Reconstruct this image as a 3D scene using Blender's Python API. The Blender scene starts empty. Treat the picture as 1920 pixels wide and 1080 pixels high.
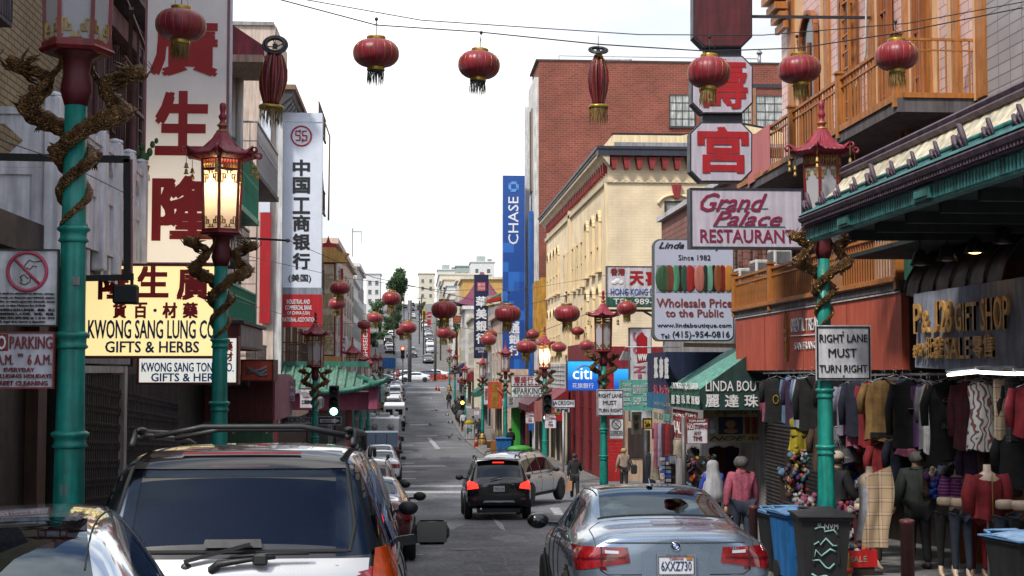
import bpy,bmesh,math,random
from math import sin,cos,pi,atan,radians,sqrt,hypot
from mathutils import Vector,Matrix,Euler
from mathutils.bvhtree import BVHTree
random.seed(7)
S=bpy.context.scene
C=S.collection
FX=2667.0
# ------------------------------------------------------------ camera
TH=atan(157/FX); PS=atan(185*cos(TH)/FX)
cd=bpy.data.cameras.new('camera'); cam=bpy.data.objects.new('camera',cd); C.objects.link(cam)
cd.sensor_width=36; cd.lens=FX/1920*36; cd.clip_start=.1; cd.clip_end=4000
cam.location=(0,0,0); cam.rotation_euler=Euler((pi/2+TH,0,-PS)); S.camera=cam
cd.dof.use_dof=False
CM=cam.rotation_euler.to_matrix()
# ------------------------------------------------------------ world,sun
SUN_EL,SUN_AZ=radians(50),radians(222)     # azimuth measured clockwise from the street direction (+Y)
w=bpy.data.worlds.new('World'); S.world=w; w.use_nodes=True
n=w.node_tree.nodes; l=w.node_tree.links; n.clear()
out=n.new('ShaderNodeOutputWorld')
sky=n.new('ShaderNodeTexSky'); sky.sky_type='NISHITA'; sky.sun_disc=False
sky.sun_elevation=SUN_EL; sky.sun_rotation=SUN_AZ
b1=n.new('ShaderNodeBackground'); b1.inputs[1].default_value=.13; l.new(sky.outputs[0],b1.inputs[0])
b2=n.new('ShaderNodeBackground'); b2.inputs[1].default_value=.98
tc=n.new('ShaderNodeTexCoord'); sep=n.new('ShaderNodeSeparateXYZ'); l.new(tc.outputs['Generated'],sep.inputs[0])
mp=n.new('ShaderNodeMapping'); mp.inputs['Scale'].default_value=(1,1,2.6); l.new(tc.outputs['Generated'],mp.inputs[0])
nz=n.new('ShaderNodeTexNoise'); nz.inputs['Scale'].default_value=2.3; nz.inputs['Detail'].default_value=8; nz.inputs['Roughness'].default_value=.55
l.new(mp.outputs[0],nz.inputs[0])
r1=n.new('ShaderNodeMapRange'); r1.interpolation_type='SMOOTHSTEP'; l.new(nz.outputs[0],r1.inputs[0]); r1.inputs[1].default_value=.43; r1.inputs[2].default_value=.6
r2=n.new('ShaderNodeMapRange'); r2.interpolation_type='SMOOTHSTEP'; l.new(sep.outputs[2],r2.inputs[0]); r2.inputs[1].default_value=.16; r2.inputs[2].default_value=.42; r2.inputs[3].default_value=1; r2.inputs[4].default_value=0
r3=n.new('ShaderNodeMapRange'); r3.interpolation_type='SMOOTHSTEP'; l.new(sep.outputs[1],r3.inputs[0]); r3.inputs[1].default_value=-.5; r3.inputs[2].default_value=.35
mh=n.new('ShaderNodeMath'); mh.operation='MULTIPLY'; l.new(r2.outputs[0],mh.inputs[0]); l.new(r3.outputs[0],mh.inputs[1]); r2=mh
mx=n.new('ShaderNodeMath'); mx.operation='MAXIMUM'; l.new(r1.outputs[0],mx.inputs[0]); l.new(r2.outputs[0],mx.inputs[1])
ms=n.new('ShaderNodeMath'); ms.operation='MULTIPLY'; ms.inputs[1].default_value=.97; l.new(mx.outputs[0],ms.inputs[0])
nz2=n.new('ShaderNodeTexNoise'); nz2.inputs['Scale'].default_value=3.1; nz2.inputs['Detail'].default_value=5; l.new(mp.outputs[0],nz2.inputs[0])
rr=n.new('ShaderNodeMapRange'); l.new(nz2.outputs[0],rr.inputs[0]); rr.inputs[1].default_value=.38; rr.inputs[2].default_value=.56
cr=n.new('ShaderNodeMix'); cr.data_type='RGBA'; l.new(rr.outputs[0],cr.inputs[0])
cr.inputs[6].default_value=(.60,.615,.63,1); cr.inputs[7].default_value=(1,.985,.95,1)
l.new(cr.outputs[2],b2.inputs[0])
mix=n.new('ShaderNodeMixShader'); l.new(ms.outputs[0],mix.inputs[0]); l.new(b1.outputs[0],mix.inputs[1]); l.new(b2.outputs[0],mix.inputs[2])
l.new(mix.outputs[0],out.inputs[0])
sd=bpy.data.lights.new('sun','SUN'); sd.energy=2.4; sd.angle=radians(8); sd.color=(1,.95,.87)
so=bpy.data.objects.new('sun',sd); C.objects.link(so)
sv=Vector((sin(SUN_AZ)*cos(SUN_EL),cos(SUN_AZ)*cos(SUN_EL),sin(SUN_EL)))
so.rotation_euler=sv.to_track_quat('Z','Y').to_euler()
vs=S.view_settings; vs.view_transform='Standard'; vs.look='None'; vs.gamma=1; vs.use_curve_mapping=False; vs.exposure=.72
S.cycles.max_bounces=6; S.cycles.transparent_max_bounces=12; S.cycles.use_denoising=True
S.cycles.caustics_reflective=False; S.cycles.caustics_refractive=False
# ------------------------------------------------------------ image -> world
def ray(px,py):
 return CM @ Vector(((px-960)/FX,(540-py)/FX,-1))
def PY(px,py,Y):d=ray(px,py); return d*(Y/d.y)
def PX(px,py,X):d=ray(px,py); return d*(X/d.x)
DR=[(-40,-1),(0,1.66),(10,2.27),(20,2.95),(30,3.55),(40,4.15),(50,4.6),(60,4.85),(75,5.1),(87,5.2),(100,5.35),(115,5.55),
      (130,5.35),(142,4.7),(155,3.75),(170,2.9),(190,2.0),(205,1.45),(222,.9),(240,-1.9),(267,-3.5),(350,-9.5),(510,-20),(600,-28.5),(680,-29),(900,-12),(1500,20)]
def _gr(y):
 for (a,b),(c,d) in zip(DR,DR[1:]):
  if y <=c:return b+(d-b)*(y-a)/(c-a)
 return DR[-1][1]
def gz(y):
 k=4.
 return -sum(_gr(y+o) for o in (-k,-k/2,0,k/2,k))/5
def GP(px,py,dz=0.):
 d=ray(px,py); lo,prev=3.,3.
 y=3.
 while y < 700:
  if d.z/d.y*y < gz(y)+dz:break
  y +=.5 if y < 120 else 1
 lo,hi=y-1,y
 for _ in range(20):
  m=(lo+hi)/2
  if d.z/d.y*m < gz(m)+dz:hi=m
  else:lo=m
 return d*(hi/d.y)
KB=[(-30,5.4),(20,5.0),(60,4.75),(90,4.35),(130,4.0),(155,3.7),(190,3.3),(240,3.3),(700,6)]
def kerb(y):
 for (a,b),(c,d) in zip(KB,KB[1:]):
  if y <=c:return b+(d-b)*(y-a)/(c-a)
 return KB[-1][1]
KL=[(-30,-1.95),(20,-2.0),(40,-2.3),(100,-2.75),(190,-3.3),(700,-6)]
def kerbl(y):
 for (a,b),(c,d) in zip(KL,KL[1:]):
  if y <=c:return b+(d-b)*(y-a)/(c-a)
 return -6
# ------------------------------------------------------------ materials
M={}
def lin(c):
 if isinstance(c,str):
  v=[int(c[i:i+2],16)/255 for i in (0,2,4)]
  return tuple(x/12.92 if x <=.04045 else ((x+.055)/1.055)**2.4 for x in v)
 return c
def mat(key,col=None,rough=.6,metal=0,var=.18,vs=3.,bump=0.,bs=40.,emit=0,coat=0,spec=.5,trans=0,alpha=1,sheen=0,stretch=None):
 if key in M:return M[key]
 if col is None:col=key
 c=lin(col)
 m=bpy.data.materials.new('m_'+key); M[key]=m; m.use_nodes=True
 nt=m.node_tree; N=nt.nodes; L=nt.links; b=N['Principled BSDF']
 b.inputs['Roughness'].default_value=rough; b.inputs['Metallic'].default_value=metal
 b.inputs['Base Color'].default_value=(*c,1); b.inputs['Specular IOR Level'].default_value=spec
 if coat:b.inputs['Coat Weight'].default_value=coat; b.inputs['Coat Roughness'].default_value=.03
 if emit:b.inputs['Emission Color'].default_value=(*c,1); b.inputs['Emission Strength'].default_value=emit
 if sheen:b.inputs['Sheen Weight'].default_value=sheen
 if alpha < 1:b.inputs['Alpha'].default_value=alpha
 if var or bump:
  t=N.new('ShaderNodeTexCoord'); src=t.outputs['Object']
  if stretch:
   q=N.new('ShaderNodeMapping'); q.inputs['Scale'].default_value=stretch; L.new(src,q.inputs[0]); src=q.outputs[0]
 if var:
  z=N.new('ShaderNodeTexNoise'); z.inputs['Scale'].default_value=vs; z.inputs['Detail'].default_value=7; z.inputs['Roughness'].default_value=.65
  L.new(src,z.inputs[0])
  mr=N.new('ShaderNodeMapRange'); mr.inputs[1].default_value=.3; mr.inputs[2].default_value=.7
  mr.inputs[3].default_value=1-var; mr.inputs[4].default_value=1+var*.5; L.new(z.outputs[0],mr.inputs[0])
  v=N.new('ShaderNodeVectorMath'); v.operation='SCALE'; v.inputs[0].default_value=c; L.new(mr.outputs[0],v.inputs['Scale'])
  L.new(v.outputs[0],b.inputs['Base Color'])
  r=N.new('ShaderNodeMapRange'); r.inputs[1].default_value=.3; r.inputs[2].default_value=.7
  r.inputs[3].default_value=min(1,rough+.1*(rough > .15)); r.inputs[4].default_value=max(0,rough-.08*(rough > .15)); L.new(z.outputs[0],r.inputs[0])
  L.new(r.outputs[0],b.inputs['Roughness'])
  if var >=.12 and metal < .8:
   q=N.new('ShaderNodeMapping'); q.inputs['Scale'].default_value=(5,5,.45); L.new(t.outputs['Object'],q.inputs[0])
   z2=N.new('ShaderNodeTexNoise'); z2.inputs['Scale'].default_value=2.2; z2.inputs['Detail'].default_value=6; L.new(q.outputs[0],z2.inputs[0])
   m2=N.new('ShaderNodeMapRange'); m2.inputs[1].default_value=.35; m2.inputs[2].default_value=.62; m2.inputs[3].default_value=1-min(.5,var*1.5); m2.inputs[4].default_value=1.04; L.new(z2.outputs[0],m2.inputs[0])
   v2=N.new('ShaderNodeVectorMath'); v2.operation='SCALE'; L.new(v.outputs[0],v2.inputs[0]); L.new(m2.outputs[0],v2.inputs['Scale']); L.new(v2.outputs[0],b.inputs['Base Color'])
 if bump:
  z=N.new('ShaderNodeTexNoise'); z.inputs['Scale'].default_value=bs; z.inputs['Detail'].default_value=4; L.new(src,z.inputs[0])
  bp=N.new('ShaderNodeBump'); bp.inputs['Strength'].default_value=bump; bp.inputs['Distance'].default_value=.02
  L.new(z.outputs[0],bp.inputs['Height']); L.new(bp.outputs[0],b.inputs['Normal'])
 return m
def brick_mat(key,c1,c2,mortar,bw=.22,bh=.075,ms=.012,axis='XZ',bump=.4,rough=.85,off=.5):
 m=bpy.data.materials.new('m_'+key); M[key]=m; m.use_nodes=True
 nt=m.node_tree; N=nt.nodes; L=nt.links; b=N['Principled BSDF']; b.inputs['Roughness'].default_value=rough
 t=N.new('ShaderNodeTexCoord'); g=N.new('ShaderNodeNewGeometry'); s=N.new('ShaderNodeSeparateXYZ'); L.new(t.outputs['Object'],s.inputs[0])
 sn=N.new('ShaderNodeSeparateXYZ'); L.new(t.outputs['Normal'],sn.inputs[0])
 ab=N.new('ShaderNodeMath'); ab.operation='ABSOLUTE'; L.new(sn.outputs[0],ab.inputs[0])
 gt=N.new('ShaderNodeMath'); gt.operation='GREATER_THAN'; gt.inputs[1].default_value=.6; L.new(ab.outputs[0],gt.inputs[0])
 mxx=N.new('ShaderNodeMix'); L.new(gt.outputs[0],mxx.inputs[0]); L.new(s.outputs[0],mxx.inputs[2]); L.new(s.outputs[1],mxx.inputs[3])
 cb=N.new('ShaderNodeCombineXYZ'); L.new(mxx.outputs[0],cb.inputs[0]); L.new(s.outputs[2],cb.inputs[1])
 k=N.new('ShaderNodeTexBrick'); L.new(cb.outputs[0],k.inputs[0]); k.offset=off
 k.inputs['Scale'].default_value=1; k.inputs['Brick Width'].default_value=bw; k.inputs['Row Height'].default_value=bh; k.inputs['Mortar Size'].default_value=ms
 k.inputs['Color1'].default_value=(*lin(c1),1); k.inputs['Color2'].default_value=(*lin(c2),1); k.inputs['Mortar'].default_value=(*lin(mortar),1)
 z=N.new('ShaderNodeTexNoise'); z.inputs['Scale'].default_value=.6; z.inputs['Detail'].default_value=8; L.new(t.outputs['Object'],z.inputs[0])
 mr=N.new('ShaderNodeMapRange'); mr.inputs[1].default_value=.3; mr.inputs[2].default_value=.7; mr.inputs[3].default_value=.75; mr.inputs[4].default_value=1.12; L.new(z.outputs[0],mr.inputs[0])
 v=N.new('ShaderNodeVectorMath'); v.operation='SCALE'; L.new(k.outputs[0],v.inputs[0]); L.new(mr.outputs[0],v.inputs['Scale'])
 L.new(v.outputs[0],b.inputs['Base Color'])
 bp=N.new('ShaderNodeBump'); bp.inputs['Strength'].default_value=bump; bp.inputs['Distance'].default_value=.02; bp.invert=True
 L.new(k.outputs['Fac'],bp.inputs['Height']); L.new(bp.outputs[0],b.inputs['Normal'])
 return m
def glass_mat(key,tint,rough=.01,refl=1.6,spec_col=(.9,.95,1)):
 m=bpy.data.materials.new('m_'+key); M[key]=m; m.use_nodes=True
 nt=m.node_tree; N=nt.nodes; L=nt.links; N.remove(N['Principled BSDF'])
 tr=N.new('ShaderNodeBsdfTransparent'); tr.inputs[0].default_value=(*tint,1)
 gl=N.new('ShaderNodeBsdfGlossy'); gl.inputs['Roughness'].default_value=rough; gl.inputs[0].default_value=(*spec_col,1)
 fr=N.new('ShaderNodeFresnel'); fr.inputs[0].default_value=refl
 mxs=N.new('ShaderNodeMixShader'); L.new(fr.outputs[0],mxs.inputs[0]); L.new(tr.outputs[0],mxs.inputs[1]); L.new(gl.outputs[0],mxs.inputs[2])
 L.new(mxs.outputs[0],N['Material Output'].inputs[0])
 return m
# ------------------------------------------------------------ mesh helpers
class MB:
 def __init__(s):s.v=[]; s.f=[]; s.sm=[]
 def add(s,vs,fs,smooth=False):
  o=len(s.v); s.v +=[tuple(p) for p in vs]
  for f in fs:s.f.append(tuple(i+o for i in f)); s.sm.append(smooth)
  return s
 def box(s,x0,x1,y0,y1,z0,z1):
  return s.add([(x0,y0,z0),(x1,y0,z0),(x1,y1,z0),(x0,y1,z0),(x0,y0,z1),(x1,y0,z1),(x1,y1,z1),(x0,y1,z1)],
                     [(0,3,2,1),(4,5,6,7),(0,1,5,4),(1,2,6,5),(2,3,7,6),(3,0,4,7)])
 def bbox(s,x0,x1,y0,y1,z0,z1,b=.02):
  # chamfered box (vertical and horizontal edges)
  b=min(b,(x1-x0)*.45,(y1-y0)*.45,(z1-z0)*.45)
  def ring(z,i):return [(x0+b+i,y0+i,z),(x1-b-i,y0+i,z),(x1-i,y0+b+i,z),(x1-i,y1-b-i,z),(x1-b-i,y1-i,z),(x0+b+i,y1-i,z),(x0+i,y1-b-i,z),(x0+i,y0+b+i,z)]
  R=ring(z0,b*.7)+ring(z0+b,0)+ring(z1-b,0)+ring(z1,b*.7)
  F=[tuple(range(7,-1,-1)),tuple(range(24,32))]
  for k in range(3):
   for i in range(8):a=k*8; j=(i+1) % 8; F.append((a+i,a+j,a+8+j,a+8+i))
  return s.add(R,F)
 def quad(s,a,b,c,d):return s.add([a,b,c,d],[(0,1,2,3)])
 def bar(s,a,b,w,h=None,up=(0,0,1)):
  h=h or w; a=Vector(a); b=Vector(b); t=(b-a).normalized(); u=Vector(up)
  if abs(t.dot(u)) > .98:u=Vector((0,1,0))
  r=t.cross(u).normalized()*w/2; q=r.cross(t).normalized()*h/2
  P=[a-r-q,a+r-q,a+r+q,a-r+q,b-r-q,b+r-q,b+r+q,b-r+q]
  return s.add(P,[(0,3,2,1),(4,5,6,7),(0,1,5,4),(1,2,6,5),(2,3,7,6),(3,0,4,7)])
 def tube(s,pts,rad,n=8,cap=True,smooth=True):
  P=[Vector(p) for p in pts]; m=len(P)
  if not hasattr(rad,'__len__'):rad=[rad]*m
  V=[]; prev=None
  for i,p in enumerate(P):
   t=(P[min(i+1,m-1)]-P[max(i-1,0)]).normalized()
   if prev is None:
    u=Vector((0,0,1)) if abs(t.z) < .9 else Vector((1,0,0)); a=t.cross(u).normalized()
   else:a=(prev-t*prev.dot(t)).normalized()
   prev=a; b=t.cross(a)
   for k in range(n):V.append(p+(a*cos(2*pi*k/n)+b*sin(2*pi*k/n))*rad[i])
  F=[]
  for i in range(m-1):
   for k in range(n):j=(k+1) % n; F.append((i*n+k,i*n+j,(i+1)*n+j,(i+1)*n+k))
  if cap:F.append(tuple(range(n-1,-1,-1))); F.append(tuple(range((m-1)*n,m*n)))
  return s.add(V,F,smooth)
 def lathe(s,prof,n=16,c=(0,0,0),sx=1,sy=1,mod=None,smooth=True,ph=0):
  V=[]
  for r,z in prof:
   for k in range(n):
    a=2*pi*k/n+ph; q=r*(mod(a,z) if mod else 1)
    V.append((c[0]+cos(a)*q*sx,c[1]+sin(a)*q*sy,c[2]+z))
  F=[]
  for i in range(len(prof)-1):
   for k in range(n):j=(k+1) % n; F.append((i*n+k,i*n+j,(i+1)*n+j,(i+1)*n+k))
  F.append(tuple(range(n-1,-1,-1))); F.append(tuple(range((len(prof)-1)*n,len(prof)*n)))
  return s.add(V,F,smooth)
 def ell(s,c,rx,ry,rz,n=12,m=8):
  return s.lathe([(max(1e-3,sin(pi*i/m)),-cos(pi*i/m)*rz) for i in range(m+1)],n,c,rx,ry)
 def prism(s,poly,a0,a1,ax='y'):
  # poly 2D (u,v),extruded along ax from a0 to a1
  f={'y':lambda u,v,a:(u,a,v),'x':lambda u,v,a:(a,u,v),'z':lambda u,v,a:(u,v,a)}[ax]
  k=len(poly); V=[f(u,v,a0) for u,v in poly]+[f(u,v,a1) for u,v in poly]
  F=[tuple(range(k)),tuple(range(2*k-1,k-1,-1))]+[(i,i+k,(i+1) % k+k,(i+1) % k) for i in range(k)]
  return s.add(V,F)
 def grid(s,fn,nu,nv,smooth=True,closed=False):
  V=[fn(i/nu,j/nv) for j in range(nv+1) for i in range(nu+1)]
  F=[(j*(nu+1)+i,j*(nu+1)+i+1,(j+1)*(nu+1)+i+1,(j+1)*(nu+1)+i) for j in range(nv) for i in range(nu)]
  return s.add(V,F,smooth)
 def mesh(s,name):
  me=bpy.data.meshes.new(name); me.from_pydata(s.v,[],s.f); me.polygons.foreach_set('use_smooth',s.sm); me.update()
  return me
def fixn(me):
 b=bmesh.new(); b.from_mesh(me); bmesh.ops.recalc_face_normals(b,faces=b.faces); b.to_mesh(me); b.free(); return me
def obj(name,mb,m,parent=None,loc=None,rz=0,norm=True,kind=None):
 me=mb.mesh(name) if isinstance(mb,MB) else mb
 if norm and isinstance(mb,MB):fixn(me)
 if m is not None and not me.materials:me.materials.append(m)
 o=bpy.data.objects.new(name,me); C.objects.link(o)
 if parent:o.parent=parent
 if loc is not None:o.location=loc
 if rz:o.rotation_euler.z=rz
 if name in ('fretwork','grille','tassel','piping'):kind='stuff'
 if kind:o['kind']=kind
 return o
def T(name,label,cat,loc=(0,0,0),rz=0,group=None):
 o=bpy.data.objects.new(name,None); C.objects.link(o); o.location=loc; o.rotation_euler.z=rz
 o.empty_display_size=.2
 o['label']=label; o['category']=cat
 if group:o['group']=group
 return o
def tag(o,label,cat,group=None):
 o['label']=label; o['category']=cat
 if group:o['group']=group
 return o
def struct(name,mb,m):return obj(name,mb,m,kind='structure')
def kids(o,lst):return lst.get(o,[])
REG={}
def dup(root,loc,rz=0,label=None,sc=None,group=None,swap=None):
 def cp(o,par):
  c=o.copy(); C.objects.link(c)
  if par:c.parent=par
  if swap and c.type=='MESH' and c.material_slots and c.material_slots[0].material in swap:
   c.material_slots[0].link='OBJECT'; c.material_slots[0].material=swap[o.material_slots[0].material]
  for ch in REG.setdefault(o,list(o.children)):cp(ch,c)
  return c
 r=cp(root,None); r.location=loc; r.rotation_euler=(0,0,rz)
 if sc is not None:r.scale=(sc,)*3 if not hasattr(sc,'__len__') else sc
 if label:r['label']=label
 if group:r['group']=group
 return r
# ------------------------------------------------------------ lettering
TC={}
TS=bpy.data.scenes.new('work')
def evalmesh(o,name='m'):
 TS.collection.objects.link(o); vl=TS.view_layers[0]; vl.update()
 me=bpy.data.meshes.new_from_object(o.evaluated_get(vl.depsgraph)); me.name=name
 bpy.data.objects.remove(o); return me
def tmesh(s,bold=0.,shear=0.,space=1.):
 k=(s,0,shear,space)
 if k in TC:return TC[k]
 c=bpy.data.curves.new('t','FONT'); c.body=s; c.size=1; c.offset=0; c.resolution_u=2; c.shear=shear; c.extrude=.5; c.space_character=space
 me=evalmesh(bpy.data.objects.new('t',c))
 V=[tuple(v.co) for v in me.vertices]; F=[tuple(p.vertices) for p in me.polygons]
 bpy.data.meshes.remove(me); bpy.data.curves.remove(c)
 if V:
  xs=[v[0] for v in V]; ys=[v[1] for v in V]; x0,x1,y0,y1=min(xs),max(xs),min(ys),max(ys)
  V=[((x-x0)/(x1-x0),(y-y0)/(y1-y0),z) for x,y,z in V]
 TC[k]=(V,F); return TC[k]
def lettering(s,box,y,m,parent,bold=.0,shear=0,rot=0,th=.012,space=1.,name='lettering',arc=0):
 """box u0,z0,u1,z1 on the plane y of parent, facing -y. rot=1: turned 90 degrees, reading upwards"""
 V,F=tmesh(s,bold,shear,space)
 if not V:return None
 u0,z0,u1,z1=box; mb=MB(); P=[]
 for a,b,c in V:
  if rot==1:a,b=1-b,a
  elif rot==-1:a,b=b,1-a
  P.append((u0+(u1-u0)*a,y-th/2-c*th,z0+(z1-z0)*b))
 if bold:
  q=bold*1.25*min(z1-z0,(u1-u0)/max(1,len(s))*1.5)*(.5 if len(s) > 2 and not rot else 1)
  if rot:q=bold*.6*(u1-u0)
  for k,(dx,dz) in enumerate(((1,1),(1,-1),(-1,1),(-1,-1))):
   mb.add([(x+dx*q*.7,y_-.0006*(k+1),z+dz*q*.7) for x,y_,z in P],F)
 mb.add(P,F)
 return obj(name,mb,m,parent,norm=False)
class Face:
 """vertical plane through p turned rz; local x = along the face, local -y = outward"""
 def __init__(s,p,rz=0):s.p=Vector(p); s.rz=rz; s.ux=Vector((cos(rz),sin(rz),0)); s.n=Vector((sin(rz),-cos(rz),0))
 def hit(s,px,py):
  d=ray(px,py); t=s.p.dot(s.n)/d.dot(s.n); return d*t
def FY(Y):return Face((0,Y,0),0)
def FR(X):return Face((X,0,0),-pi/2)
def FL(X):return Face((X,0,0),pi/2)
def sign(name,label,F,x0,y0,x1,y1,face,frame=None,fw=.04,depth=.15,texts=(),cat='sign',group=None,back=None,poly=None,emit=None,arms=None):
 """box sign whose front lies on the plane F and fills the pixel box"""
 a=F.hit(x0,(y0+y1)/2); b=F.hit(x1,(y0+y1)/2); c=F.hit((x0+x1)/2,y0); d=F.hit((x0+x1)/2,y1)
 mid=(a+b)/2; W=(b-a).length; z0,z1=d.z,c.z; H=z1-z0
 t=T(name,label,cat,(mid.x,mid.y,z0),F.rz,group)
 def loc(px,py):
  h=F.hit(px,py)-Vector((mid.x,mid.y,z0)); return h.dot(F.ux),h.z
 if poly:
  pl=[loc(*q) for q in poly]; cx=sum(p[0] for p in pl)/len(pl); cz=sum(p[1] for p in pl)/len(pl)
  fp=[(cx+(u-cx)*(1-fw/W*1.8),cz+(v-cz)*(1-fw/H*1.8)) for u,v in pl]
  obj('box',MB().prism(pl,.02,depth),frame or face,t)
  obj('panel',MB().prism(fp,-.0,.018),face,t)
 else:
  obj('panel',MB().box(-W/2+fw,W/2-fw,0,depth,fw,H-fw),face,t)
  if frame:
   f=MB(); e=-.015
   f.box(-W/2,-W/2+fw-.002,e,depth+.01,0,H).box(W/2-fw+.002,W/2,e,depth+.01,0,H)
   f.box(-W/2+fw,W/2-fw,e,depth+.005,H-fw+.002,H).box(-W/2+fw,W/2-fw,e,depth+.005,0,fw-.002)
   obj('frame',f,frame,t)
 for tx in texts:
  s,bx,m=tx[0],tx[1],tx[2]; kw=tx[3] if len(tx) > 3 else {}
  u0,v1=loc(bx[0],bx[1]); u1,v0=loc(bx[2],bx[3])
  lettering(s,(u0,v0,u1,v1),-.002,m,t,**kw)
 t['_w']=W; t['_h']=H
 del t['_w'],t['_h']
 return t,loc,W,H
#============================================================ground
mat('asphalt',(.18,.186,.2),.82,var=.45,vs=.35,bump=.35,bs=60,spec=.4)
mat('paint_white',(.46,.47,.48),.7,var=.7,vs=9)
mat('walk',(.20,.195,.19),.85,var=.35,vs=.8,bump=.3,bs=30)
mat('kerb',(.24,.235,.225),.85,var=.4,vs=1.5,bump=.3)
mat('joint',(.04,.04,.04),.9,var=.2)
mat('patch',(.14,.145,.155),.85,var=.3,vs=2,bump=.3,bs=60)
def strip(xa,xb,y0,y1,dz,nx=1,st=2.):
 n_=max(1,int((y1-y0)/st)); mb=MB()
 fa=xa if callable(xa) else (lambda y:xa); fb=xb if callable(xb) else (lambda y:xb)
 def fn(u,v):
  y=y0+(y1-y0)*v; return (fa(y)+(fb(y)-fa(y))*u,y,gz(y)+dz)
 return mb.grid(fn,nx,n_)
struct('road',strip(-90,110,-30,700,0,1,1.),M['asphalt'])
struct('terrain',strip(-900,900,-60,1400,-2.4,1,20),mat('terrain',(.05,.06,.035),.9,var=.4,vs=.05))
def walk(name,xa,xb,y0,y1,inner):
 mb=strip(xa,xb,y0,y1,.14,1,1.)
 n_=int((y1-y0)); k=inner
 def fn(u,v):
  y=y0+(y1-y0)*v; return (k(y),y,gz(y)-.05+u*.19)
 o=struct(name,mb,M['walk'])
 mk=MB()
 sg=1 if k is kerb else -1
 prev=None
 N_=max(2,n_)
 ring=[]
 for i in range(N_+1):
  y=y0+(y1-y0)*i/N_; x=k(y); z=gz(y)
  ring.append([(x-sg*.02,y,z-.1),(x-sg*.0,y,z+.135),(x+sg*.03,y,z+.146),(x+sg*.16,y,z+.146),(x+sg*.16,y,z+.05)])
 V=[p for r in ring for p in r]; F=[(i*5+j,i*5+j+1,i*5+5+j+1,i*5+5+j) for i in range(N_) for j in range(4)]
 F +=[(0,1,2,3,4),tuple(N_*5+q for q in (4,3,2,1,0))]
 mk.add(V,F); struct('kerb',mk,M['kerb'])
 for yy in (y0,y1):# end faces toward the cross streets
  z=gz(yy); a,b=(xa(yy) if callable(xa) else xa),(xb(yy) if callable(xb) else xb)
  struct('kerb',MB().box(min(a,b),max(a,b),yy-.08,yy+.08,z-.1,z+.143),M['kerb'])
 mj=MB(); y=y0+1.
 while y < min(y1-.5,120):
  a,b=(xa(y) if callable(xa) else xa),(xb(y) if callable(xb) else xb)
  mj.add([(a,y-.008,gz(y-.008)+.1445),(b,y-.008,gz(y-.008)+.1445),(b,y+.008,gz(y+.008)+.1445),(a,y+.008,gz(y+.008)+.1445)],[(0,1,2,3)]); y +=1.2
 obj('sidewalk_joint',mj,M['joint'],kind='structure')
walk('sidewalk',kerb,14.,-20,44.5,kerb)
walk('sidewalk',kerb,60.,59.5,183,kerb)
walk('sidewalk',kerb,40.,216,600,kerb)
walk('sidewalk',-14.,kerbl,-20,45,kerbl)
walk('sidewalk',-50.,kerbl,57,183,kerbl)
walk('sidewalk',-40.,kerbl,216,600,kerbl)
def mark(pts,m='paint_white',dz=.006,name='road_marking'):
 V=[GP(px,py) for px,py in pts]; V=[(v.x,v.y,gz(v.y)+dz) for v in V]
 return struct(name,MB().add(V,[tuple(range(len(V)))]),M[m])
for p in ([(800,821),(808,821),(826,842),(817,842)],[(801,825),(1,1)],):
 if len(p)==4:mark(p)
mark([(746,910),(880,910),(882,913.5),(746,913.5)]); mark([(744,921),(880,921),(882,925),(744,925)])
mark([(762,734),(838,734),(839,737.5),(760,737.5)]); mark([(764,726),(834,726),(834,727.5),(763,727.5)])
mark([(806,746),(809,746),(820,766),(817,766)])
mark([(780,817),(820,816),(820,818),(780,818)]); mark([(752,873),(830,872),(840,875),(752,876)])
mark([(768,796),(802,795),(802,797.5),(768,797.5)])
mark([(920,968),(942,982),(948,997),(936,990)]); mark([(1030,952),(1048,952),(1058,966),(1040,966)])
for y in (868,884,897,940,957,1020,1040):mark([(752,y),(752+24+(y-860)*.09,y-.5),(752+24+(y-860)*.09,y+1.2),(752,y+1.7)])
for y in (834,846):mark([(750,y),(774,y),(774,y+1.4),(750,y+1.4)])
for p in ([(860,1000),(905,1003),(900,1012),(862,1008)],[(845,935),(940,940),(935,945),(846,940)],[(790,850),(845,852),(843,860),(792,858)],
          [(770,770),(812,770),(812,777),(768,777)],[(870,1040),(990,1046),(980,1080),(868,1080)],[(1050,940),(1110,945),(1105,958),(1050,950)],[(1430,1040),(1500,1040),(1530,1080),(1450,1080)]):
 mark(p,'patch',.003,'asphalt_patch')
mb=MB()
for (x0,y0,x1,y1) in ((780,1020,930,1000),(900,960,960,1078),(845,880,900,960),(785,760,822,850),(800,740,790,850),(870,1010,905,1075),(760,960,830,955),(835,870,905,865)):
 for k in range(12):
  a=k/12; b=(k+1.02)/12
  pa=GP(x0+(x1-x0)*a+3*sin(k*2.3),y0+(y1-y0)*a); pb=GP(x0+(x1-x0)*b+3*sin((k+1)*2.3),y0+(y1-y0)*b)
  dd=(pb-pa); nn=Vector((-dd.y,dd.x,0)).normalized()*.011
  mb.add([(q.x,q.y,gz(q.y)+.005) for q in (pa-nn,pb-nn,pb+nn,pa+nn)],[(0,1,2,3)])
for px,py,r_ in ((872,1030,.36),(905,925,.34),(790,880,.34),(812,770,.36)):
 p=GP(px,py); o=struct('manhole_cover',MB().add([(r_*cos(2*pi*i/24),r_*sin(2*pi*i/24),0) for i in range(24)],[tuple(range(24))]),mat('manhole',(.05,.05,.05),.5,metal=.5,var=.4,vs=20,bump=.6,bs=80)); o.location=(p.x,p.y,gz(p.y)+.008); o.rotation_euler.x=math.atan(-.06)
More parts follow.
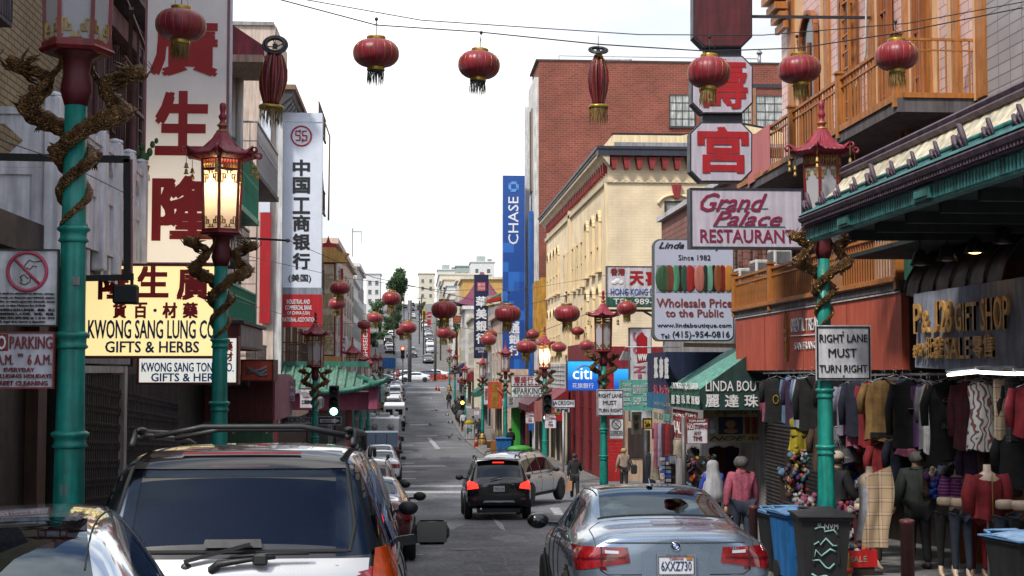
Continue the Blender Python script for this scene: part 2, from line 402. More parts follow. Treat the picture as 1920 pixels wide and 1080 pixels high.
for px,py,sx_,sy_ in ((830,985,.5,2.2),(960,1010,.35,1.6),(800,930,.4,2.5),(815,860,.4,3),(1010,900,.5,2)):
 p=GP(px,py); V=[]
 for i in range(20):
  a=2*pi*i/20; x_,y_=p.x+sx_*cos(a)*(1+.25*sin(3*a+px)),p.y+sy_*sin(a)*(1+.2*sin(5*a)); V.append((x_,y_,gz(y_)+.0045))
 struct('oil_stain',MB().add(V,[tuple(range(20))]),mat('oil',(.10,.102,.108),.55,var=.35,vs=3))
struct('tar_crack',mb,mat('tar',(.02,.02,.022),.5,var=.2))
#============================================================street lamps
mat('teal',(.012,.27,.215),.38,var=.34,vs=5,bump=.12,bs=25,spec=.5)
mat('gold',(.30,.17,.06),.42,metal=.55,var=.5,vs=14,bump=.55,bs=55)
mat('dragon',(.26,.14,.055),.36,metal=.75,var=.6,vs=12,bump=.9,bs=70)
_n=M['dragon'].node_tree; _v=_n.nodes.new('ShaderNodeTexVoronoi'); _v.inputs['Scale'].default_value=42; _v.feature='DISTANCE_TO_EDGE'
_b=[q for q in _n.nodes if q.type=='BUMP'][0]; _b.inputs['Distance'].default_value=.05; _n.links.new([q for q in _n.nodes if q.type=='TEX_COORD'][0].outputs['Object'],_v.inputs['Vector']); _n.links.new(_v.outputs[0],_b.inputs['Height'])
mat('goldflat',(.42,.27,.07),.45,metal=.35,var=.3,vs=12)
mat('lampred',(.24,.012,.016),.4,var=.3,vs=8)
mat('roofred',(.30,.022,.045),.42,var=.3,vs=7,bump=.1)
mat('maroon',(.12,.008,.014),.5,var=.3,vs=6)
def pane_mat():
 m=bpy.data.materials.new('m_pane'); M['pane']=m; m.use_nodes=True; N=m.node_tree.nodes; L=m.node_tree.links; N.remove(N['Principled BSDF'])
 d=N.new('ShaderNodeBsdfDiffuse'); t=N.new('ShaderNodeBsdfTranslucent'); x=N.new('ShaderNodeMixShader'); x.inputs[0].default_value=.45
 d.inputs[0].default_value=(.62,.62,.66,1); t.inputs[0].default_value=(.8,.76,.68,1)
 L.new(d.outputs[0],x.inputs[1]); L.new(t.outputs[0],x.inputs[2]); L.new(x.outputs[0],N['Material Output'].inputs[0])
pane_mat()
def hexp(r,k,ph=0):a=pi/3*k+ph; return (r*cos(a),r*sin(a))
def make_lamp():
 t=T('street_lamp','','street lamp',group='dragon street lamps')
 pr=[(.33,0),(.33,.10),(.29,.14),(.31,.2),(.30,.34),(.24,.42),(.27,.46),(.27,.52),(.19,.60),(.205,.66),(.16,.74),(.13,.8)]
 obj('base',MB().lathe(pr,16,mod=lambda a,z:1+.04*cos(8*a)),M['goldflat'],t)
 for z,r in ((.12,.335),(.49,.285)):
  obj('base_band',MB().lathe([(r,z-.03),(r+.012,z),(r,z+.03)],16),M['lampred'],t)
 pr=[(.125,.78),(.115,1.1),(.108,1.75),(.098,2.6),(.09,3.4),(.082,4.36)]
 obj('pole',MB().lathe(pr,40,mod=lambda a,z:1+(.03*cos(20*a) if z < 1.2 else 0)),M['teal'],t)
 for z in (1.72,2.48,3.30):
  r=.112-.012*(z-1.7)
  obj('pole_ring',MB().lathe([(r,z-.07),(r+.022,z-.055),(r+.006,z-.03),(r+.006,z+.01),(r+.03,z+.03),(r+.028,z+.05),(r,z+.065)],24),M['teal'],t)
 obj('neck',MB().lathe([(.085,4.3),(.12,4.42),(.10,4.55),(.11,4.66),(.2,4.72),(.2,4.74)],16),M['maroon'],t)
 for k in range(2):
  pts=[]; rad=[]; ph=pi*k+.4
  for i in range(60):
   u=i/59
   if u < .62:
    q=u/.62; a=ph+q*2*pi*1.35; r=.10+.02*q; z=3.36+.78*q; rr=.012+.055*q**.8
   elif u < .8:
    q=(u-.62)/.18; a=ph+2*pi*1.35+q*.7; r=.13+.23*sin(q*pi/2); z=4.14+.16*q; rr=.068+.014*sin(q*pi)
   elif u < .92:
    q=(u-.8)/.12; a=ph+2*pi*1.35+.7; r=.34-.14*sin(q*pi/2); z=4.30+.2*q; rr=.066-.016*q
   else:
    q=(u-.92)/.08; a=ph+2*pi*1.35+.7; r=.20+.2*q; z=4.50+.06*q+.02*sin(q*pi); rr=.048
   pts.append((r*cos(a),r*sin(a),z)); rad.append(rr*(1+.12*sin(i*2.1)))
  a=ph+2*pi*1.35+.7; d=Vector((cos(a),sin(a),0)); e=Vector((-sin(a),cos(a),0))
  mb=MB().tube(pts,rad,12)
  for q_ in (26,38,50):
   p0=Vector(pts[q_]); o2=Vector((p0.x,p0.y,0)).normalized(); tg=Vector((-o2.y,o2.x,0)); p1_=p0+o2*.07+tg*.05+Vector((0,0,.03)); p2_=p0+o2*.05+tg*.12-Vector((0,0,.04))
   mb.tube([p0,p1_,p2_],[.035,.028,.02],6)
   for c_ in (-1,0,1):mb.tube([p2_,p2_+tg*.04+o2*.012*c_-Vector((0,0,.02)),p2_+tg*.05+o2*.02*c_-Vector((0,0,.05))],[.010,.008,.002],4)
  h=Vector(pts[-1])
  mb.tube([h-d*.04,h+d*.03+Vector((0,0,.03)),h+d*.10+Vector((0,0,.08))],[.065,.075,.04],7)
  mb.tube([h+d*.02,h+d*.11+Vector((0,0,.0)),h+d*.14+Vector((0,0,.03))],[.03,.022,.008],6)
  for m_ in range(12):
   am=m_*.52; q_=e*cos(am)+Vector((0,0,1))*sin(am); mb.tube([h-d*.02+q_*.04,h-d*.06+q_*.09,h-d*.13+q_*.12],[.02,.014,.002],4)
  for sgn in (-1,1):
   mb.tube([h+e*sgn*.03,h+e*sgn*.06+Vector((0,0,.08)),h+e*sgn*.05-d*.05+Vector((0,0,.16))],[.016,.012,.004],5)
   mb.tube([h+d*.11+e*sgn*.015,h+d*.17+e*sgn*.03+Vector((0,0,.08)),h+d*.13+e*sgn*.05+Vector((0,0,.13))],[.008,.006,.003],4)
  b0=Vector(pts[46]); c0=d*.12+Vector((0,0,4.6))+e*.05
  mb.tube([b0,(b0+c0)/2+e*.09,c0,c0+Vector((0,0,.1))],[.035,.03,.022,.012],6)
  for i in range(20,58,2):
   p=Vector(pts[i]); o_=Vector((p.x,p.y,0)).normalized(); mb.tube([p+o_*rad[i]*.7,p+o_*(rad[i]+.045)+Vector((0,0,.03))],[.022,.003],4)
  obj('dragon',mb,M['dragon'],t)
 fr=MB(); RB,RT=.235,.262; ZB,ZT=4.78,5.70
 for k in range(6):
  a=hexp(RB,k); b=hexp(RT,k); fr.bar((*a,ZB-.05),(*b,ZT+.03),.03)
  for z,r in ((ZB-.02,RB+.012),(ZT,RT+.004),(ZT-.14,RT-.004)):
   p,q=hexp(r,k),hexp(r,k+1); fr.bar((*p,z),(*q,z),.03,.05 if z < 5 else .03)
 fr.lathe([(.26,ZB-.075),(.285,ZB-.05),(.27,ZB-.03)],6,smooth=False)
 obj('lantern_frame',fr,M['lampred'],t)
 for k in range(6):
  a,b=hexp(RB*.97,k),hexp(RB*.97,k+1); c,d=hexp(RT*.97,k+1),hexp(RT*.97,k)
  obj('pane',MB().quad((*a,ZB),(*b,ZB),(*c,ZT-.13),(*d,ZT-.13)),M['pane'],t)
  f=MB()
  def pp(u,v,k=k):
   r=RB+(RT-RB)*v; a=Vector((*hexp(r*1.0,k),0)); b=Vector((*hexp(r*1.0,k+1),0)); p=a+(b-a)*u; return Vector((p.x,p.y,ZB+(ZT-.13-ZB)*v))
  for fl in (0,1):
   for (u0,v0,u1,v1) in ((.08,.04,.08,.2),(.08,.2,.2,.2),(.2,.2,.2,.09),(.14,.09,.34,.09),(.34,.09,.34,.15),(.26,.15,.34,.15),(.3,.03,.5,.03),(.2,.13,.27,.13),(.42,.03,.42,.08)):
    for vv in (0,1):
     if vv:v0_,v1_=1-v0*1.15,1-v1*1.15
     else:v0_,v1_=v0,v1
     f.bar(pp(1-u0 if fl else u0,v0_),pp(1-u1 if fl else u1,v1_),.013,.013)
  obj('fretwork',f,M['goldflat'],t)
  g=MB(); z0,z1=ZT-.12,ZT-.01
  for j in range(7):
   p=Vector((*hexp(RT,k),0)); q=Vector((*hexp(RT,k+1),0)); x=p+(q-p)*(j+.5)/7; g.bar((x.x,x.y,z0),(x.x,x.y,z1),.012); 
   if j < 6:y_=p+(q-p)*(j+1.5)/7; g.bar((x.x,x.y,z0+.03),(y_.x,y_.y,z1-.03),.01)
  obj('grille',g,M['goldflat'],t)
 def rf(a,z):
  q=(a % (pi/3))/(pi/3); c_=abs(q-.5)*2
  return (1-.10*(1-c_)) * (1+.018*cos(a*42))
 pr=[(.30,5.70),(.455,5.735),(.465,5.75),(.33,5.80),(.22,5.88),(.135,5.98),(.09,6.06),(.06,6.08)]
 def lift(V):
  return [(x,y,z+(.10*max(0,hypot(x,y)-.36)/.1*max(0,(abs(((math.atan2(y,x)) % (pi/3))/(pi/3)-.5)*2)-.6)/.4 if z < 5.79 else 0)) for x,y,z in V]
 rb=MB().lathe(pr,168,mod=rf); rb.v=lift(rb.v)
 ro=obj('roof',rb,M['roofred'],t)
 for k in range(6):
  x,y=hexp(.45,k); e=MB(); d=Vector((x,y,0)).normalized(); pts=[]
  for i in range(9):
   a=-pi/2+i/8*1.5*pi; pts.append(Vector((x,y,5.80))+d*(.045+.035*cos(a))+Vector((0,0,.035*sin(a)+.0)))
  e.tube(pts,[.022,.02,.018,.016,.014,.012,.01,.009,.007],6)
  e.tube([Vector((x,y,5.765)),Vector((x*.6,y*.6,5.83)),Vector((x*.3,y*.3,5.97))],[.018,.014,.01],5)
  obj('roof_curl',e,M['roofred'],ro)
 obj('finial',MB().lathe([(.05,6.05),(.075,6.08),(.05,6.10),(.045,6.13),(.07,6.16),(.045,6.19),(.03,6.22),(.045,6.25),(.055,6.28),(.03,6.32),(.035,6.36),(.04,6.38),(.04,6.44),(.025,6.46)],14),M['roofred'],t)
 obj('finial_band',MB().lathe([(.06,6.06),(.082,6.08),(.06,6.1)],14).lathe([(.05,6.14),(.076,6.16),(.05,6.18)],14),M['goldflat'],t)
 for k in (2,3,4,5,0,1):
  x,y=hexp(.47,k); b=MB().tube([(x,y,5.8),(x,y,5.60)],.004,4)
  for z in (5.58,5.50):b.lathe([(.006,z+.05),(.018,z+.035),(.022,z+.0),(.034,z-.02)],10,(x,y,0))
  obj('bell',b,M['goldflat'],t)
 obj('bulb',MB().ell((0,0,5.36),.05,.05,.07,10,6),mat('bulb',(.9,.85,.7),.3,var=0),t)
 return t
LH=6.46
def place_lamp(root,px_pole,py_tip,d,label,first=False,rz=0.,lit=0,top=None):
 p=PY(px_pole,py_tip,d); z=gz(d)+.14; sc=(p.z-z)/LH
 o=root if first else dup(root,(p.x,d,z),rz)
 o.location=(p.x,d,z); o.rotation_euler.z=rz; o.scale=(.96*.5+sc*.5,.96*.5+sc*.5,sc); o['label']=label
 if lit:
  ld=bpy.data.lights.new('lamp_light','POINT'); ld.energy=lit; ld.color=(1,.72,.36); ld.shadow_soft_size=.09
  lo_=bpy.data.objects.new('lamp_light',ld); C.objects.link(lo_); lo_.parent=o; lo_.location=(0,0,5.36)
 return o
lamp=make_lamp()
G0='dragon street lamps'
L=[]
L.append((1540,190,18.5,'teal dragon street lamp standing by the bins, beside the nearer lane sign',.1,0))
L.append((1131,545,37.5,'teal dragon street lamp carrying the farther square lane sign',.3,0))
L.append((1021,612,60,'lit teal street lamp with green traffic light at the far right corner',.2,55))
L.append((948,639,86,'teal dragon street lamp between the parking sign and the gold awning',.0,0))
L.append((905,663,103,'teal dragon street lamp on a gold and red base near stacked cones',.5,0))
L.append((872,678,128,'teal dragon street lamp beside the man in white at the kerb',.2,0))
L.append((853,657,150,'teal dragon street lamp beside the pedestrian in black on the far pavement',.4,0))
L.append((843,648,178,'small distant teal street lamp under the double lanterns',.1,0))
L.append((592,585,39,'teal dragon street lamp in front of the red bank sign, by the arrow sign',.25,0))
L.append((661,632,60,'first of the row of far left street lamps, above the parked motorcycles',.1,0))
L.append((678,650,76,'second of the far left street lamps, just before the red vertical banner',.3,0))
L.append((691,661,92,'third of the far left street lamps, right of the red vertical banner',.2,0))
L.append((704,654,118,'fourth of the far left street lamps, behind the grey panel truck',.5,0))
L.append((713,660,150,'farthest street lamp on the left pavement by the blue scaffold',.0,0))
L.append((418,193,16.5,'lit teal dragon street lamp in front of the lit yellow shop sign',.52,15))
for i,(x,y,d,lb,rz,lit) in enumerate(L):place_lamp(lamp,x,y,d,lb,i==0,rz,lit)
p=PY(140,330,11.)
z=gz(11.)+.14
o=dup(lamp,(p.x,11.,z),.18,'nearest teal street lamp with big bronze dragons and no parking signs'); o.scale=(1.0,1.0,.985)
for a_,z_,w_ in ((-1.9,1.3,.05),(-1.3,2.9,.04)):obj('sticker',MB().grid(lambda u,v:(.112*cos(a_+(u-.5)*w_*12),.112*sin(a_+(u-.5)*w_*12),z_+v*w_*1.6),6,1),M['kerb'],o)
#============================================================paper lanterns
mat('silk',(.27,.010,.026),.38,var=.22,vs=6,bump=.1,bs=30,sheen=.2)
mat('silk_dark',(.17,.008,.025),.42,var=.3,vs=9,bump=.25,bs=18)
mat('goldring',(.50,.33,.06),.32,metal=.6,var=.2,vs=10)
mat('tassel',(.26,.17,.03),.6,var=.4,vs=20)
mat('tassel_dark',(.02,.028,.03),.7,var=.4,vs=20)
mat('wire',(.012,.012,.014),.5,var=0)
def tassel_mb(r,z0,ln,n,seed,w=.006):
 R=random.Random(seed); mb=MB()
 for i in range(n):
  a=2*pi*i/n+R.uniform(-.05,.05); l_=ln*R.uniform(.75,1.05); x,y=r*cos(a),r*sin(a); q=R.uniform(-.015,.015)
  mb.add([(x-w*sin(a),y+w*cos(a),z0),(x+w*sin(a),y-w*cos(a),z0),(x+q+w*.7*sin(a),y-w*.7*cos(a)+q,z0-l_*.6),(x+q+R.uniform(-.01,.01),y+q,z0-l_),(x+q-w*.7*sin(a),y+w*.7*cos(a)+q,z0-l_*.6)],[(0,1,2,3,4)])
 return mb
def make_lantern(dark=False,seed=1):
 t=T('paper_lantern','','paper lantern',group='red paper lanterns over the street')
 NR=18; H_=.235
 pr=[]
 for i in range(15):
  q=-1+2*i/14; z=q*H_*.86; pr.append((.12+.19*(1-abs(q)**2.3)**.62 if abs(q) < 1 else .12,z))
 sh=obj('shade',MB().lathe(pr,108,mod=lambda a,z:1+.016*abs(sin(a*NR/2))-.006+.004*sin(3*a+seed)),M['silk'],t)
 rb=MB()
 for k in range(NR):
  a=2*pi*k/NR; rb.tube([((r+.001)*cos(a),(r+.001)*sin(a),z) for r,z in pr[::2]],.0032,3,False)
 obj('piping',rb,M['goldring'],t)
 for z0,z1,r in ((.19,.245,.125),(-.255,-.19,.118)):
  obj('ring',MB().lathe([(r*.9,z0),(r,z0),(r+.006,z0+.01),(r,(z0+z1)/2),(r+.006,z1-.01),(r,z1),(r*.9,z1)],28),M['goldring'],t)
 obj('tassel',tassel_mb(.112,-.25,.24,84,seed),M['tassel_dark' if dark else 'tassel'],t)
 hk=MB().tube([(0,0,.22),(0,0,.50)],.006,5)
 for s_ in (-1,1):hk.tube([(s_*.10,0,.24),(s_*.085,0,.34),(s_*.03,0,.38),(0,0,.46)],.003,4)
 hk.ell((0,0,.5),.025,.025,.03,8,6)
 obj('hook',hk,M['wire'],t)
 return t
def make_collapsed(seed=2,open_=False):
 t=T('collapsed_lantern','','paper lantern')
 R=random.Random(seed); ph=[R.uniform(0,6) for _ in range(6)]
 pr=[(.06,.36),(.10,.28),(.135,.14),(.145,0),(.13,-.14),(.09,-.30),(.085,-.36)]
 def md(a,z):return 1+.22*sin(7*a+ph[0]+z*1.5)*.6+.12*sin(11*a+ph[1]-z*3)+.06*sin(3*a+z*6)
 obj('shade',MB().lathe(pr[::-1],96,mod=md),M['silk_dark'],t)
 rb=MB()
 for k in range(9):
  a=2*pi*k/9+.2; rb.tube([((r*md(a,z)+.004)*cos(a),(r*md(a,z)+.004)*sin(a),z) for r,z in pr],.004,4)
 obj('piping',rb,M['goldring'],t)
 wh=MB(); Rw=.155
 tl=Matrix.Rotation(radians(58 if not open_ else 28),3,'X')
 pts=[tl @ Vector((Rw*.78*cos(2*pi*i/28),Rw*.78*sin(2*pi*i/28),0))+Vector((0,0,.45)) for i in range(29)]
 wh.tube(pts,.024,6,False)
 pts=[tl @ Vector((Rw*cos(2*pi*i/28),Rw*sin(2*pi*i/28),0))+Vector((0,0,.45)) for i in range(29)]
 wh.tube(pts,.016,6,False)
 for i in range(4):
  a=pi/2*i+.3; wh.tube([tl @ Vector((Rw*.8*cos(a),Rw*.8*sin(a),0))+Vector((0,0,.45)),(0,0,.42)],.008,4)
 wh.box(-.03,.03,-.03,.03,.38,.46)
 obj('wheel',wh,M['wire'],t)
 obj('top_ring',MB().lathe([(.06,.34),(.075,.36),(.07,.38)],16),M['goldring'],t)
 obj('bottom_ring',MB().lathe([(.10,-.40),(.16,-.40),(.165,-.37),(.15,-.35),(.09,-.36)],24),M['goldring'],t)
 obj('tassel',tassel_mb(.15,-.4,.26,66,seed+5),M['tassel'],t)
 obj('hook',MB().tube([(0,0,.4),(0,0,.66)],.006,5),M['wire'],t)
 return t
lan=make_lantern(); lan_d=make_lantern(True,4)
used={}
def lantern(px,py,w,label,src=None,tilt=0.):
 d=.625*FX/w; p=PY(px,py,d)
 s_=src or lan
 o=dup(s_,p,random.uniform(0,6),label) if used.get(s_) else s_
 if not used.get(s_):REG[s_]=list(s_.children); o.location=p; o['label']=label; used[s_]=1
 o.rotation_euler=(random.uniform(-.09,.09),tilt+random.uniform(-.08,.08),random.uniform(0,6)); q=random.uniform(.93,1.06); o.scale=(1,random.uniform(.94,1.0),q)
 return p
near=[]
near.append(lantern(339,47,95,'large red lantern hanging before the tall white sign at left',tilt=.05))
near.append(lantern(705,100,87,'red lantern with dark tassels, left of the two against open sky',lan_d,.06))
near.append(lantern(898,122,83,'red lantern with dark tassels, right of the two against open sky',lan_d))
near.append(lantern(1329,136,84,'red lantern overlapping the octagonal sign, without a visible tassel'))
near.append(lantern(1499,130,83,'red lantern before the orange arched window'))
near.append(lantern(1681,105,84,'red lantern before the corner of the upper orange balcony'))
c1=make_collapsed(2); c1.location=PY(512,148,18.5); c1['label']='collapsed dark red lantern hanging crooked by the maroon roof'; c1.rotation_euler=(0,.05,0)
c2=make_collapsed(5,True); c2.location=PY(1122,152,18.5); c2['label']='burst dark red lantern hanging before the brick building'; c2.scale=(.8,.8,.92)
far=[(637,540,39,'red lantern above another, before the cream theatre sign'),(632,570,33,'smaller red lantern right below its neighbour by the cream theatre sign'),
       (734,560,38,'red lantern hanging in front of the far green tree'),(594,591,25,'small red lantern just over the lamp by the red bank sign'),
       (833,581,50,'large red lantern over the far end of the street'),(765,614,33,'red lantern hanging low over the middle of the road'),(753,622,22,'red lantern half hidden behind the one low over the road'),
       (703,596,30,'red lantern to the right of the red vertical banner'),(683,609,26,'red lantern just above the red vertical banner'),
       (833,624,31,'red lantern directly below the large far one'),(845,628,22,'small red lantern peeking out behind a pair'),
       (952,588,50,'large red lantern in front of the tall blue bank sign'),(916,637,30,'red lantern at the foot of the navy vertical sign'),(920,627,25,'red lantern partly hidden behind another by the navy sign'),
       (987,651,40,'red lantern just left of the lit street lamp'),(999,627,26,'small red lantern above and left of the lit street lamp'),(1048,651,29,'red lantern just right of the lit street lamp'),
       (1063,588,51,'large red lantern before the pale yellow facade'),(1083,621,24,'small red lantern below the large one at the yellow facade'),(1100,648,30,'red lantern above the blue bank sign'),
       (1175,578,38,'red lantern in front of the dim sum sign'),(1154,611,24,'small red lantern beside the glass of the second lamp'),(1273,567,40,'red lantern hanging in front of the bracelet billboard')]
FAR={}
for x,y,w_,lb in far:FAR[(x,y)]=lantern(x,y,w_,lb)
def cable(px,label,d=None,r=.008,sag=0,n=24):
 P=[PY(x,y,dd) for x,y,dd in px]; pts=[]
 for a,b in zip(P,P[1:]):
  for i in range(n):
   u=i/n; q=a+(b-a)*u; q.z -=sag*4*u*(1-u); pts.append(q)
 pts.append(P[-1]); ct=P[0]; o=obj('cable',MB().tube([q-ct for q in pts],r,5,True,False),M['wire'],loc=ct); tag(o,label,'cable')
cable([(430,-22,18),(520,-2,18.5),(705,47,19),(898,60,20),(1122,83,18.5),(1329,96,19.8),(1499,90,20),(1681,62,19.8),(1990,0,19.5)],'upper of the two long cables carrying the near lanterns',r=.009)
cable([(520,-10,18.6),(790,38,18.6),(1000,52,18.6),(1200,65,18.6),(1430,66,18.6),(1700,44,18.6),(1960,-4,18.6)],'lower of the two long cables carrying the near lanterns',r=.007)
cable([(540,450,38),(700,520,34),(960,578,33),(1063,553,33),(1273,547,42),(1500,470,30)],'thin cable sweeping across mid street with lanterns at each side',r=.007)
cable([(430,560,30),(600,610,45),(765,600,50),(987,632,42),(1175,560,44),(1300,520,44)],'thin cable crossing low over the road to the dim sum sign',r=.008)
cable([(420,470,30),(640,520,42),(832,545,33),(1000,540,60),(1230,500,45)],'thin cable from the white balconies to the yellow building',r=.007)
cable([(0,262,12),(110,300,13),(250,370,16)],'slack wire in front of the white balcony',r=.005)
cable([(545,690,40),(620,590,42),(640,600,50)],'slack wire near the cream theatre sign',r=.006)
#============================================================buildings
def YX(px,X):return PX(px,697,X).y
def ZP(px,py,X):return PX(px,py,X).z
class B:
 def __init__(s,name,label,cat,loc,group=None):
  s.l=Vector(loc); s.t=T(name,label,cat,loc,0,group)
 def p(s,name,mb,m,par=None,norm=True):
  kd='stuff' if name in ('dentil','fascia_groove','grille','scissor_gate','overhang_slats') else None
  mb.v=[(x-s.l.x,y-s.l.y,z-s.l.z) for x,y,z in mb.v]
  return obj(name,mb,m,par or s.t,norm=norm,kind=kd)
 def put(s,name,me,m,pos,rz=0,par=None):
  o=bpy.data.objects.new(name,me); C.objects.link(o); o.parent=par or s.t; o.location=Vector(pos)-s.l if par is None else pos; o.rotation_euler.z=rz
  if m is not None and not me.materials:me.materials.append(m)
  return o
WC={}
mat('winglass',(.035,.045,.055),.06,var=.5,vs=.8,spec=.9)
mat('windark',(.012,.013,.016),.12,var=.4,vs=2,spec=.7)
mat('winlight',(.45,.47,.46),.25,var=.6,vs=1.3,spec=.8)
mat('wframe',(.55,.53,.49),.6,var=.25)
def window(b,side,X,c,z,w_,h,glass='winglass',frame='wframe',mull=(1,1),d=.07,sill=True,arch=False,fw=.06):
 """centred at c along the facade, bottom z; side R, L (street fronts) or S (facing the camera; X is then the y plane)"""
 k=(round(w_,2),round(h,2),mull,d,sill,arch,fw,frame,glass)
 if k not in WC:
  f=MB(); hw=w_/2
  f.box(-hw,-hw+fw,-d,0,0,h).box(hw-fw,hw,-d,0,0,h).box(-hw+fw,hw-fw,-d,0,0,fw)
  if not arch:f.box(-hw+fw,hw-fw,-d,0,h-fw,h)
  else:
   P=[(hw*cos(pi*i/10),h+hw*.9*sin(pi*i/10)) for i in range(11)]
   for p,q in zip(P,P[1:]):f.bar((p[0]*.96,-d/2,p[1]),(q[0]*.96,-d/2,q[1]),fw,d,(0,1,0))
  for i in range(1,mull[0]+0):x=-hw+w_*i/mull[0]; f.box(x-.02,x+.02,-d*.7,0,fw,h-fw)
  for i in range(1,mull[1]+0):z_=h*i/mull[1]; f.box(-hw+fw,hw-fw,-d*.75,0,z_-.02,z_+.02)
  if sill:f.box(-hw-.06,hw+.06,-d-.06,0,-.09,-.002)
  g=MB(); pl=[(-hw+.01,.01),(hw-.01,.01),(hw-.01,h)]+([(hw*.97*cos(pi*i/10),h+hw*.87*sin(pi*i/10)) for i in range(1,10)] if arch else [])+[(-hw+.01,h)]
  g.add([(u,-.02,v) for u,v in pl],[tuple(range(len(pl)))])
  me1=f.mesh('window'); me2=g.mesh('pane'); fixn(me1); me1.materials.append(M[frame]); me2.materials.append(M[glass]); WC[k]=(me1,me2)
 me1,me2=WC[k]
 rz={'R':-pi/2,'L':pi/2,'S':0}[side]; pos={'R':(X,c,z),'L':(X,c,z),'S':(c,X,z)}[side]
 o=b.put('window',me1,None,pos,rz); b.put('pane',me2,None,(0,0,0),0,o)
 return o
def zg(y):return gz(y)-.3
mat('cream',(.62,.52,.36),.75,var=.2,vs=.7); mat('pinkwall',(.55,.38,.30),.75,var=.22,vs=.6)
mat('orange',(.46,.17,.035),.5,var=.22,vs=4,bump=.05); mat('orangedk',(.36,.11,.03),.55,var=.25,vs=4)
mat('greywall',(.3,.29,.29),.8,var=.25,vs=.8); mat('whitewall',(.62,.61,.6),.75,var=.25,vs=.8)
mat('darkwood',(.035,.022,.018),.6,var=.35,vs=3); mat('black',(.008,.008,.009),.6,var=.3)  # darkwood and black also carry the shade in shop fronts and openings
mat('slabgrey',(.13,.115,.12),.8,var=.3,vs=1.5); mat('purple',(.13,.085,.12),.55,var=.35,vs=5,bump=.2)
mat('yellow',(.78,.62,.38),.75,var=.12,vs=.5); mat('tealroof',(.04,.19,.185),.55,var=.4,vs=3,bump=.25,bs=30)
mat('creamtile',(.70,.63,.46),.7,var=.35,vs=2.5,bump=.25,bs=20); mat('steel',(.35,.36,.38),.4,metal=.6,var=.25)
mat('panelred',(.52,.10,.055),.6,var=.16,vs=1.2,bump=.08); mat('navy',(.012,.02,.075),.6,var=.3,vs=2)
mat('awngreen',(.02,.12,.085),.65,var=.3,vs=2); mat('awnlt',(.13,.36,.29),.65,var=.3,vs=3,stretch=(1,12,1))
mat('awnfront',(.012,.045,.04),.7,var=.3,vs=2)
mat('redtile_',(.45,.012,.012),.3,var=.2); brick_mat('redtile',(.45,.012,.012),(.36,.01,.012),(.13,.03,.03),.15,.15,.008,off=0,rough=.3)
brick_mat('brickred',(.24,.055,.032),(.17,.038,.028),(.22,.12,.09),.40,.15,.016)
brick_mat('brickyel',(.40,.32,.17),(.33,.26,.14),(.12,.10,.07),.3,.1,.012)
brick_mat('brickcream',(.80,.65,.43),(.76,.61,.40),(.68,.54,.35),.40,.13,.008,bump=.25)
brick_mat('brickbrown',(.16,.075,.055),(.11,.055,.045),(.24,.2,.18),.3,.09,.012)
brick_mat('pinktile',(.74,.50,.45),(.66,.42,.38),(.26,.13,.10),.34,.17,.008,rough=.45)
brick_mat('greytile',(.42,.38,.38),(.36,.33,.33),(.17,.15,.15),.42,.17,.01,rough=.5,off=0)
brick_mat('stone',(.30,.13,.10),(.22,.10,.085),(.10,.055,.045),.36,.17,.014,bump=.9)
b=B('gift_shop_building','dark shop building with grey tiled wall above and a teal pagoda eave, far right','building',(8.7,15,zg(15)))
b.p('wall',MB().box(8.7,13,6,21.28,1.9,14),M['greytile'])
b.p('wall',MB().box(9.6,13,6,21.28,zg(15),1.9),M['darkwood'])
b.p('pillar',MB().box(8.2,8.55,21.05,21.35,zg(21),1.25),M['orangedk'])
b.p('pillar',MB().box(8.0,8.3,18.6,18.85,gz(18.7)+.1,1.25),mat('pillartan',(.32,.14,.06),.7))
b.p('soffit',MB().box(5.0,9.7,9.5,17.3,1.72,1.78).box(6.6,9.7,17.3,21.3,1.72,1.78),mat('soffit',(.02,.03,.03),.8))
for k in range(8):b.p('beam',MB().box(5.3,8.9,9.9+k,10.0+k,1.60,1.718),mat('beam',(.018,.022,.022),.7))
YE0,YE1=9.5,17.4
e=MB()
def sweep(poly,nm,m,y0=YE0,y1=YE1,seg=1):b.p(nm,MB().prism(poly,y0,y1,'y'),M[m])
sweep([(4.92,1.62),(5.02,1.62),(5.02,1.80),(4.92,1.80)],'fascia','tealroof')
g=MB(); y=YE0
while y < YE1:g.box(4.895,4.919,y,y+.035,1.645,1.775); y +=.075
b.p('fascia_groove',g,M['tealroof'])
for yy in (13.1,15.6):b.p('fascia_plaque',MB().box(4.865,4.893,yy,yy+.42,1.65,1.765).box(4.85,4.864,yy+.04,yy+.38,1.675,1.74),M['tealroof'])
sweep([(4.84,1.802),(5.3,1.802),(5.3,1.93),(4.80,1.93),(4.78,1.90),(4.80,1.86),(4.87,1.84)],'moulding','purple')
g=MB(); y=YE0
while y < YE1:g.box(4.815,4.845,y,y+.03,1.815,1.85); y +=.07
b.p('dentil',g,M['purple'])
sweep([(4.78,1.932),(5.3,1.932),(5.12,2.12),(5.03,2.12),(5.0,2.03),(4.86,1.99)],'ledge','tealroof')
b.p('rail_roll',MB().tube([(5.03,YE0,2.10),(5.03,YE1,2.10)],.028,8),M['tealroof'])
def fn(u,v):
 y=YE0+(YE1-YE0)*v; q=u; x=5.06+.34*q; z=2.12+.27*q**1.6+.012*sin(y*2*pi/.22+q*3)*(1-q*.5)
 return (x,y,z+.07*q)
b.p('tile_slope',MB().grid(fn,6,280),M['creamtile'],norm=False)
sweep([(5.36,2.43),(5.60,2.43),(5.60,2.57),(5.36,2.57),(5.33,2.54),(5.35,2.50),(5.32,2.47)],'ridge','purple')
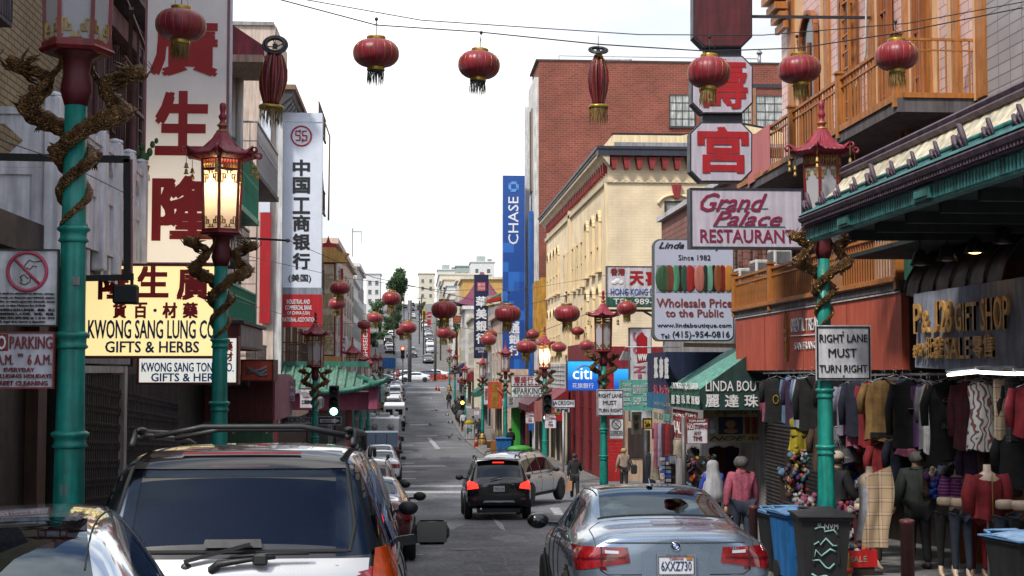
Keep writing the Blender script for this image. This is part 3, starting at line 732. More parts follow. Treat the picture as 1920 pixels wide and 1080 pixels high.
def orn():
 mb=MB()
 mb.tube([(0,-.10,0),(-.02,-.07,.10),(-.03,-.02,.20),(-.02,.04,.22),(0,.06,.15),(-.02,.04,.08),(0,.09,.03)],[.018,.026,.024,.02,.018,.02,.022],6)
 mb.tube([(0,.06,.0),(-.02,.12,.06),(-.02,.15,.12),(0,.19,.08),(0,.2,0)],[.02,.028,.03,.024,.02],6)
 mb.tube([(0,-.02,0),(-.03,0,.09),(0,.03,0)],.02,5)
 mb.ell((-.02,.02,.10),.03,.035,.04,8,5)
 return mb
ome=orn().mesh('ornament'); fixn(ome)
y=17.3; k=0
while y > 9.8:
 o=b.put('ornament',ome,M['purple'],(4.90,y,2.0),0); s_=1.0 if k % 4==0 else .74; o.scale=(s_,s_,s_); y -=.62; k +=1
b.p('pipe',MB().tube([(8.5,19.9,3.0),(7.2,19.2,2.6),(6.6,18.9,2.42)],.03,8).tube([(8.5,19.9,3.0),(8.6,20.1,3.05),(8.62,20.1,3.5)],.03,8),M['steel'])
mat('spotglow',(1,.55,.15),.4,emit=5,var=0)
for i,(x,y_,px) in enumerate(((1828,470,1),(1725,493,0),(1776,484,0),(1881,452,0))):
 p=PY(x,y_,16.3 if i==0 else 17.5-i*.6)
 t=T('spotlight',['lit spotlight glowing amber under the dark eave','unlit black spotlight farthest left under the dark eave','unlit black spotlight left of the lit one','unlit black spotlight right of the lit one'][i],'lamp',p)
 obj('housing',MB().lathe([(.03,.16),(.07,.13),(.10,.02),(.12,-.03),(.11,-.03),(.09,.02),(.03,.12)],16).tube([(0,0,.14),(0,0,1.72-p.z)],.012,5),M['black'],t)
 obj('bulb',MB().ell((0,0,-.005),.09,.09,.035,14,6),M['spotglow'] if i==0 else M['steel'],t)
t=T('barrel_awning','dark brown barrel awning above the cloth gift shop banner','awning',(7.0,18.2,1.0))
mb=MB().grid(lambda u,v:(0+1.25*(1-cos(u*pi/2)),-1.75+3.4*v,.06+.85*sin(u*pi/2)+.02*sin(v*34)),10,40)
mat('awnbrown',(.065,.040,.028),.55,var=.4,vs=3,bump=.2)
obj('cover',mb,M['awnbrown'],t)
for v in range(7):
 y_=-1.75+3.4*v/6; obj('rib',MB().tube([(1.25*(1-cos(u*pi/20))-.012,y_,.06+.85*sin(u*pi/20)+.012) for u in range(11)],.016,5),M['awnbrown'],t)
mb=MB(); P=[(1.25*(1-cos(u*pi/20)),1.65,.06+.85*sin(u*pi/20)) for u in range(11)]+[(1.25,1.65,.06)]; mb.add(P,[tuple(range(12))]); obj('end_panel',mb,M['awnbrown'],t)
Y0,Y1=21.36,32.9
b=B('orange_balcony_building','orange and pink building with two long orange balconies above the red panel','building',(8.7,27,zg(27)))
b.p('wall',MB().box(8.7,20,Y0,Y1,4.1,14),M['pinktile'])
b.p('wall',MB().box(9.0,20,Y0,Y1,1.0,4.1),mat('brownwall',(.16,.055,.035),.7))
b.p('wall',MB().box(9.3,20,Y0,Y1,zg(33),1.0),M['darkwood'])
def pil(px0,px1,m='orange',z0=4.2,z1=14,dx=.05):
 a,c=YX(px0,8.7),YX(px1,8.7); b.p('pilaster',MB().box(8.7-dx,8.71,min(a,c),max(a,c),z0,z1),M[m])
mat('peach',(.72,.44,.24),.6,var=.15)
for a,c in ((1487,1500),(1556,1566),(1583,1591),(1612,1620),(1640,1652),(1660,1668),(1706,1716),(1752,1762),(1800,1812),(1846,1862)):pil(a,c,'orange')
for a,c in ((1500,1513),(1547,1556),(1652,1660),(1716,1730),(1762,1772),(1790,1800),(1838,1846)):pil(a,c,'peach',dx=.025)
for a,c,ar in ((1515,1546,True),(1593,1611,True),(1668,1688,False),(1733,1751,False)):
 ya,yc=YX(a,8.7),YX(c,8.7); w_=abs(ya-yc)
 top=7.3 if ar else 7.4
 window(b,'R',8.66,(ya+yc)/2,4.25,w_,top-4.25,'windark','orangedk',(2,4),.1,True,ar,.09)
yl=YX(1486,8.7)
mb=MB(); 
for i,q in enumerate((.1,.2,.3,.42)):mb.box(8.55-q,8.56,yl-.5,yl+.3,7.9+i*.22,7.9+i*.22+.16)
b.p('bracket',mb,M['orange'])
mb=MB(); yb=YX(1602,8.5)
for s_ in (-.22,.22):mb.bar((8.42,yb+s_,4.3),(8.42,yb+s_,13),.05)
for i in range(24):mb.bar((8.42,yb-.22,4.6+i*.33),(8.42,yb+.22,4.6+i*.33),.035)
b.p('fire_ladder',mb,M['orange'])
b.p('cable_run',MB().tube([(8.5,YX(1640,8.5),9),(8.5,YX(1632,8.5),6),(8.45,YX(1615,8.5),5.4),(8.5,YX(1610,8.5),5)],.02,4),M['whitewall'])
def rail(name,label,X,y0,y1,zb,zt,posts,slab,endrail=False,n=60,par_mat='orange',pw=.13,ends=()):
 b_=B(name,label,'balcony',(X,(y0+y1)/2,zb)); bw=.022
 b_.p('top_rail',MB().box(X-.03,X+.04,y0,y1,zt-.05,zt),M[par_mat])
 b_.p('mid_rail',MB().box(X-.015,X+.025,y0,y1,zt-.20,zt-.17),M[par_mat])
 b_.p('bottom_rail',MB().box(X-.02,X+.04,y0,y1,zb+.02,zb+.10),M[par_mat])
 me=MB().box(-bw/2,bw/2,-bw/2,bw/2,zb+.102-zb,zt-.052-zb).mesh('baluster'); me.materials.append(M[par_mat])
 for i in range(n):
  y=y0+(y1-y0)*(i+.5)/n
  b_.put('baluster',me,None,(X+.005,y,zb))
 for y in posts:
  b_.p('post',MB().box(X-pw*.6,X+pw*.4,y-pw/2,y+pw/2,zb-.12,zt+.06).box(X-pw*.8,X+pw*.6,y-pw*.7,y+pw*.7,zt+.062,zt+.10),M[par_mat])
 b_.p('slab',MB().box(X-.04,8.98,y0,y1,zb-slab,zb+.015),M['slabgrey'])
 b_.p('edge_board',MB().box(X-.07,X-.042,y0,y1,zb-.02,zb+.09),M[par_mat])
 return b_
b2=rail('balcony','upper orange balcony with red cloth draped over its rail',7.5,21.36,32.2,4.22,5.18,[21.43,24.4,27.6,31.0],.2,n=60)
me=MB().box(-.012,.012,-.012,.012,0,.86).mesh('baluster'); me.materials.append(M['orange'])
for i in range(9):b2.put('baluster',me,None,(7.62+i*.125,21.36,4.32))
b2.p('end_rail',MB().box(7.55,8.7,21.34,21.38,5.14,5.18).box(7.55,8.7,21.345,21.375,4.98,5.0).box(7.55,8.7,21.33,21.39,4.24,4.32),M['orange'])
for yy in (22.9,23.15,25.6,26.0):b2.p('strut',MB().bar((8.2,yy-.1,3.1),(8.2,yy+.12,4.02),.06).bar((8.2,yy+.3,3.1),(8.2,yy+.12,4.02),.05).bar((8.2,yy,3.5),(8.2,yy+.3,3.8),.04),M['orange'])
b3=rail('balcony','lower orange balcony directly above the red panel',7.5,21.42,32.8,1.40,2.20,[21.5,25.3,29.4,32.75],.14,n=84)
b3.p('dotted_strip',MB().box(7.40,7.428,21.42,32.8,1.40,1.46),M['orange'])
b.p('panel',MB().box(7.5,7.62,Y0+.08,32.75,.03,1.22),M['panelred'])
b.p('panel_end',MB().box(7.62,9.3,Y0+.06,Y0+.14,.03,1.25),mat('enddark',(.05,.015,.012),.7))
b.p('flashing',MB().box(7.47,7.5,Y0+.08,32.75,1.222,1.25),M['whitewall'])
b.p('band',MB().box(7.485,7.62,Y0+.08,32.75,1.252,1.378),mat('mauve',(.10,.05,.055),.7))
for yy in (24.2,27.0,30.0):b.p('panel_joint',MB().box(7.494,7.4995,yy,yy+.012,.04,1.21),M['maroon'])
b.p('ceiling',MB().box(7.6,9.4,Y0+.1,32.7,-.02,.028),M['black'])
for i,(yy,cc) in enumerate(((22.6,'orangedk'),(23.6,'awngreen'),(24.6,'wframe'),(26.2,'maroon'),(27.5,'greywall'))):
 t=T('storage_rack',['orange wooden rack stored on the lower balcony','green wooden rack stored on the lower balcony','pale wooden rack stored on the lower balcony','maroon wooden rack stored on the lower balcony','grey wooden rack stored on the lower balcony'][i],'rack',(8.3,yy,1.42))
 mb=MB()
 for k in range(6):mb.bar((0,-.35+k*.14,0),(0,-.35+k*.14,1.25),.05)
 for k in range(3):mb.bar((0.03,-.4,.1+k*.5),(.03,.4,.1+k*.5),.05)
 obj('slats',mb,M[cc],t)
t=T('striped_cloth','pink and red woven cloth hung over the upper balcony rail','cloth',(7.44,30.1,4.5))
def clothm(key,cols,sc_,ax=0,rough=.85,plaid=False):
 m=bpy.data.materials.new('m_'+key); M[key]=m; m.use_nodes=True; N=m.node_tree.nodes; L=m.node_tree.links; p=N['Principled BSDF']; p.inputs['Roughness'].default_value=rough
 t_=N.new('ShaderNodeTexCoord'); s_=N.new('ShaderNodeSeparateXYZ'); L.new(t_.outputs['Object'],s_.inputs[0])
 def band(axis):
  m1=N.new('ShaderNodeMath'); m1.operation='MULTIPLY'; L.new(s_.outputs[axis],m1.inputs[0]); m1.inputs[1].default_value=sc_
  m2=N.new('ShaderNodeMath'); m2.operation='FRACT'; L.new(m1.outputs[0],m2.inputs[0])
  r_=N.new('ShaderNodeValToRGB'); r_.color_ramp.interpolation='CONSTANT'; L.new(m2.outputs[0],r_.inputs[0])
  el=r_.color_ramp.elements
  while len(el) < len(cols):el.new(.5)
  for i,(q,c) in enumerate(cols):el[i].position=q; el[i].color=(*lin(c),1)
  return r_
 r=band(ax)
 if plaid:
  r2_=band(2 if ax !=2 else 0); mm=N.new('ShaderNodeMix'); mm.data_type='RGBA'; mm.inputs[0].default_value=.5; L.new(r.outputs[0],mm.inputs[6]); L.new(r2_.outputs[0],mm.inputs[7]); L.new(mm.outputs[2],p.inputs['Base Color'])
 else:L.new(r.outputs[0],p.inputs['Base Color'])
 return m
clothm('wovenred',[(0,(.5,.10,.10)),(.3,(.55,.25,.24)),(.5,(.45,.07,.09)),(.8,(.6,.32,.3))],9,1)
obj('cloth',MB().grid(lambda u,v:(.0-.03*sin(u*9)*v,-.95+1.9*u,.70-.95*v-.12*u*v),30,10),M['wovenred'],t)
b=B('stone_building','low reddish stone building with small arched windows, behind the bracelet billboard','building',(8.1,39,zg(39)))
b.p('wall',MB().box(8.1,20,32.95,46,1.6,4.9),M['stone'])
b.p('wall',MB().box(8.12,20,32.95,46,zg(44),1.6),M['greywall'])
b.p('coping',MB().box(7.95,20,32.95,46.1,4.9,5.05),M['whitewall'])
for px in (1388,1417,1447,1476):
 yy=YX(px,8.1); window(b,'R',8.09,yy,2.35,.75,.9,'windark','stone',(1,1),.08,True,True,.08)
for px,py in ((1384,520),(1415,505),(1449,485)):
 p=PX(px,py,7.75); t=T('air_conditioner','window air conditioner unit, %s in the row on the stone wall' % {1384:'left',1415:'middle',1449:'right'}[px],'air conditioner',(7.7,p.y,p.z-.2))
 obj('case',MB().bbox(0,.4,-.3,.3,0,.4,.02),M['whitewall'],t)
 mb=MB()
 for k in range(7):mb.box(-.012,-.002,-.26,.26,.05+k*.045,.07+k*.045)
 obj('grille',mb,M['steel'],t); obj('side_grille',MB().box(.05,.35,-.312,-.302,.08,.33),M['steel'],t)
YC=61.6; b=B('yellow_bank_building','pale yellow brick corner building with dark cornice and red arch keystones','building',(8.5,YC,zg(62)))
YE=90.6
b.p('wall',MB().box(8.5,24,YC,YE,.2,9.9),M['brickcream'])
b.p('parapet',MB().box(8.75,24,YC+.3,YE,9.9,10.45),M['yellow'])
b.p('gable',MB().prism([(11.8,10.45),(17.5,10.45),(14.4,11.0)],YC+.3,YC+.6,'y'),M['yellow'])
b.p('gable_coping',MB().bar((8.7,YC+.4,10.5),(11.9,YC+.4,10.5),.14,.1).bar((11.9,YC+.4,10.48),(14.4,YC+.4,11.06),.14,.1).bar((14.4,YC+.4,11.06),(17.6,YC+.4,10.48),.14,.1),M['black'])
b.p('parapet_flashing',MB().box(8.8,20,YC+.22,YC+.298,9.93,10.12),M['steel'])
b.p('cornice',MB().prism([(8.5,9.0),(8.4,9.1),(8.2,9.35),(8.05,9.45),(8.05,9.6),(8.5,9.7)],YC-.5,YE,'y'),M['cream'])
b.p('cornice_edge',MB().box(8.0,8.7,YC-.4,YE,9.6,9.72).box(7.94,8.05,YC-.42,YE,9.72,9.85),mat('cornicedk',(.03,.03,.045),.5))
b.p('cornice_front',MB().box(7.98,24,YC-.55,YC-.02,9.42,9.7).box(7.92,24,YC-.6,YC-.1,9.7,9.82),M['cornicedk'])
for i in range(26):
 x=8.62+i*.56; b.p('bracket',MB().prism([(x+.02,8.86),(x+.18,8.86),(x+.27,9.37),(x-.07,9.37)],YC-.42,YC-.002,'y'),mat('bracketred',(.26,.02,.018),.6))
i=0; y=YC+.3
while y < YE-1:b.p('bracket',MB().prism([(y,8.75),(y+.2,8.75),(y+.26,9.25),(y-.06,9.25)],8.3,8.498,'x'),M['bracketred']); y +=.75
b.p('string_course',MB().box(8.42,24,YC-.08,YC-.002,8.28,8.42).box(8.38,8.498,YC,YE,8.3,8.5),M['cream'])
mb=MB(); x=8.5
while x < 21:mb.box(x,x+.14,YC-.10,YC-.082,8.30,8.40); x +=.28
b.p('dentil',mb,M['yellow'])
b.p('pilaster',MB().box(8.38,8.498,YC+14.6,YC+15.4,.2,8.75),M['yellow']); b.p('pilaster',MB().box(8.38,8.498,YC+.02,YC+.5,.2,8.3),M['yellow'])
for px in (1103,1114,1126):window(b,'R',8.49,YX(px,8.5),4.6,1.15,2.2,'winglass','yellow',(1,2),.14,True,True,.14)
for px in (1103,1114,1126):window(b,'R',8.49,YX(px,8.5),1.0,1.15,2.4,'winglass','yellow',(1,2),.14,True,True,.14)
for px in (1062,1070,1078,1087,1095):
 for z in (1.0,4.3):window(b,'R',8.49,YX(px,8.5),z,1.0,2.3,'winglass','yellow',(1,2),.12,True,False,.12)
for px in (1030,1036,1042,1048):
 for z in (1.0,4.6):window(b,'R',8.49,YX(px,8.5),z,1.3,2.2,'winglass','yellow',(1,2),.12,True,True,.12)
p=PY(1268,430,YC); window(b,'S',YC-.01,p.x,p.z,1.05,1.25,'winlight','darkwood',(1,1),.1,True,False,.06)
b.p('window_hood',MB().tube([(p.x+1.05*cos(a)*.75,YC-.05,p.z+1.1+.42*sin(a)) for a in [pi*i/12 for i in range(13)]],.07,6),M['yellow'])
b.p('keystone',MB().prism([(p.x-.1,p.z+1.35),(p.x+.12,p.z+1.35),(p.x+.22,p.z+1.95),(p.x-.2,p.z+1.95)],YC-.2,YC-.01,'y'),M['bracketred'])
gz62=gz(62)+.1
b.p('base_wall',MB().box(8.52,24,YC+.02,YE,zg(70)-.5,.2),mat('beigewall',(.42,.29,.20),.75,var=.15,vs=.8))
b.p('fascia',MB().box(8.15,8.515,YC+.02,75,.05,1.35),mat('bankred',(.20,.012,.016),.5,var=.2))
b.p('fascia',MB().box(8.2,24,YC-.12,YC+.015,.05,1.1),M['bankred'])
for a,c in ((1063,1071),(1080,1086),(1095,1102),(1110,1130)):
 ya,yc=YX(a,8.42),YX(c,8.42); b.p('column',MB().bbox(8.41,8.53,min(ya,yc),max(ya,yc),gz(70)-.35,.05,.02),M['bankred'])
for a,c in ((1071,1080),(1086,1095),(1102,1110)):
 ya,yc=YX(a,8.45),YX(c,8.45); window(b,'R',8.5,(ya+yc)/2,gz(68)+.2,abs(ya-yc)*.98,4.6,'windark','maroon',(2,3),.08,False,False,.07)
pr=PY(1142,800,YC); pr2=PY(1166,800,YC)
b.p('corner_pier',MB().box(pr.x-.3,pr2.x,YC-.14,YC+.01,gz62-.3,.04),M['redtile'])
p=PY(1192,790,YC); b.p('plaque',MB().bbox(p.x-.35,p.x+.35,YC-.06,YC+.01,gz62+1.05,gz62+2.35,.02),mat('plaque',(.07,.05,.045),.35,metal=.4))
y0_,y1_=YX(1062,8.4),YX(1026,8.4)
b.p('lattice',MB().box(8.35,8.51,y0_,y1_,-1.5,.45),M['greywall'])
mb=MB()
for i in range(12):mb.box(8.31,8.348,y0_+(y1_-y0_)*i/12,y0_+(y1_-y0_)*i/12+.22,-1.5,.45)
for i in range(8):mb.box(8.29,8.309,y0_,y1_,-1.45+i*.25,-1.39+i*.25)
b.p('grille',mb,M['whitewall'])
YB=96.2; b=B('brick_building','tall plain red brick building rising behind the yellow one','building',(8.5,YB,zg(96)))
TOP=21.3
b.p('wall',MB().box(8.5,30,YB,101.5,zg(100)-1,TOP),M['brickred'])
b.p('wall',MB().box(30,40,YB+3,112,zg(100)-1,TOP-.5),M['brickred'])
b.p('coping',MB().box(8.3,30.1,YB-.06,101.5,TOP,TOP+.12),mat('copdark',(.05,.04,.04),.7))
b.p('front',MB().box(8.2,8.498,YB+.1,101.4,-6,20.2),M['whitewall'])
b.p('front_recess',MB().box(8.14,8.198,YB+1.4,YB+4.2,12.5,18.3),mat('lattbrown',(.25,.19,.13),.8))
b.p('front_recess',MB().box(8.14,8.198,YB+1.2,YB+4.6,-3,10.5),M['winglass'])
b.p('blue_strip',MB().box(7.9,8.15,YB+.6,YB+1.5,-4,11),mat('cobalt',(.01,.10,.38),.45,var=.2))
b.p('roof_rail',MB().tube([(10,YB+1,TOP+.6),(24,YB+1,TOP+.6)],.03,4).tube([(10,YB+1,TOP),(10,YB+1,TOP+.6)],.03,4).tube([(24,YB+1,TOP),(24,YB+1,TOP+.6)],.03,4),M['steel'])
b.p('roof_vent',MB().bbox(13.2,15.2,YB+1.5,YB+3,TOP+.1,TOP+.6,.05),M['whitewall'])
for x0,x1,y0,y1 in ((1255,1303,178,238),(1379,1411,180,240),(1417,1486,180,240)):
 a=PY(x0,y1,YB); c=PY(x1,y0,YB)
 window(b,'S',YB-.01,(a.x+c.x)/2,a.z,c.x-a.x,c.z-a.z,'winlight','cornicedk',(4,4),.08,True,False,.06)
a=PY(1408,162,YB); b.p('band',MB().box(a.x,30,YB-.1,YB-.002,a.z-.1,a.z+.15),M['cornicedk'])
a=PY(1411,240,YB); c=PY(1417,165,YB); b.p('pilaster',MB().box(a.x-.1,c.x,YB-.08,YB-.002,a.z-1,c.z),mat('tan',(.32,.16,.08),.7))
def block(name,label,x0,x1,y0,y1,zt,m,side='R',nx=3,nz=3,wz0=1.0,wh=1.6,glass='winglass',cornice=True,south=True,ww=1.0,frame='wframe'):
 zb=zg((y0+y1)/2)-3; bb=B(name,label,'building',((x0+x1)/2,y0,zb))
 bb.p('wall',MB().box(x0,x1,y0,y1,zb,zt),M[m])
 X=x0 if side=='R' else x1; sg=-1 if side=='R' else 1
 if cornice:bb.p('cornice',MB().box(x0-.35,x1+.35,y0-.35,y1,zt-.35,zt+.05),M[m] if cornice is True else M[cornice])
 if nz:
  dz=(zt-1-wz0)/nz
  for j in range(nz):
   for i in range(nx):window(bb,side,X+sg*.01,y0+(y1-y0)*(i+.5)/nx,wz0+dz*j,ww,min(wh,dz*.7),glass,frame,(1,2),.1)
   if south:
    for i in range(2):window(bb,'S',y0-.01,x0+(x1-x0)*(i+.5)/2,wz0+dz*j,min(ww,(x1-x0)*.3),min(wh,dz*.7),glass,frame,(1,2),.1)
 return bb
mat('pinkpale',(.58,.43,.34),.7); mat('ochre',(.58,.34,.10),.7); mat('creampale',(.66,.6,.48),.7); mat('greygreen',(.36,.42,.38),.7); mat('white2',(.68,.68,.68),.7)
block('row_building','pale pink building behind the navy bank sign',7.3,16,112,132,5.0,'pinkpale',nx=4,nz=2,wz0=-.5)
block('row_building','grey building with rooftop boxes above the navy bank sign',7.2,18,132,150,7.0,'greywall',nx=3,nz=2,wz0=0)
block('row_building','cream building with green trim beside the pagoda roof',6.4,14,150,165,6.0,'creampale',nx=4,nz=2,wz0=.5)
pb=block('pagoda_building','building topped by a curved purple pagoda roof',6.0,12,165,180,7.6,'whitewall',nx=3,nz=2,wz0=1)
rp=MB(); prf=[(0,0),(.22,.05),(.45,.22),(.62,.5),(.78,.9),(.9,1.0)]
def pag(u,v):
 a=v*4; i=int(a) % 4; q=a-int(a) if v < 1 else 0
 cs=[(-1,-1),(1,-1),(1,1),(-1,1)]; c0=cs[i]; c1_=cs[(i+1) % 4]; x=c0[0]+(c1_[0]-c0[0])*q; y=c0[1]+(c1_[1]-c0[1])*q
 r=1-u*.95; lift_=.5*(1-u)**4*abs(2*q-1)**3
 return (8.2+x*3.6*r,171+y*3.6*r,7.8+lift_+4.2*u**1.7)
pb.p('pagoda_roof',MB().grid(pag,12,48),mat('pagpurple',(.16,.03,.07),.5),norm=False)
block('row_building','ochre yellow house on the right of the rising street',7.6,22,219,236,14.6,'ochre',nx=3,nz=3,wz0=4,cornice='creampale')
block('row_building','cream house with bay windows beyond the ochre one',7.4,20,237,252,15.5,'creampale',nx=3,nz=3,wz0=5)
cols=['white2','creampale','greygreen','white2','pinkpale','creampale','greywall','white2','creampale','white2']
lb_r=['white narrow house third up the hill on the right','cream flat-roofed house midway up the right side of the hill','grey green house on the right side of the hill','white rendered house near the yellow vertical sign','pink house high on the right side of the hill',
  'long cream block high on the right of the hill','grey flat-roofed block near the hill top at right','white block at the hill top on the right','cream tower block just below the hill top','farthest white block at the right of the hill top']
y=253
for i in range(10):
 L_=[16,18,20,22,24,28,30,30,34,34][i]; zt=-gz(y) and gz(y)+[10.5,11.5,10,12.5,11,13.5,12.5,13,15,13][i]
 block('hill_house',lb_r[i],6.8+i*.15,24,y,y+L_-.5,zt,cols[i],nx=4,nz=3,wz0=gz(y)+1.5,ww=1.3); y +=L_
lb_l=['white house at the foot of the hill on the left, behind the scaffold','tall white house with dark windows, left of the hill','grey green house low on the left of the hill','pale house behind the shrubs on the left','cream house far up the left side']
y=219
for i in range(5):
 L_=[20,24,26,30,34][i]
 block('hill_house',lb_l[i],-30,-9.0-i*1.3,y,y+L_-.5,gz(y)+[13.5,16,12,10,9][i],['white2','white2','greygreen','creampale','creampale'][i],'L',nx=5,nz=4,wz0=gz(y)+1.5,ww=1.2); y +=L_
for i,(px,w_,top,d,m) in enumerate(((800,30,512,640,'creampale'),(838,34,505,600,'white2'),(868,26,498,560,'greygreen'),(905,44,490,520,'white2'),(700,26,512,520,'white2'),(770,20,575,690,'white2'))):
 a=PY(px-w_/2,top,d); c=PY(px+w_/2,top,d)
 block('crest_building',['cream block on the skyline left of the others','white block on the skyline with rooftop sheds','grey green block on the skyline','wide white block on the skyline just left of the tall blue sign','white block on the skyline left of the big tree','small white house closing the street on the crest'][i],
          a.x,c.x,d,d+14,a.z,m,'L',nx=2,nz=3,wz0=a.z-11,ww=1.2)
 t=T('rooftop_shed','small shed on the skyline roof, number %s from the left' % ['one','two','three','four','zero','five'][i],'shed',((a.x+c.x)/2,d+5,a.z)) if i in (1,3) else None
 if t:
  t['label']={1:'small plant shed on the white skyline block',3:'small plant shed on the wide white skyline block'}[i]
  obj('hut',MB().box(-2,1.2,-1.5,1.5,.06,2.2),M['greygreen'],t); obj('vent',MB().box(2,3.6,-1,1,.06,1.2),M['steel'],t); obj('mast',MB().bar((2.6,0,1.2),(2.6,0,4),.15),M['steel'],t)
#============================================================left side
b=B('white_balcony_building','dark storefront building with white panelled balcony and yellow brick above, far left','building',(-5.5,17,zg(17)))
b.p('wall',MB().box(-14,-5.6,6,23.6,1.2,12),M['brickyel'])
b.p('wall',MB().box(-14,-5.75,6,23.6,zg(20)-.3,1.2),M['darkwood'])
b.p('overhang',MB().box(-14,-5.2,6,18.6,4.45,9),mat('ovh',(.14,.12,.13),.8,var=.3,vs=6,stretch=(1,1,.2)))
mb=MB(); y=11
while y < 18.5:mb.box(-5.2+.002,-5.17,y,y+.03,4.5,9); y +=.11
b.p('overhang_slats',mb,M['ovh'])
for yy,w_ in ((14.6,1.6),(17.0,.9)):window(b,'L',-5.59,yy,2.6,w_,1.75,'windark','tealroof',(2,2),.1)
b.p('storefront_post',MB().box(-5.74,-5.6,14.8,15.0,zg(15),1.1).box(-5.74,-5.55,21.6,22.1,zg(22),1.1),mat('brownpost',(.06,.025,.015),.6))
b.p('ledge',MB().box(-5.74,-4.35,12,23.5,1.35,1.72),M['darkwood'])
mat('balcwhite',(.84,.83,.88),.65,var=.22,vs=3,bump=.1)
bb=B('balcony','white panelled balcony with hexagonal openings on the left','balcony',(-4.3,20,1.7)); XB=-4.3
posts=[YX(px,XB) for px in (90,178,206,232,256,279)]
def hexpanel(mb,org,ux,uz,W,H):
 """frame-and-panel bay with a hexagonal hole above and a recessed field below; local origin org"""
 def q(u,v,d=0):return tuple(org+ux*u*W+Vector((0,0,v*H))+uz*d)
 th=.06
 hx=[(.16,.78),(.30,.62),(.70,.62),(.84,.78),(.70,.93),(.30,.93)]
 outer=[(0,.56),(.5,.56),(1,.56),(1,1),(.5,1),(0,1)]
 hh=[(.16,.78),(.3,.64),(.7,.64),(.84,.78),(.7,.92),(.3,.92)]
 o2=[(0,.78),(0,.56),(1,.56),(1,.78),(1,1),(0,1)]
 V=[]; F=[]
 for dd in (0,th):
  V +=[q(u,v,dd) for u,v in o2]+[q(u,v,dd) for u,v in hh]
 for i in range(6):
  j=(i+1) % 6; F.append((i,j,6+j,6+i)); F.append((12+i,18+i,18+j,12+j)); F.append((6+i,6+j,18+j,18+i)); F.append((i,12+i,12+j,j))
 mb.add(V,F)
 for (u0,v0,u1,v1,d) in ((0,0,1,.06,0),(0,.5,1,.558,0),(0,.06,.09,.5,0),(.91,.06,1,.5,0),(.09,.06,.91,.5,.035),(.49,.06,.51,.5,.0)):
  P=[q(u0,v0,d),q(u1,v0,d),q(u1,v1,d),q(u0,v1,d)]; P +=[tuple(Vector(x)+uz*(th-d)) for x in P]
  mb.add(P,[(0,1,2,3),(4,7,6,5),(0,4,5,1),(1,5,6,2),(2,6,7,3),(3,7,4,0)])
zb_,zt_=1.62,3.05
for y in posts:
 bb.p('post',MB().bbox(XB-.08,XB+.12,y-.11,y+.11,zb_-.25,zt_+.22,.02).lathe([(.12,zt_+.22),(.11,zt_+.26),(.02,zt_+.29)],8,(XB+.02,y,0)),M['balcwhite'])
for a,c in zip(posts,posts[1:]):
 mb=MB(); hexpanel(mb,Vector((XB+.05,c-.11,zb_)),Vector((0,-1,0)),Vector((-1,0,0)),c-a-.22,zt_-zb_); bb.p('panel',mb,M['balcwhite'])
 for q in (.2,.75):
  y=a+(c-a)*q; bb.p('bracket',MB().prism([(XB+.03,zb_-.02),(XB-.5,zb_-.02),(XB-.4,zb_-.2),(XB-.1,zb_-.28),(XB+.03,zb_-.36)],y-.08,y+.08,'y'),M['balcwhite'])
mb=MB(); ya=posts[0]
hexpanel(mb,Vector((XB-.08-1.55,ya-.05,zb_)),Vector((1,0,0)),Vector((0,1,0)),1.55,zt_-zb_); bb.p('end_panel',mb,M['balcwhite'])
bb.p('top_rail',MB().box(XB-.03,XB+.08,posts[0]+.11,posts[-1]-.1,zt_+.002,zt_+.09).box(XB-1.63,XB-.08,ya-.08,ya+.05,zt_+.002,zt_+.09),M['balcwhite'])
bb.p('scroll',MB().prism([(XB-.5,zb_-.002),(XB-.08,zb_-.002),(XB-.08,zb_-.28),(XB-.16,zb_-.22),(XB-.2,zb_-.12),(XB-.32,zb_-.1)],ya-.04,ya+.04,'y'),M['balcwhite'])
bb.p('deck',MB().box(-5.6,XB-.09,ya+.06,posts[-1],zb_-.1,zb_+.05),M['slabgrey'])
b=B('pink_column_building','dusky pink building with columns and fire escape behind the white balcony','building',(-5.4,26,zg(26)))
b.p('wall',MB().box(-14,-5.5,23.65,30.5,.9,14),mat('dustypink',(.24,.12,.125),.75,var=.3))
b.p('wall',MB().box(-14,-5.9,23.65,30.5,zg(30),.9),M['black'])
for px in (176,199,217,240,262):
 y=YX(px,-5.3); b.p('column',MB().lathe([(.11,1.2),(.13,1.3),(.1,1.4),(.1,5.6),(.14,5.7)],12,(-5.3,y,0)),M['dustypink'])
b.p('beam',MB().box(-5.5,-5.0,23.7,30.4,5.75,6.1),M['dustypink'])
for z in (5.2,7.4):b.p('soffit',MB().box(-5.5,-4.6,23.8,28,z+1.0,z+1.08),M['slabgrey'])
fe=T('fire_escape','steel fire escape above the white balcony','fire escape',(-5,25,3))
mb=MB()
for i in range(14):mb.bar((-.2,-1.4+i*.2,.2),(-.2,-1.4+i*.2,3.2),.02)
mb.bar((-.2,-1.6,.2),(-.2,1.6,.2),.05).bar((.4,-1.6,1.3),(.4,1.6,1.3),.06).bar((.4,-1.8,2.9),(-.4,2,.2),.07).bar((.3,-1.9,3.1),(.3,1.8,2.2),.05)
obj('bars',mb,mat('ironpink',(.12,.07,.07),.6),fe)
mb=MB()
for s_ in (-.2,.2):mb.bar((.1,.6+s_,-.6),(.1,.6+s_,4.5),.04)
for i in range(16):mb.bar((.1,.4,-.5+i*.3),(.1,.8,-.5+i*.3),.025)
obj('ladder',mb,M['ironpink'],fe)
b=B('herb_shop_front','shop front with folding scissor gates under the yellow herb shop sign','shop front',(-5.5,26,gz(26)))
mat('galv',(.42,.40,.42),.45,metal=.3,var=.3)
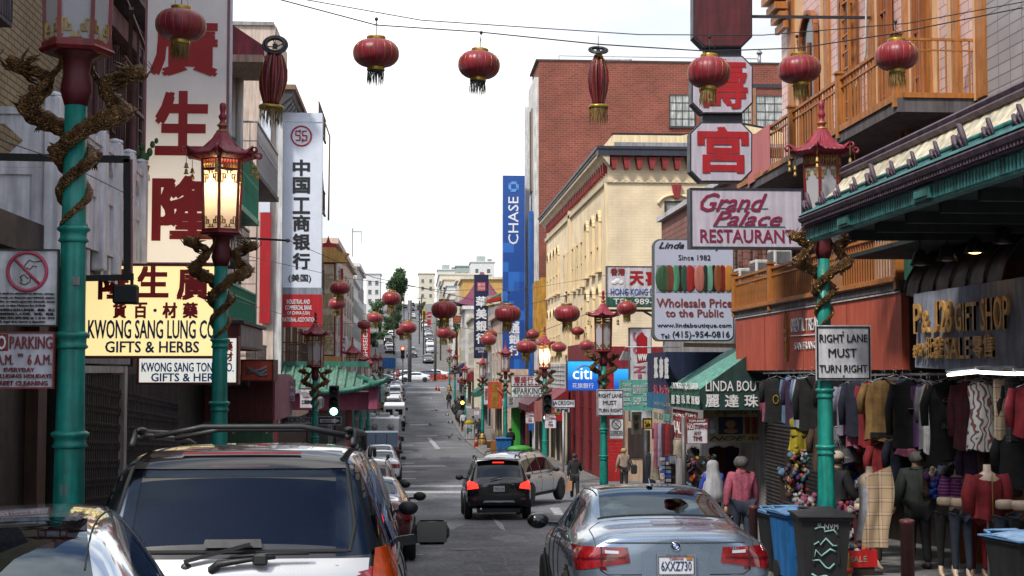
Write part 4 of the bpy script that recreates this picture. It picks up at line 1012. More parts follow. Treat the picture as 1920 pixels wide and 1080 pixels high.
for px in (147,232):
 y=YX(px,-5.4); b.p('post',MB().box(-5.47,-5.35,y-.12,y+.12,gz(y)-.1,.1),M['galv'])
ya_,yc_=YX(150,-5.45),YX(229,-5.45)
b.p('header',MB().box(-5.5,-5.38,ya_,yc_,-.02,.1),M['galv'])
b.p('transom',MB().box(-5.56,-5.5,ya_-.5,yc_+1,.14,.9),M['greywall'])
def gate(y0,y1,nm):
 mb=MB(); n_=max(5,int((y1-y0)/.14))
 for i in range(n_+1):
  y=y0+(y1-y0)*i/n_; mb.bar((-5.45,y,gz(y)+.2),(-5.45,y,-.05),.022)
  if i < n_:
   yn=y0+(y1-y0)*(i+1)/n_
   for k in range(9):z=gz(y)+.3+k*.32; mb.bar((-5.43,y,z),(-5.43,yn,z+.16),.014); mb.bar((-5.42,y,z+.16),(-5.42,yn,z),.014)
 b.p('scissor_gate',mb,mat(nm,(.10,.095,.10),.5,metal=.5))
gate(ya_+.15,yc_-.15,'gate'); gate(yc_+.3,33.5,'gate')
b.p('shaded_doorway',MB().box(-5.8,-5.6,22.9,34,gz(34)-.2,.1),M['black'])  # black slab behind the gates stands in for the shaded doorway
b=B('balcony_tenement','pink tenement with maroon tiled roof and green balconies left of the lamp','building',(-5.4,38,zg(38)))
b.p('wall',MB().box(-14,-5.4,30.6,45,-.1,8.7),mat('tenement',(.55,.43,.37),.75,var=.3,vs=1.5))
b.p('wall',MB().box(-14,-5.55,30.6,45,zg(45),-.1),M['black'])  # black puts the shop fronts' shade into the wall colour
z_r=(697-100)*31/FX
b.p('hood',MB().prism([(-5.5,8.6),(-3.3,7.15),(-3.3,6.95),(-5.5,6.95)],31.2,33.2,'y'),M['roofred'])
b.p('hood_fascia',MB().box(-5.4,-3.32,31.15,33.2,6.78,6.94),M['pinkwall'])
b.p('green_eave',MB().prism([(-5.4,9.0),(-3.5,9.0),(-3.1,9.35),(-2.9,9.9),(-5.4,9.9)],30.8,33,'y'),mat('grn',(.02,.22,.13),.5,var=.3))
for px in (435,448):b.p('column',MB().lathe([(.09,3.9),(.09,6.9)],10,(PY(px,300,33).x,33,0)),M['whitewall'])
b.p('shaded_opening',MB().box(-5.42,-5.38,31.5,36,4.2,6.6),M['black'])  # black panel on the wall stands in for a shaded opening
for yy in (37.5,40,42.5):window(b,'L',-5.39,yy,4.0,1.0,1.9,'winglass','maroon',(1,2)); window(b,'L',-5.39,yy,.8,1.0,1.9,'winglass','maroon',(1,2))
def cage(name,label,X0,X1,y0,y1,z0,z1,m,slab='slabgrey',n=20,nx=6,w_=.022):
 bb=B(name,label,'balcony',((X0+X1)/2,y0,z0)); me=MB().box(-w_/2,w_/2,-w_/2,w_/2,0,z1-z0-.04).mesh('baluster'); me.materials.append(M[m])
 for i in range(n):bb.put('baluster',me,None,(X1,y0+(y1-y0)*i/(n-1),z0+.02))
 for i in range(1,nx):bb.put('baluster',me,None,(X1+(X0-X1)*i/nx,y0,z0+.02))
 bb.p('top_rail',MB().box(X1-.03,X1+.03,y0,y1,z1-.02,z1+.03).box(X0,X1-.03,y0-.02,y0+.03,z1-.02,z1+.03),M[m])
 bb.p('mid_rail',MB().box(X1-.015,X1+.015,y0,y1,(z0+z1)/2+.15,(z0+z1)/2+.18).box(X0,X1-.02,y0-.01,y0+.01,(z0+z1)/2+.15,(z0+z1)/2+.18),M[m])
 bb.p('slab',MB().box(X0,X1+.05,y0-.05,y1+.05,z0-.14,z0),M[slab])
 return bb
mat('green2',(.03,.36,.22),.5,var=.25); mat('iron',(.16,.15,.15),.55,metal=.4,var=.3); mat('ironwhite',(.5,.48,.48),.5,var=.3)
cage('balcony','upper bright green balcony right of the near lit lamp',-5.4,-4.15,31.5,38,4.0,5.35,'green2','green2',26,5,.045)
cage('balcony','lower green wire balcony above the maroon canopy',-5.4,-4.35,34,39.5,1.30,2.1,'green2','slabgrey',24,8,.035)
cage('balcony','grey iron balcony high beside the tall bank sign',-5.4,-4.4,40,46,5.6,7.0,'ironwhite','slabgrey',26,5)
cage('balcony','small grey iron balcony between the green ones',-5.4,-4.6,37.5,40,3.0,3.9,'iron','slabgrey',10,5)
cage('balcony','iron balcony with plant pots low on the tenement',-5.4,-4.4,38,43,-.25,.75,'iron','slabgrey',20,6)
fe=T('fire_escape','pale iron fire escape ladder on the pink tenement','fire escape',(-4.6,39.3,0))
mb=MB()
for s_ in (-.3,.3):mb.bar((s_,0,-1),(s_,0,5),.035)
for i in range(19):mb.bar((-.3,0,-.8+i*.32),(.3,0,-.8+i*.32),.02)
obj('ladder',mb,M['ironwhite'],fe); obj('downpipe',MB().tube([(-.55,0,-4),(-.55,0,6.5)],.05,8),M['whitewall'],fe)
obj('downpipe',MB().tube([(-1.25,-1,-1),(-1.25,-1,6.5)],.04,8),M['green2'],fe)
cn=B('maroon_canopy','small maroon box canopy under the lower green balcony','canopy',(-4.8,34,.5))
cn.p('box',MB().box(-5.4,-4.05,33.6,38.6,.55,1.12),M['maroon']); cn.p('lid',MB().box(-5.4,-3.95,33.5,38.7,1.122,1.2),M['copdark'])
cn.p('side',MB().box(-4.046,-4.03,33.7,38.5,.6,1.1),mat('sidegrey',(.16,.15,.17),.5))
aw=B('maroon_awning','large maroon box awning above the green jewelry sign','awning',(-5,40,-1.5))
a=PY(362,705,38.5); c=PY(511,790,38.5)
aw.p('front',MB().box(a.x,c.x,38.5,38.7,c.z,a.z),M['maroon']); aw.p('top',MB().box(a.x,c.x,38.5,44,a.z+.002,a.z+.04),M['maroon'])
aw.p('side',MB().box(c.x+.002,c.x+.05,38.6,44,c.z,a.z),mat('pinkside',(.30,.08,.13),.6))
mb=MB(); x=a.x+.1
while x < c.x:mb.box(x,x+.02,38.48,38.498,c.z,a.z); x +=.22
aw.p('seam',mb,M['maroon'])
sg=B('corrugated_awning','white corrugated metal awning beyond the maroon box','awning',(-4.5,46,-.5))
def cw(u,v):return (-5.2+2.3*u,43.5+3*v,-.1-.75*u+.03*sin(u*60))
sg.p('sheet',MB().grid(cw,90,6,False),mat('corr',(.36,.36,.38),.5,metal=.3,var=.4),norm=False)
sg.p('valance',MB().grid(lambda u,v:(-2.9-.02*sin(v*80),43.5+3*v,-.85-.3*u),2,90,False),M['corr'],norm=False)
sg.p('post',MB().tube([(-2.95,43.6,gz(43.6)+.1),(-2.95,43.6,-.85)],.05,8),mat('bluegrey',(.08,.11,.17),.5))
b=B('cream_bank_building','cream building with heavy bracketed cornice behind the white and red bank sign','building',(-6,58,zg(58)))
b.p('wall',MB().box(-18,-5.6,57.5,77,-2.2,11.0).box(-18,-5.6,57.5,62.5,11.0,14.0),mat('creamwall',(.58,.46,.38),.75,var=.2,vs=.8))
b.p('wall',MB().box(-18,-5.7,57.5,77,zg(60)-.5,-2.2),M['darkwood'])
b.p('parapet',MB().box(-18,-5.7,57.4,58.2,14.0,14.15),M['greywall'])
b.p('cornice',MB().prism([(-5.6,10.4),(-5.3,10.7),(-4.9,11.05),(-4.85,11.3),(-5.6,11.3)],57.0,64,'y'),mat('corndark',(.06,.05,.05),.7))
b.p('cornice_cap',MB().box(-5.59,-4.75,56.9,64.1,11.3,11.5),mat('corntan',(.22,.13,.08),.7))
y=57.2
while y < 64:b.p('bracket',MB().prism([(-5.55,10.2),(-4.95,10.9),(-4.95,11.0),(-5.55,10.6)],y,y+.25,'y'),M['greywall']); y +=.8
for yy in (60,63.5,67,70.5,74):
 for z in (6.9,3.4,0):window(b,'L',-5.59,yy,z,1.2,2.1,'winglass','corntan',(1,2),.12)
b.p('pilaster',MB().box(-5.598,-5.3,57.55,58.1,-2,10.1),M['whitewall'])
fe=T('fire_escape','brown iron fire escape curving over the cream cornice','fire escape',(-4.0,62,4))
mb=MB()
for z in (-.5,3.0,6.3):
 for i in range(16):mb.bar((0,-2.5+i*.3,z),(0,-2.5+i*.3,z+1.0),.025)
 mb.bar((0,-2.5,z+1),(0,2.2,z+1),.05).bar((0,-2.5,z),(0,2.2,z),.08).bar((0,-2,z),(0,1.8,z-3),.06)
mb.tube([(.05,4+.1*i,3.0+.8*i) if i < 6 else (.05-.2*(i-5),4.5,7.6) for i in range(8)],.04,5)
obj('bars',mb,mat('ironbrown',(.12,.075,.06),.6),fe)
cage('balcony','iron balcony low on the cream bank building',-5.6,-4.6,59,63,.1,1.2,'ironbrown','slabgrey',16,5)
cage('balcony','iron balcony below the red half of the bank sign',-5.6,-4.6,63.5,68,.1,1.2,'ironbrown','slabgrey',16,5)
b=B('green_tile_roof','green glazed tile roof with curled corner over the bank entrance','canopy',(-4,57,-1))
a=PY(530,730,56); c=PY(628,690,56)
def gr(u,v):
 x=-5.9+4.3*v; q=max(0,v-.62)/.38; z=-.75+.95*(1-u)**1.5*(1-q*.55) + .28*q**2*u
 return (x,58.3-2.8*u+.6*(q*0),z)
mat('tilegreen',(.12,.25,.18),.4,var=.3,vs=3); mat('tilegreendk',(.03,.16,.115),.45,var=.3)
b.p('roof_slope',MB().grid(gr,10,40),M['tilegreen'],norm=False)
for i in range(13):
 v=i/12*.98; b.p('tile_ridge',MB().tube([Vector(gr(u/8,v))+Vector((0,0,.05)) for u in range(9)],.07,6),M['tilegreen'])
b.p('eave_roll',MB().tube([Vector(gr(1,v/20))+Vector((0,-.03,-.02)) for v in range(21)],.11,8),M['tilegreendk'])
b.p('curl',MB().tube([Vector(gr(0,1))+Vector((-.7,0,.15)),Vector(gr(.5,1))+Vector((-.1,0,.1)),Vector(gr(1,1))+Vector((0.1,-.1,.0)),Vector(gr(1,1))+Vector((.5,-.1,.12)),Vector(gr(1,1))+Vector((.62,-.1,.3))],[.1,.12,.13,.1,.05],8),M['tilegreendk'])
b.p('side_slope',MB().grid(lambda u,v:(-1.6+.55*u,55.6+5*v,-.05-.75*u+.02*sin(v*60)),6,60),M['tilegreendk'],norm=False)
b.p('ridge',MB().box(-5.9,-1.8,58.25,58.5,.2,.42),M['tilegreendk'])
b.p('frieze',MB().box(-5.9,-1.75,56.2,60,-1.5,-.8),mat('magenta',(.26,.05,.10),.6))
b.p('frieze_end',MB().bbox(-1.74,-1.35,55.7,56.6,-1.5,-.45,.05),M['magenta'])
b.p('post',MB().box(-5.6,-5.3,56.4,56.8,gz(57),-1.5).box(-2.6,-2.4,56.4,56.8,gz(57),-1.5),M['maroon'])
block('row_building','white building with steel balconies beyond the cream theatre sign',-16,-5.8,86,105,4.6,'white2','L',nx=5,nz=3,wz0=0,south=True)
block('row_building','tall pinkish building with flat roof left of the distant tree',-18,-5.9,105.5,140,9.8,'pinkpale','L',nx=7,nz=4,wz0=1)
block('row_building','white building with railings before the far corner',-16,-6.2,141,160,9.5,'white2','L',nx=5,nz=3,wz0=1)
block('row_building','pale grey building at the far left corner',-18,-6.4,161,182,12.2,'whitewall','L',nx=5,nz=4,wz0=1)
block('row_building','low building with theatre sign on the left',-16,-5.9,77.5,85.5,4.8,'cream','L',nx=2,nz=2,wz0=0)
for i,(y0,y1,m) in enumerate(((78,86,'maroon'),(87,104,'navy'),(106,122,'awngreen'),(124,140,'maroon'),(142,158,'navy'),(162,180,'greywall'))):
 t=B('shop_awning',['maroon awning over the first far left shop','navy awning over the second far left shop','green awning over the third far left shop','maroon awning over the fourth far left shop','navy awning over the fifth far left shop','grey awning over the last far left shop'][i],'awning',(-5,y0,gz(y0)+2.6))
 z=gz(y0)+3.0; t.p('cover',MB().prism([(-5.8,z+.9),(-4.3,z+.1),(-4.3,z-.15),(-4.35,z-.15),(-5.8,z)],y0,y1,'y'),M[m])
 t.p('shaded_front',MB().box(-5.95,-5.7,y0,y1,gz(y1)-.5,z),M['black'])  # black colour holds the shade under the awning
for i,(y0,y1,m,X) in enumerate(((76,82,'bankred',8.3),(84,92,'maroon',8.2),(98,106,'greywall',7.9),(113,121,'bankred',7.2),(133,141,'awngreen',7.1),(151,160,'bankred',6.3),(166,178,'navy',5.9))):
 lb_=['red fluted awning right of the parking sign','maroon awning just beyond the parking sign','grey awning past the gold dragon sign','small red awning at a far right shop','green awning at a far right shop','dark red awning near the amber signal','navy awning at the last right corner'][i]
 t=B('shop_awning',lb_,'awning',(X-1,y0,gz(y0)+2.6)); z=gz(y0)+3.1
 t.p('cover',MB().prism([(X,z+1.1),(X-1.4,z+.1),(X-1.4,z-.3),(X-1.35,z-.3),(X,z-.1)],y0,y1,'y'),M[m])
 t.p('shaded_front',MB().box(X-.08,X+.1,y0,y1+3,gz(y1)-.5,z),M['black'] if i !=2 else M['darkwood'])  # dark colour puts the awning's shade into the front
 for k in range(3):t.p('pier',MB().box(X-.16,X-.082,y0+k*(y1-y0)/2.2,y0+k*(y1-y0)/2.2+.35,gz(y1)-.4,z-.1),M[['cream','cream','bankred','cream','greywall','cream','greywall'][i]])
t=B('street_shop','bright green shop door pier by the far lamps','shop front',(7.4,100,gz(100))); t.p('pier',MB().box(6.9,7.5,100,100.6,gz(100),gz(100)+3.2),mat('lime',(.035,.28,.03),.5)); t.p('door',MB().box(7.5,7.8,99.8,103,gz(100),gz(100)+2.4),M['black'])
bk=block('unseen_building','unseen tall building added on the right behind the camera to shade the street',8.8,22,-62,-16,9,'greywall',nx=12,nz=3,wz0=2,wh=2)  # unseen buildings added behind the camera to darken the near street
bk=block('unseen_building','unseen tall cream building added on the left behind the camera to shade the street',-20,-5.6,-62,-16,6.5,'creamwall','L',nx=12,nz=3,wz0=2,wh=2)
bk=block('unseen_building','unseen brick block added behind the camera on the left to block light',-60,-9,-110,-64,17,'brickbrown','L',nx=4,nz=3,wz0=2)
for i,(y0,y1,s_) in enumerate(((-60,-30,'R'),(-28,-16,'R'),(-60,-30,'L'),(-28,-16,'L'))):  # unseen awnings and black fronts on the added buildings
 t=B('shop_awning',['red awning on the right far behind the camera','dark awning on the right just behind the camera','green awning on the left far behind the camera','dark awning on the left just behind the camera'][i],'awning',(7 if s_=='R' else -5,y0,1)); x0,x1=(6.9,8.75) if s_=='R' else (-5.58,-4.0)
 t.p('cover',MB().box(x0,x1,y0,y1,1.0,1.25),M[['bankred','darkwood','awngreen','darkwood'][i]]); t.p('shop_front',MB().box(*((8.6,8.79) if s_=='R' else (-5.59,-5.4)),y0,y1,-2.5,1.0),M['black'])
#============================================================signs
mat('red1',(.38,.008,.014),.45,var=.12); mat('redlit',(.34,.006,.008),.5,var=.1); mat('signwhite',(.56,.55,.62),.45,var=.12,vs=2)
mat('signlit',(.95,.80,.52),.5,emit=.42,var=.08,vs=1.5); mat('signlitw',(.86,.87,.80),.5,emit=.42,var=.06)
def liton(key,col,e):return mat(key,col,.5,emit=e,var=.08,vs=1.2)
liton('signyel',(.92,.74,.34),.62)
mat('navytxt',(.012,.045,.14),.5,var=.1); mat('bluetxt',(.01,.10,.42),.5,var=.1); mat('blacktxt',(.012,.012,.014),.45,var=0); mat('whitetxt',(.7,.7,.7),.5,var=.1)
mat('pinkedge',(.30,.12,.14),.5); mat('darkred',(.14,.01,.012),.5); mat('grey1',(.22,.24,.28),.6); mat('alu',(.42,.43,.44),.45,metal=.2,var=.3,vs=5)
mat('signface',(.62,.62,.66),.5,var=.2,vs=6); mat('regred',(.24,.02,.025),.5,var=.15); mat('maroontxt',(.22,.012,.05),.5,var=.1)
HV=dict(bold=.035)
XH=dict(bold=.042)
F=FY(23)
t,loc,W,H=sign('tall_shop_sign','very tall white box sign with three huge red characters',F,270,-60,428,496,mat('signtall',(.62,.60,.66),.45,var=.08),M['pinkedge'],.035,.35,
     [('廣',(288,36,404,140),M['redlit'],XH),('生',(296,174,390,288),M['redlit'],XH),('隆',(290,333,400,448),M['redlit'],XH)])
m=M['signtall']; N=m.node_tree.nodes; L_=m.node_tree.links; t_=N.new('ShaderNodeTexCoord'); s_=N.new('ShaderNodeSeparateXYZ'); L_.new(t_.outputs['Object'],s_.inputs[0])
r=N.new('ShaderNodeMapRange'); r.interpolation_type='SMOOTHSTEP'; L_.new(s_.outputs[2],r.inputs[0]); r.inputs[1].default_value=.3; r.inputs[2].default_value=3.2; r.inputs[3].default_value=.42; r.inputs[4].default_value=.04  # glow of tubes inside the sign painted as emission, fading upward
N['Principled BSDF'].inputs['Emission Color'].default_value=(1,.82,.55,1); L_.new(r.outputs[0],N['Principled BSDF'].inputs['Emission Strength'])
obj('side',MB().box(W/2+.002,W/2+.012,.02,.34,.02,H),mat('sideblue',(.42,.45,.55),.5),t)
sign('shop_sign','lit yellow sign of the herb shop with navy lettering and dark red characters',FY(21),155,494,411,672,M['signyel'],M['darkred'],.04,.3,
     [('隆',(187,501,240,560),M['redlit'],XH),('生',(260,500,314,556),M['redlit'],XH),('廣',(334,502,390,561),M['redlit'],XH),
      ('貨',(213,568,236,596),M['redlit'],XH),('百',(252,568,275,596),M['redlit'],XH),('·',(288,579,294,585),M['navytxt'],XH),('材',(306,568,331,596),M['redlit'],XH),('藥',(344,568,370,596),M['redlit'],XH),
      ('KWONG SANG LUNG CO',(166,600,404,635),M['navytxt'],dict(bold=.05)),('GIFTS & HERBS',(198,640,373,661),M['navytxt'],dict(bold=.05))])
sign('shop_sign','smaller white lit sign with blue lettering hanging below the yellow one',FY(26),257,630,447,721,M['signlitw'],M['maroon'],.04,.3,
     [('KWONG SANG TONG CO.',(266,680,438,697),M['bluetxt'],dict(bold=.05)),('GIFTS & HERBS',(284,700,422,715),M['bluetxt'],dict(bold=.05)),
      ('藥',(418,640,436,658),M['redlit'],XH),('材',(418,660,436,677),M['redlit'],XH)])
t,loc,W,H=sign('box_sign','orange red box sign with faded dragon, below the low iron balcony',FY(37),451,674,513,715,mat('orangered',(.5,.07,.025),.5),M['maroon'],.04,1.2,[])
mb=MB(); 
for i in range(3):mb.tube([(W*(-.3+.2*j),-.01,H*(.35+.1*i+.12*sin(j*2+i))) for j in range(4)],.035,5)
obj('dragon_drawing',mb,M['grey1'],t)
F=FY(58)
t,loc,W,H=sign('bank_sign','tall white vertical bank sign with black characters and red foot',F,523,212,603,612,mat('bankwhite',(.62,.66,.74),.4,var=.08),None,.0,.5,
     [(c,(550,y,580,y+29),M['blacktxt'],XH) for c,y in (('中',300),('国',333),('工',371),('商',404),('银',439),('行',475))] +
     [('(美国)',(541,514,583,530),M['blacktxt'],HV)])
for nm,y0,y1,m,e in (('band',539,552,'grey1',-.012),('red_panel',552,613,'red1',-.03)):
 u0,v1=loc(522,y0); u1,v0=loc(603.5,y1); obj(nm,MB().box(u0,u1,e,.5,v0,v1),M[m],t)
u0,v1=loc(522,211); u1,v0=loc(604,229); obj('cap',MB().box(u0,u1,-.03,.52,v0,v1),M['bankwhite'],t)
for s,y,a,c in (('INDUSTRIAL AND',562,538,581),('COMMERCIAL BANK',573,535,585),('OF CHINA (USA)',584,539,581),('NATIONAL ASSOCIATION',595.5,530,592)):
 u0,v1=loc(a,y-.5); u1,v0=loc(c,y+8); lettering(s,(u0,v0,u1,v1),-.034,M['whitetxt'],t,bold=.03)
u,v=loc(565,255); mb=MB(); mb.tube([(u+.40*cos(2*pi*i/40),-.01,v+.40*sin(2*pi*i/40)) for i in range(41)],.035,6,False)
for (a,c,e,f) in ((-.22,-.18,-.05,-.18),(-.22,.02,-.05,.02),(-.22,.2,-.05,.2),(.05,-.18,.22,-.18),(.05,.02,.22,.02),(.05,.2,.22,.2),(-.22,.2,-.22,.02),(-.05,.02,-.05,-.18),(.05,.2,.05,.02),(.22,.02,.22,-.18),(-.05,.26,-.05,.1),(.05,-.26,.05,-.1)):
 mb.bar((u+a,-.012,v+c),(u+e,-.012,v+f),.05,.04,(0,1,0))
obj('emblem',mb,M['red1'],t)
obj('support_arm',MB().box(-2.4,-W/2-.01,.1,.16,H*.42,H*.42+.08).box(-2.4,-W/2-.01,.1,.16,H*.9,H*.9+.08),M['iron'],t)
sign('bank_sign','narrow white and red bank panel on the cream wall behind the iron ladder',FY(57.3),487,190,507,398,M['bankwhite'],None,0,.1,[])
sign('bank_sign','narrow red bank panel directly below the white one on the cream wall',FY(57.3),487,399,507,606,M['red1'],None,0,.1,[])
sign('bank_sign','small white and maroon bank sign beside the corrugated awning',FY(52),561,728,590,766,M['signface'],M['darkred'],.03,.3,[('工業廣場',(565,750,586,757),M['blacktxt'],HV),('ICBC',(568,737,583,746),M['red1'],HV)])
F=FY(72); t,loc,W,H=sign('theatre_sign','tall cream theatre sign with faded gold characters and pagoda top',F,600,492,629,668,M['cream'],M['darkred'],.08,.5,
     [(c,(603,y,624,y+30),mat('fadedgold',(.36,.30,.17),.6),HV) for c,y in (('新',512),('聲',550),('戲',590),('院',628))])
obj('pagoda_top',MB().prism([(-.95,H+.0),(1.0,H+.0),(.8,H+.25),(1.05,H+.45),(.6,H+.5),(.35,H+.75),(-.3,H+.75),(-.7,H+.5),(-1.0,H+.45),(-.8,H+.25)],-.2,.7,'y'),M['ochre'],t)
obj('crest',MB().prism([(-.5,H+.752),(.5,H+.752),(.35,H+.95),(.1,H+1.0),(0,H+1.35),(-.1,H+1.0),(-.35,H+.95)],0,.5,'y'),M['red1'],t)
obj('side_post',MB().bar((W/2+.3,.2,-.6),(W/2+.3,.2,H-.3),.12),M['red1'],t)
obj('foot_panel',MB().box(-W/2,W/2+.3,0,.4,-.6,-.02),M['ochre'],t)
sign('shop_sign','white vertical flower shop sign with black letters',FY(88),637,631,651,668,M['signface'],None,0,.3,[('FLO',(641,634,647,662),M['blacktxt'],dict(bold=.04,rot=-1))])
sign('shop_sign','small white hair salon sign with pale red lettering',FY(80),617,660,639,678,M['signface'],None,0,.2,[('HAIR SALON',(619,669,637,675),M['regred'],HV)])
sign('shop_sign','thin white sign with black symbols below the hair salon sign',FY(79),612,681,640,692,M['signface'],M['blacktxt'],.04,.2,[('88',(618,683,625,690),M['red1'],HV),('ES',(628,683,636,690),M['blacktxt'],HV)])
sign('banner','red vertical cosmetics banner with white lettering',FY(97),677,607,694,673,M['red1'],None,0,.25,[('SHISEIDO',(681,611,689,669),M['whitetxt'],dict(bold=.02,rot=1))])
sign('shop_sign','orange wooden sign board above the left traffic light',FY(63),585,722,648,758,mat('woodorange',(.28,.10,.02),.6),M['darkwood'],.05,.3,[])
sign('shop_sign','small coffee sign in pale letters under the green roof corner',FY(60),620,727,645,738,M['signface'],None,0,.1,[('COFFEE',(623,729,643,736),M['regred'],HV)])
sign('jewelry_sign','green fascia sign with white jewelry lettering',FY(38.7),400,790,512,830,mat('jewgreen',(.06,.17,.09),.5),None,0,.2,[('ne Jewelry',(408,796,508,813),M['whitetxt'],dict(bold=.03))])
for i,(c,y) in enumerate((('金',0),('寶',1),('珠',2))):
 pass
t=T('gold_characters','gold chinese characters mounted on the pink side of the maroon awning','lettering',(-4.05,40.5,-.9),pi/2)
for i,c in enumerate('珠寶金行'):
 lettering(c,(-1.8+i*1.0,-.05,-1.0+i*1.0,.45),-.02,M['goldring'],t,bold=.04)
F=FY(26)
def octa(x0,y0,x1,y1,c=.17):
 w_,h_=(x1-x0),(y1-y0); k=c*w_
 return [(x0+k,y0),(x1-k,y0),(x1,y0+k),(x1,y1-k),(x1-k,y1),(x0+k,y1),(x0,y1-k),(x0,y0+k)]
mat('octaface',(.52,.48,.56),.5,var=.12); mat('octared',(.10,.012,.018),.6,var=.3,vs=4); mat('octrim',(.03,.035,.05),.4)
sign('restaurant_sign','peeling dark red octagonal sign at the very top of the stack',F,1300,-36,1411,88,M['octared'],M['octrim'],.03,.3,poly=octa(1300,-36,1411,88))
sign('restaurant_sign','octagonal sign with red longevity character, behind a lantern',F,1297,104,1412,213,M['octaface'],M['octrim'],.03,.3,[('壽',(1312,112,1400,202),M['red1'],dict(bold=.026))],poly=octa(1297,104,1412,213))
sign('restaurant_sign','octagonal sign with one bold red palace character',F,1294,229,1411,341,M['octaface'],M['octrim'],.03,.3,[('宮',(1310,240,1401,322),M['red1'],XH)],poly=octa(1294,229,1411,341))
t,loc,W,H=sign('restaurant_sign','rectangular white restaurant sign with script lettering above block capitals',F,1294,353,1506,466,M['octaface'],M['octrim'],.035,.3,
     [('Grand',(1313,362,1438,397),M['maroontxt'],dict(bold=.03,shear=.45)),('Palace',(1337,396,1466,424),M['maroontxt'],dict(bold=.03,shear=.45)),('RESTAURANT',(1313,430,1489,455),M['maroontxt'],dict(bold=.03))])
for (a,y,c) in ((1333,391,1440),(1337,425,1472)):
 u0,v=loc(a,y); u1,_=loc(c,y); obj('underline',MB().box(u0,u1,-.012,-.001,v,v+.012),M['tealroof'],t)
t=T('sign_bracket','dark steel bracket holding the stack of octagonal signs to the wall','bracket',(6.3,26.2,4))
p0=PY(1410,31,26.2)-Vector((6.3,26.2,4)); p1=PY(1510,31,26.2)-Vector((6.3,26.2,4))
obj('rod',MB().bar(p0,(2.4,0,p1.z),.05),M['octrim'],t)
a=PY(1320,80,26.2)-Vector((6.3,26.2,4)); c=PY(1388,105,26.2)-Vector((6.3,26.2,4)); obj('link',MB().box(a.x,c.x,-.1,.15,c.z-.03,a.z+.03),M['octrim'],t)
a=PY(1315,210,26.2)-Vector((6.3,26.2,4)); c=PY(1390,231,26.2)-Vector((6.3,26.2,4)); obj('link',MB().box(a.x,c.x,-.1,.15,c.z-.03,a.z+.03),M['octrim'],t)
F=FY(34); mat('billface',(.46,.49,.62),.45,var=.06); mat('billtrim',(.12,.13,.13),.5)
def rrect(x0,y0,x1,y1,r,n=5):
 P=[]
 for cx,cy,a0 in ((x1-r,y0+r,-90),(x1-r,y1-r,0),(x0+r,y1-r,90),(x0+r,y0+r,180)):
  for i in range(n+1):a=radians(a0+90*i/n); P.append((cx+r*cos(a),cy+r*sin(a)))
 return P
BT=mat('brownred',(.22,.04,.03),.5,var=.1)
t,loc,W,H=sign('billboard','rounded boutique billboard showing two rows of coloured bracelets and a phone number',F,1225,448,1377,640,M['billface'],M['billtrim'],.04,.25,
     [('Linda Boutique',(1235,454,1370,470),M['blacktxt'],dict(bold=.02,shear=.4)),('Since 1982',(1272,478,1332,488),M['blacktxt'],{}),
      ('Wholesale Price',(1231,560,1372,576),BT,dict(bold=.05)),('to the Public',(1248,580,1356,594),BT,dict(bold=.05)),
      ('www.lindaboutique.com',(1232,606,1371,616),M['blacktxt'],dict(bold=.025)),('Tel:',(1239,626,1256,634),M['blacktxt'],dict(bold=.025)),('(415)-954-0816',(1261,621,1368,636),M['blacktxt'],dict(bold=.025))],poly=rrect(1225,448,1377,640,12))
u0,v1=loc(1230,497); u1,v0=loc(1373,549); obj('picture_band',MB().box(u0,u1,-.006,-.001,v0,v1),mat('picgrey',(.36,.37,.46),.5),t)
bc=[('b1',(.05,.12,.06)),('b2',(.18,.06,.04)),('b3',(.08,.28,.16)),('b4',(.05,.02,.02)),('b5',(.03,.09,.06)),('b6',(.34,.03,.03)),None,
      ('b7',(.5,.18,.14)),('b8',(.03,.04,.03)),('b9',(.16,.36,.26)),('b10',(.03,.02,.02)),('b11',(.26,.08,.03)),('b12',(.20,.02,.02)),('b13',(.5,.22,.04))]
xs=[1243,1254,1266,1275,1283,1293,0,1312,1322,1330,1338,1346,1354,1365]; ws=[8,8,6,4,4,7,0,7,4,5,5,5,5,6]
for q,x,w_ in zip(bc,xs,ws):
 if not q:continue
 u,v=loc(x,522); u2,_=loc(x+w_,522); _,v2=loc(x,501)
 mb=MB(); mb.lathe([((u2-u)*1.8*sin(pi*i/10)+1e-3,-(v2-v)*1.2*cos(pi*i/10)) for i in range(11)],12,(u,-.02-.004*(x % 3),v),1,.12); obj('bracelet_picture',mb,mat(q[0],q[1],.25,var=.2),t)
obj('fixing_bar',MB().bar((-.2,.3,-.08),(2.8,.3,-.12),.10),mat('pinkpipe',(.5,.2,.15),.6),t)
F=FY(45)
t,loc,W,H=sign('restaurant_sign','white dim sum restaurant sign with green foot, half behind the billboard',F,1137,499,1276,576,M['signface'],M['iron'],.03,.2,
     [('香港',(1145,503,1171,516),M['regred'],HV),('天',(1181,509,1206,534),M['red1'],XH),('喜',(1211,509,1236,534),M['red1'],XH),('HONG KONG DIM SUM',(1145,541,1262,554),M['bluetxt'],dict(bold=.02))])
u0,v1=loc(1138,557); u1,v0=loc(1275,575); obj('green_band',MB().box(u0,u1,-.02,0,v0,v1),M['awngreen'],t)
u0,v1=loc(1150,560); u1,v0=loc(1260,571); lettering('TEL: 989-8333',(u0,v0,u1,v1),-.022,M['whitetxt'],t,bold=.05)
mb=MB()
for (x,y,r) in ((1152,530,.1),(1158,527,.12),(1164,530,.1)):u,v=loc(x,y); mb.ell((u,-.0,v),r,.02,r*.7,10,6)
obj('dumpling_picture',mb,M['whitetxt'],t)
obj('awning_bracket',MB().bar((-1.2,.2,-.1),(1.2,.2,-.1),.08).bar((.0,.2,-.1),(1.4,.2,-.9),.07),M['billtrim'],t)
mat('pinktxt',(.45,.10,.16),.5)
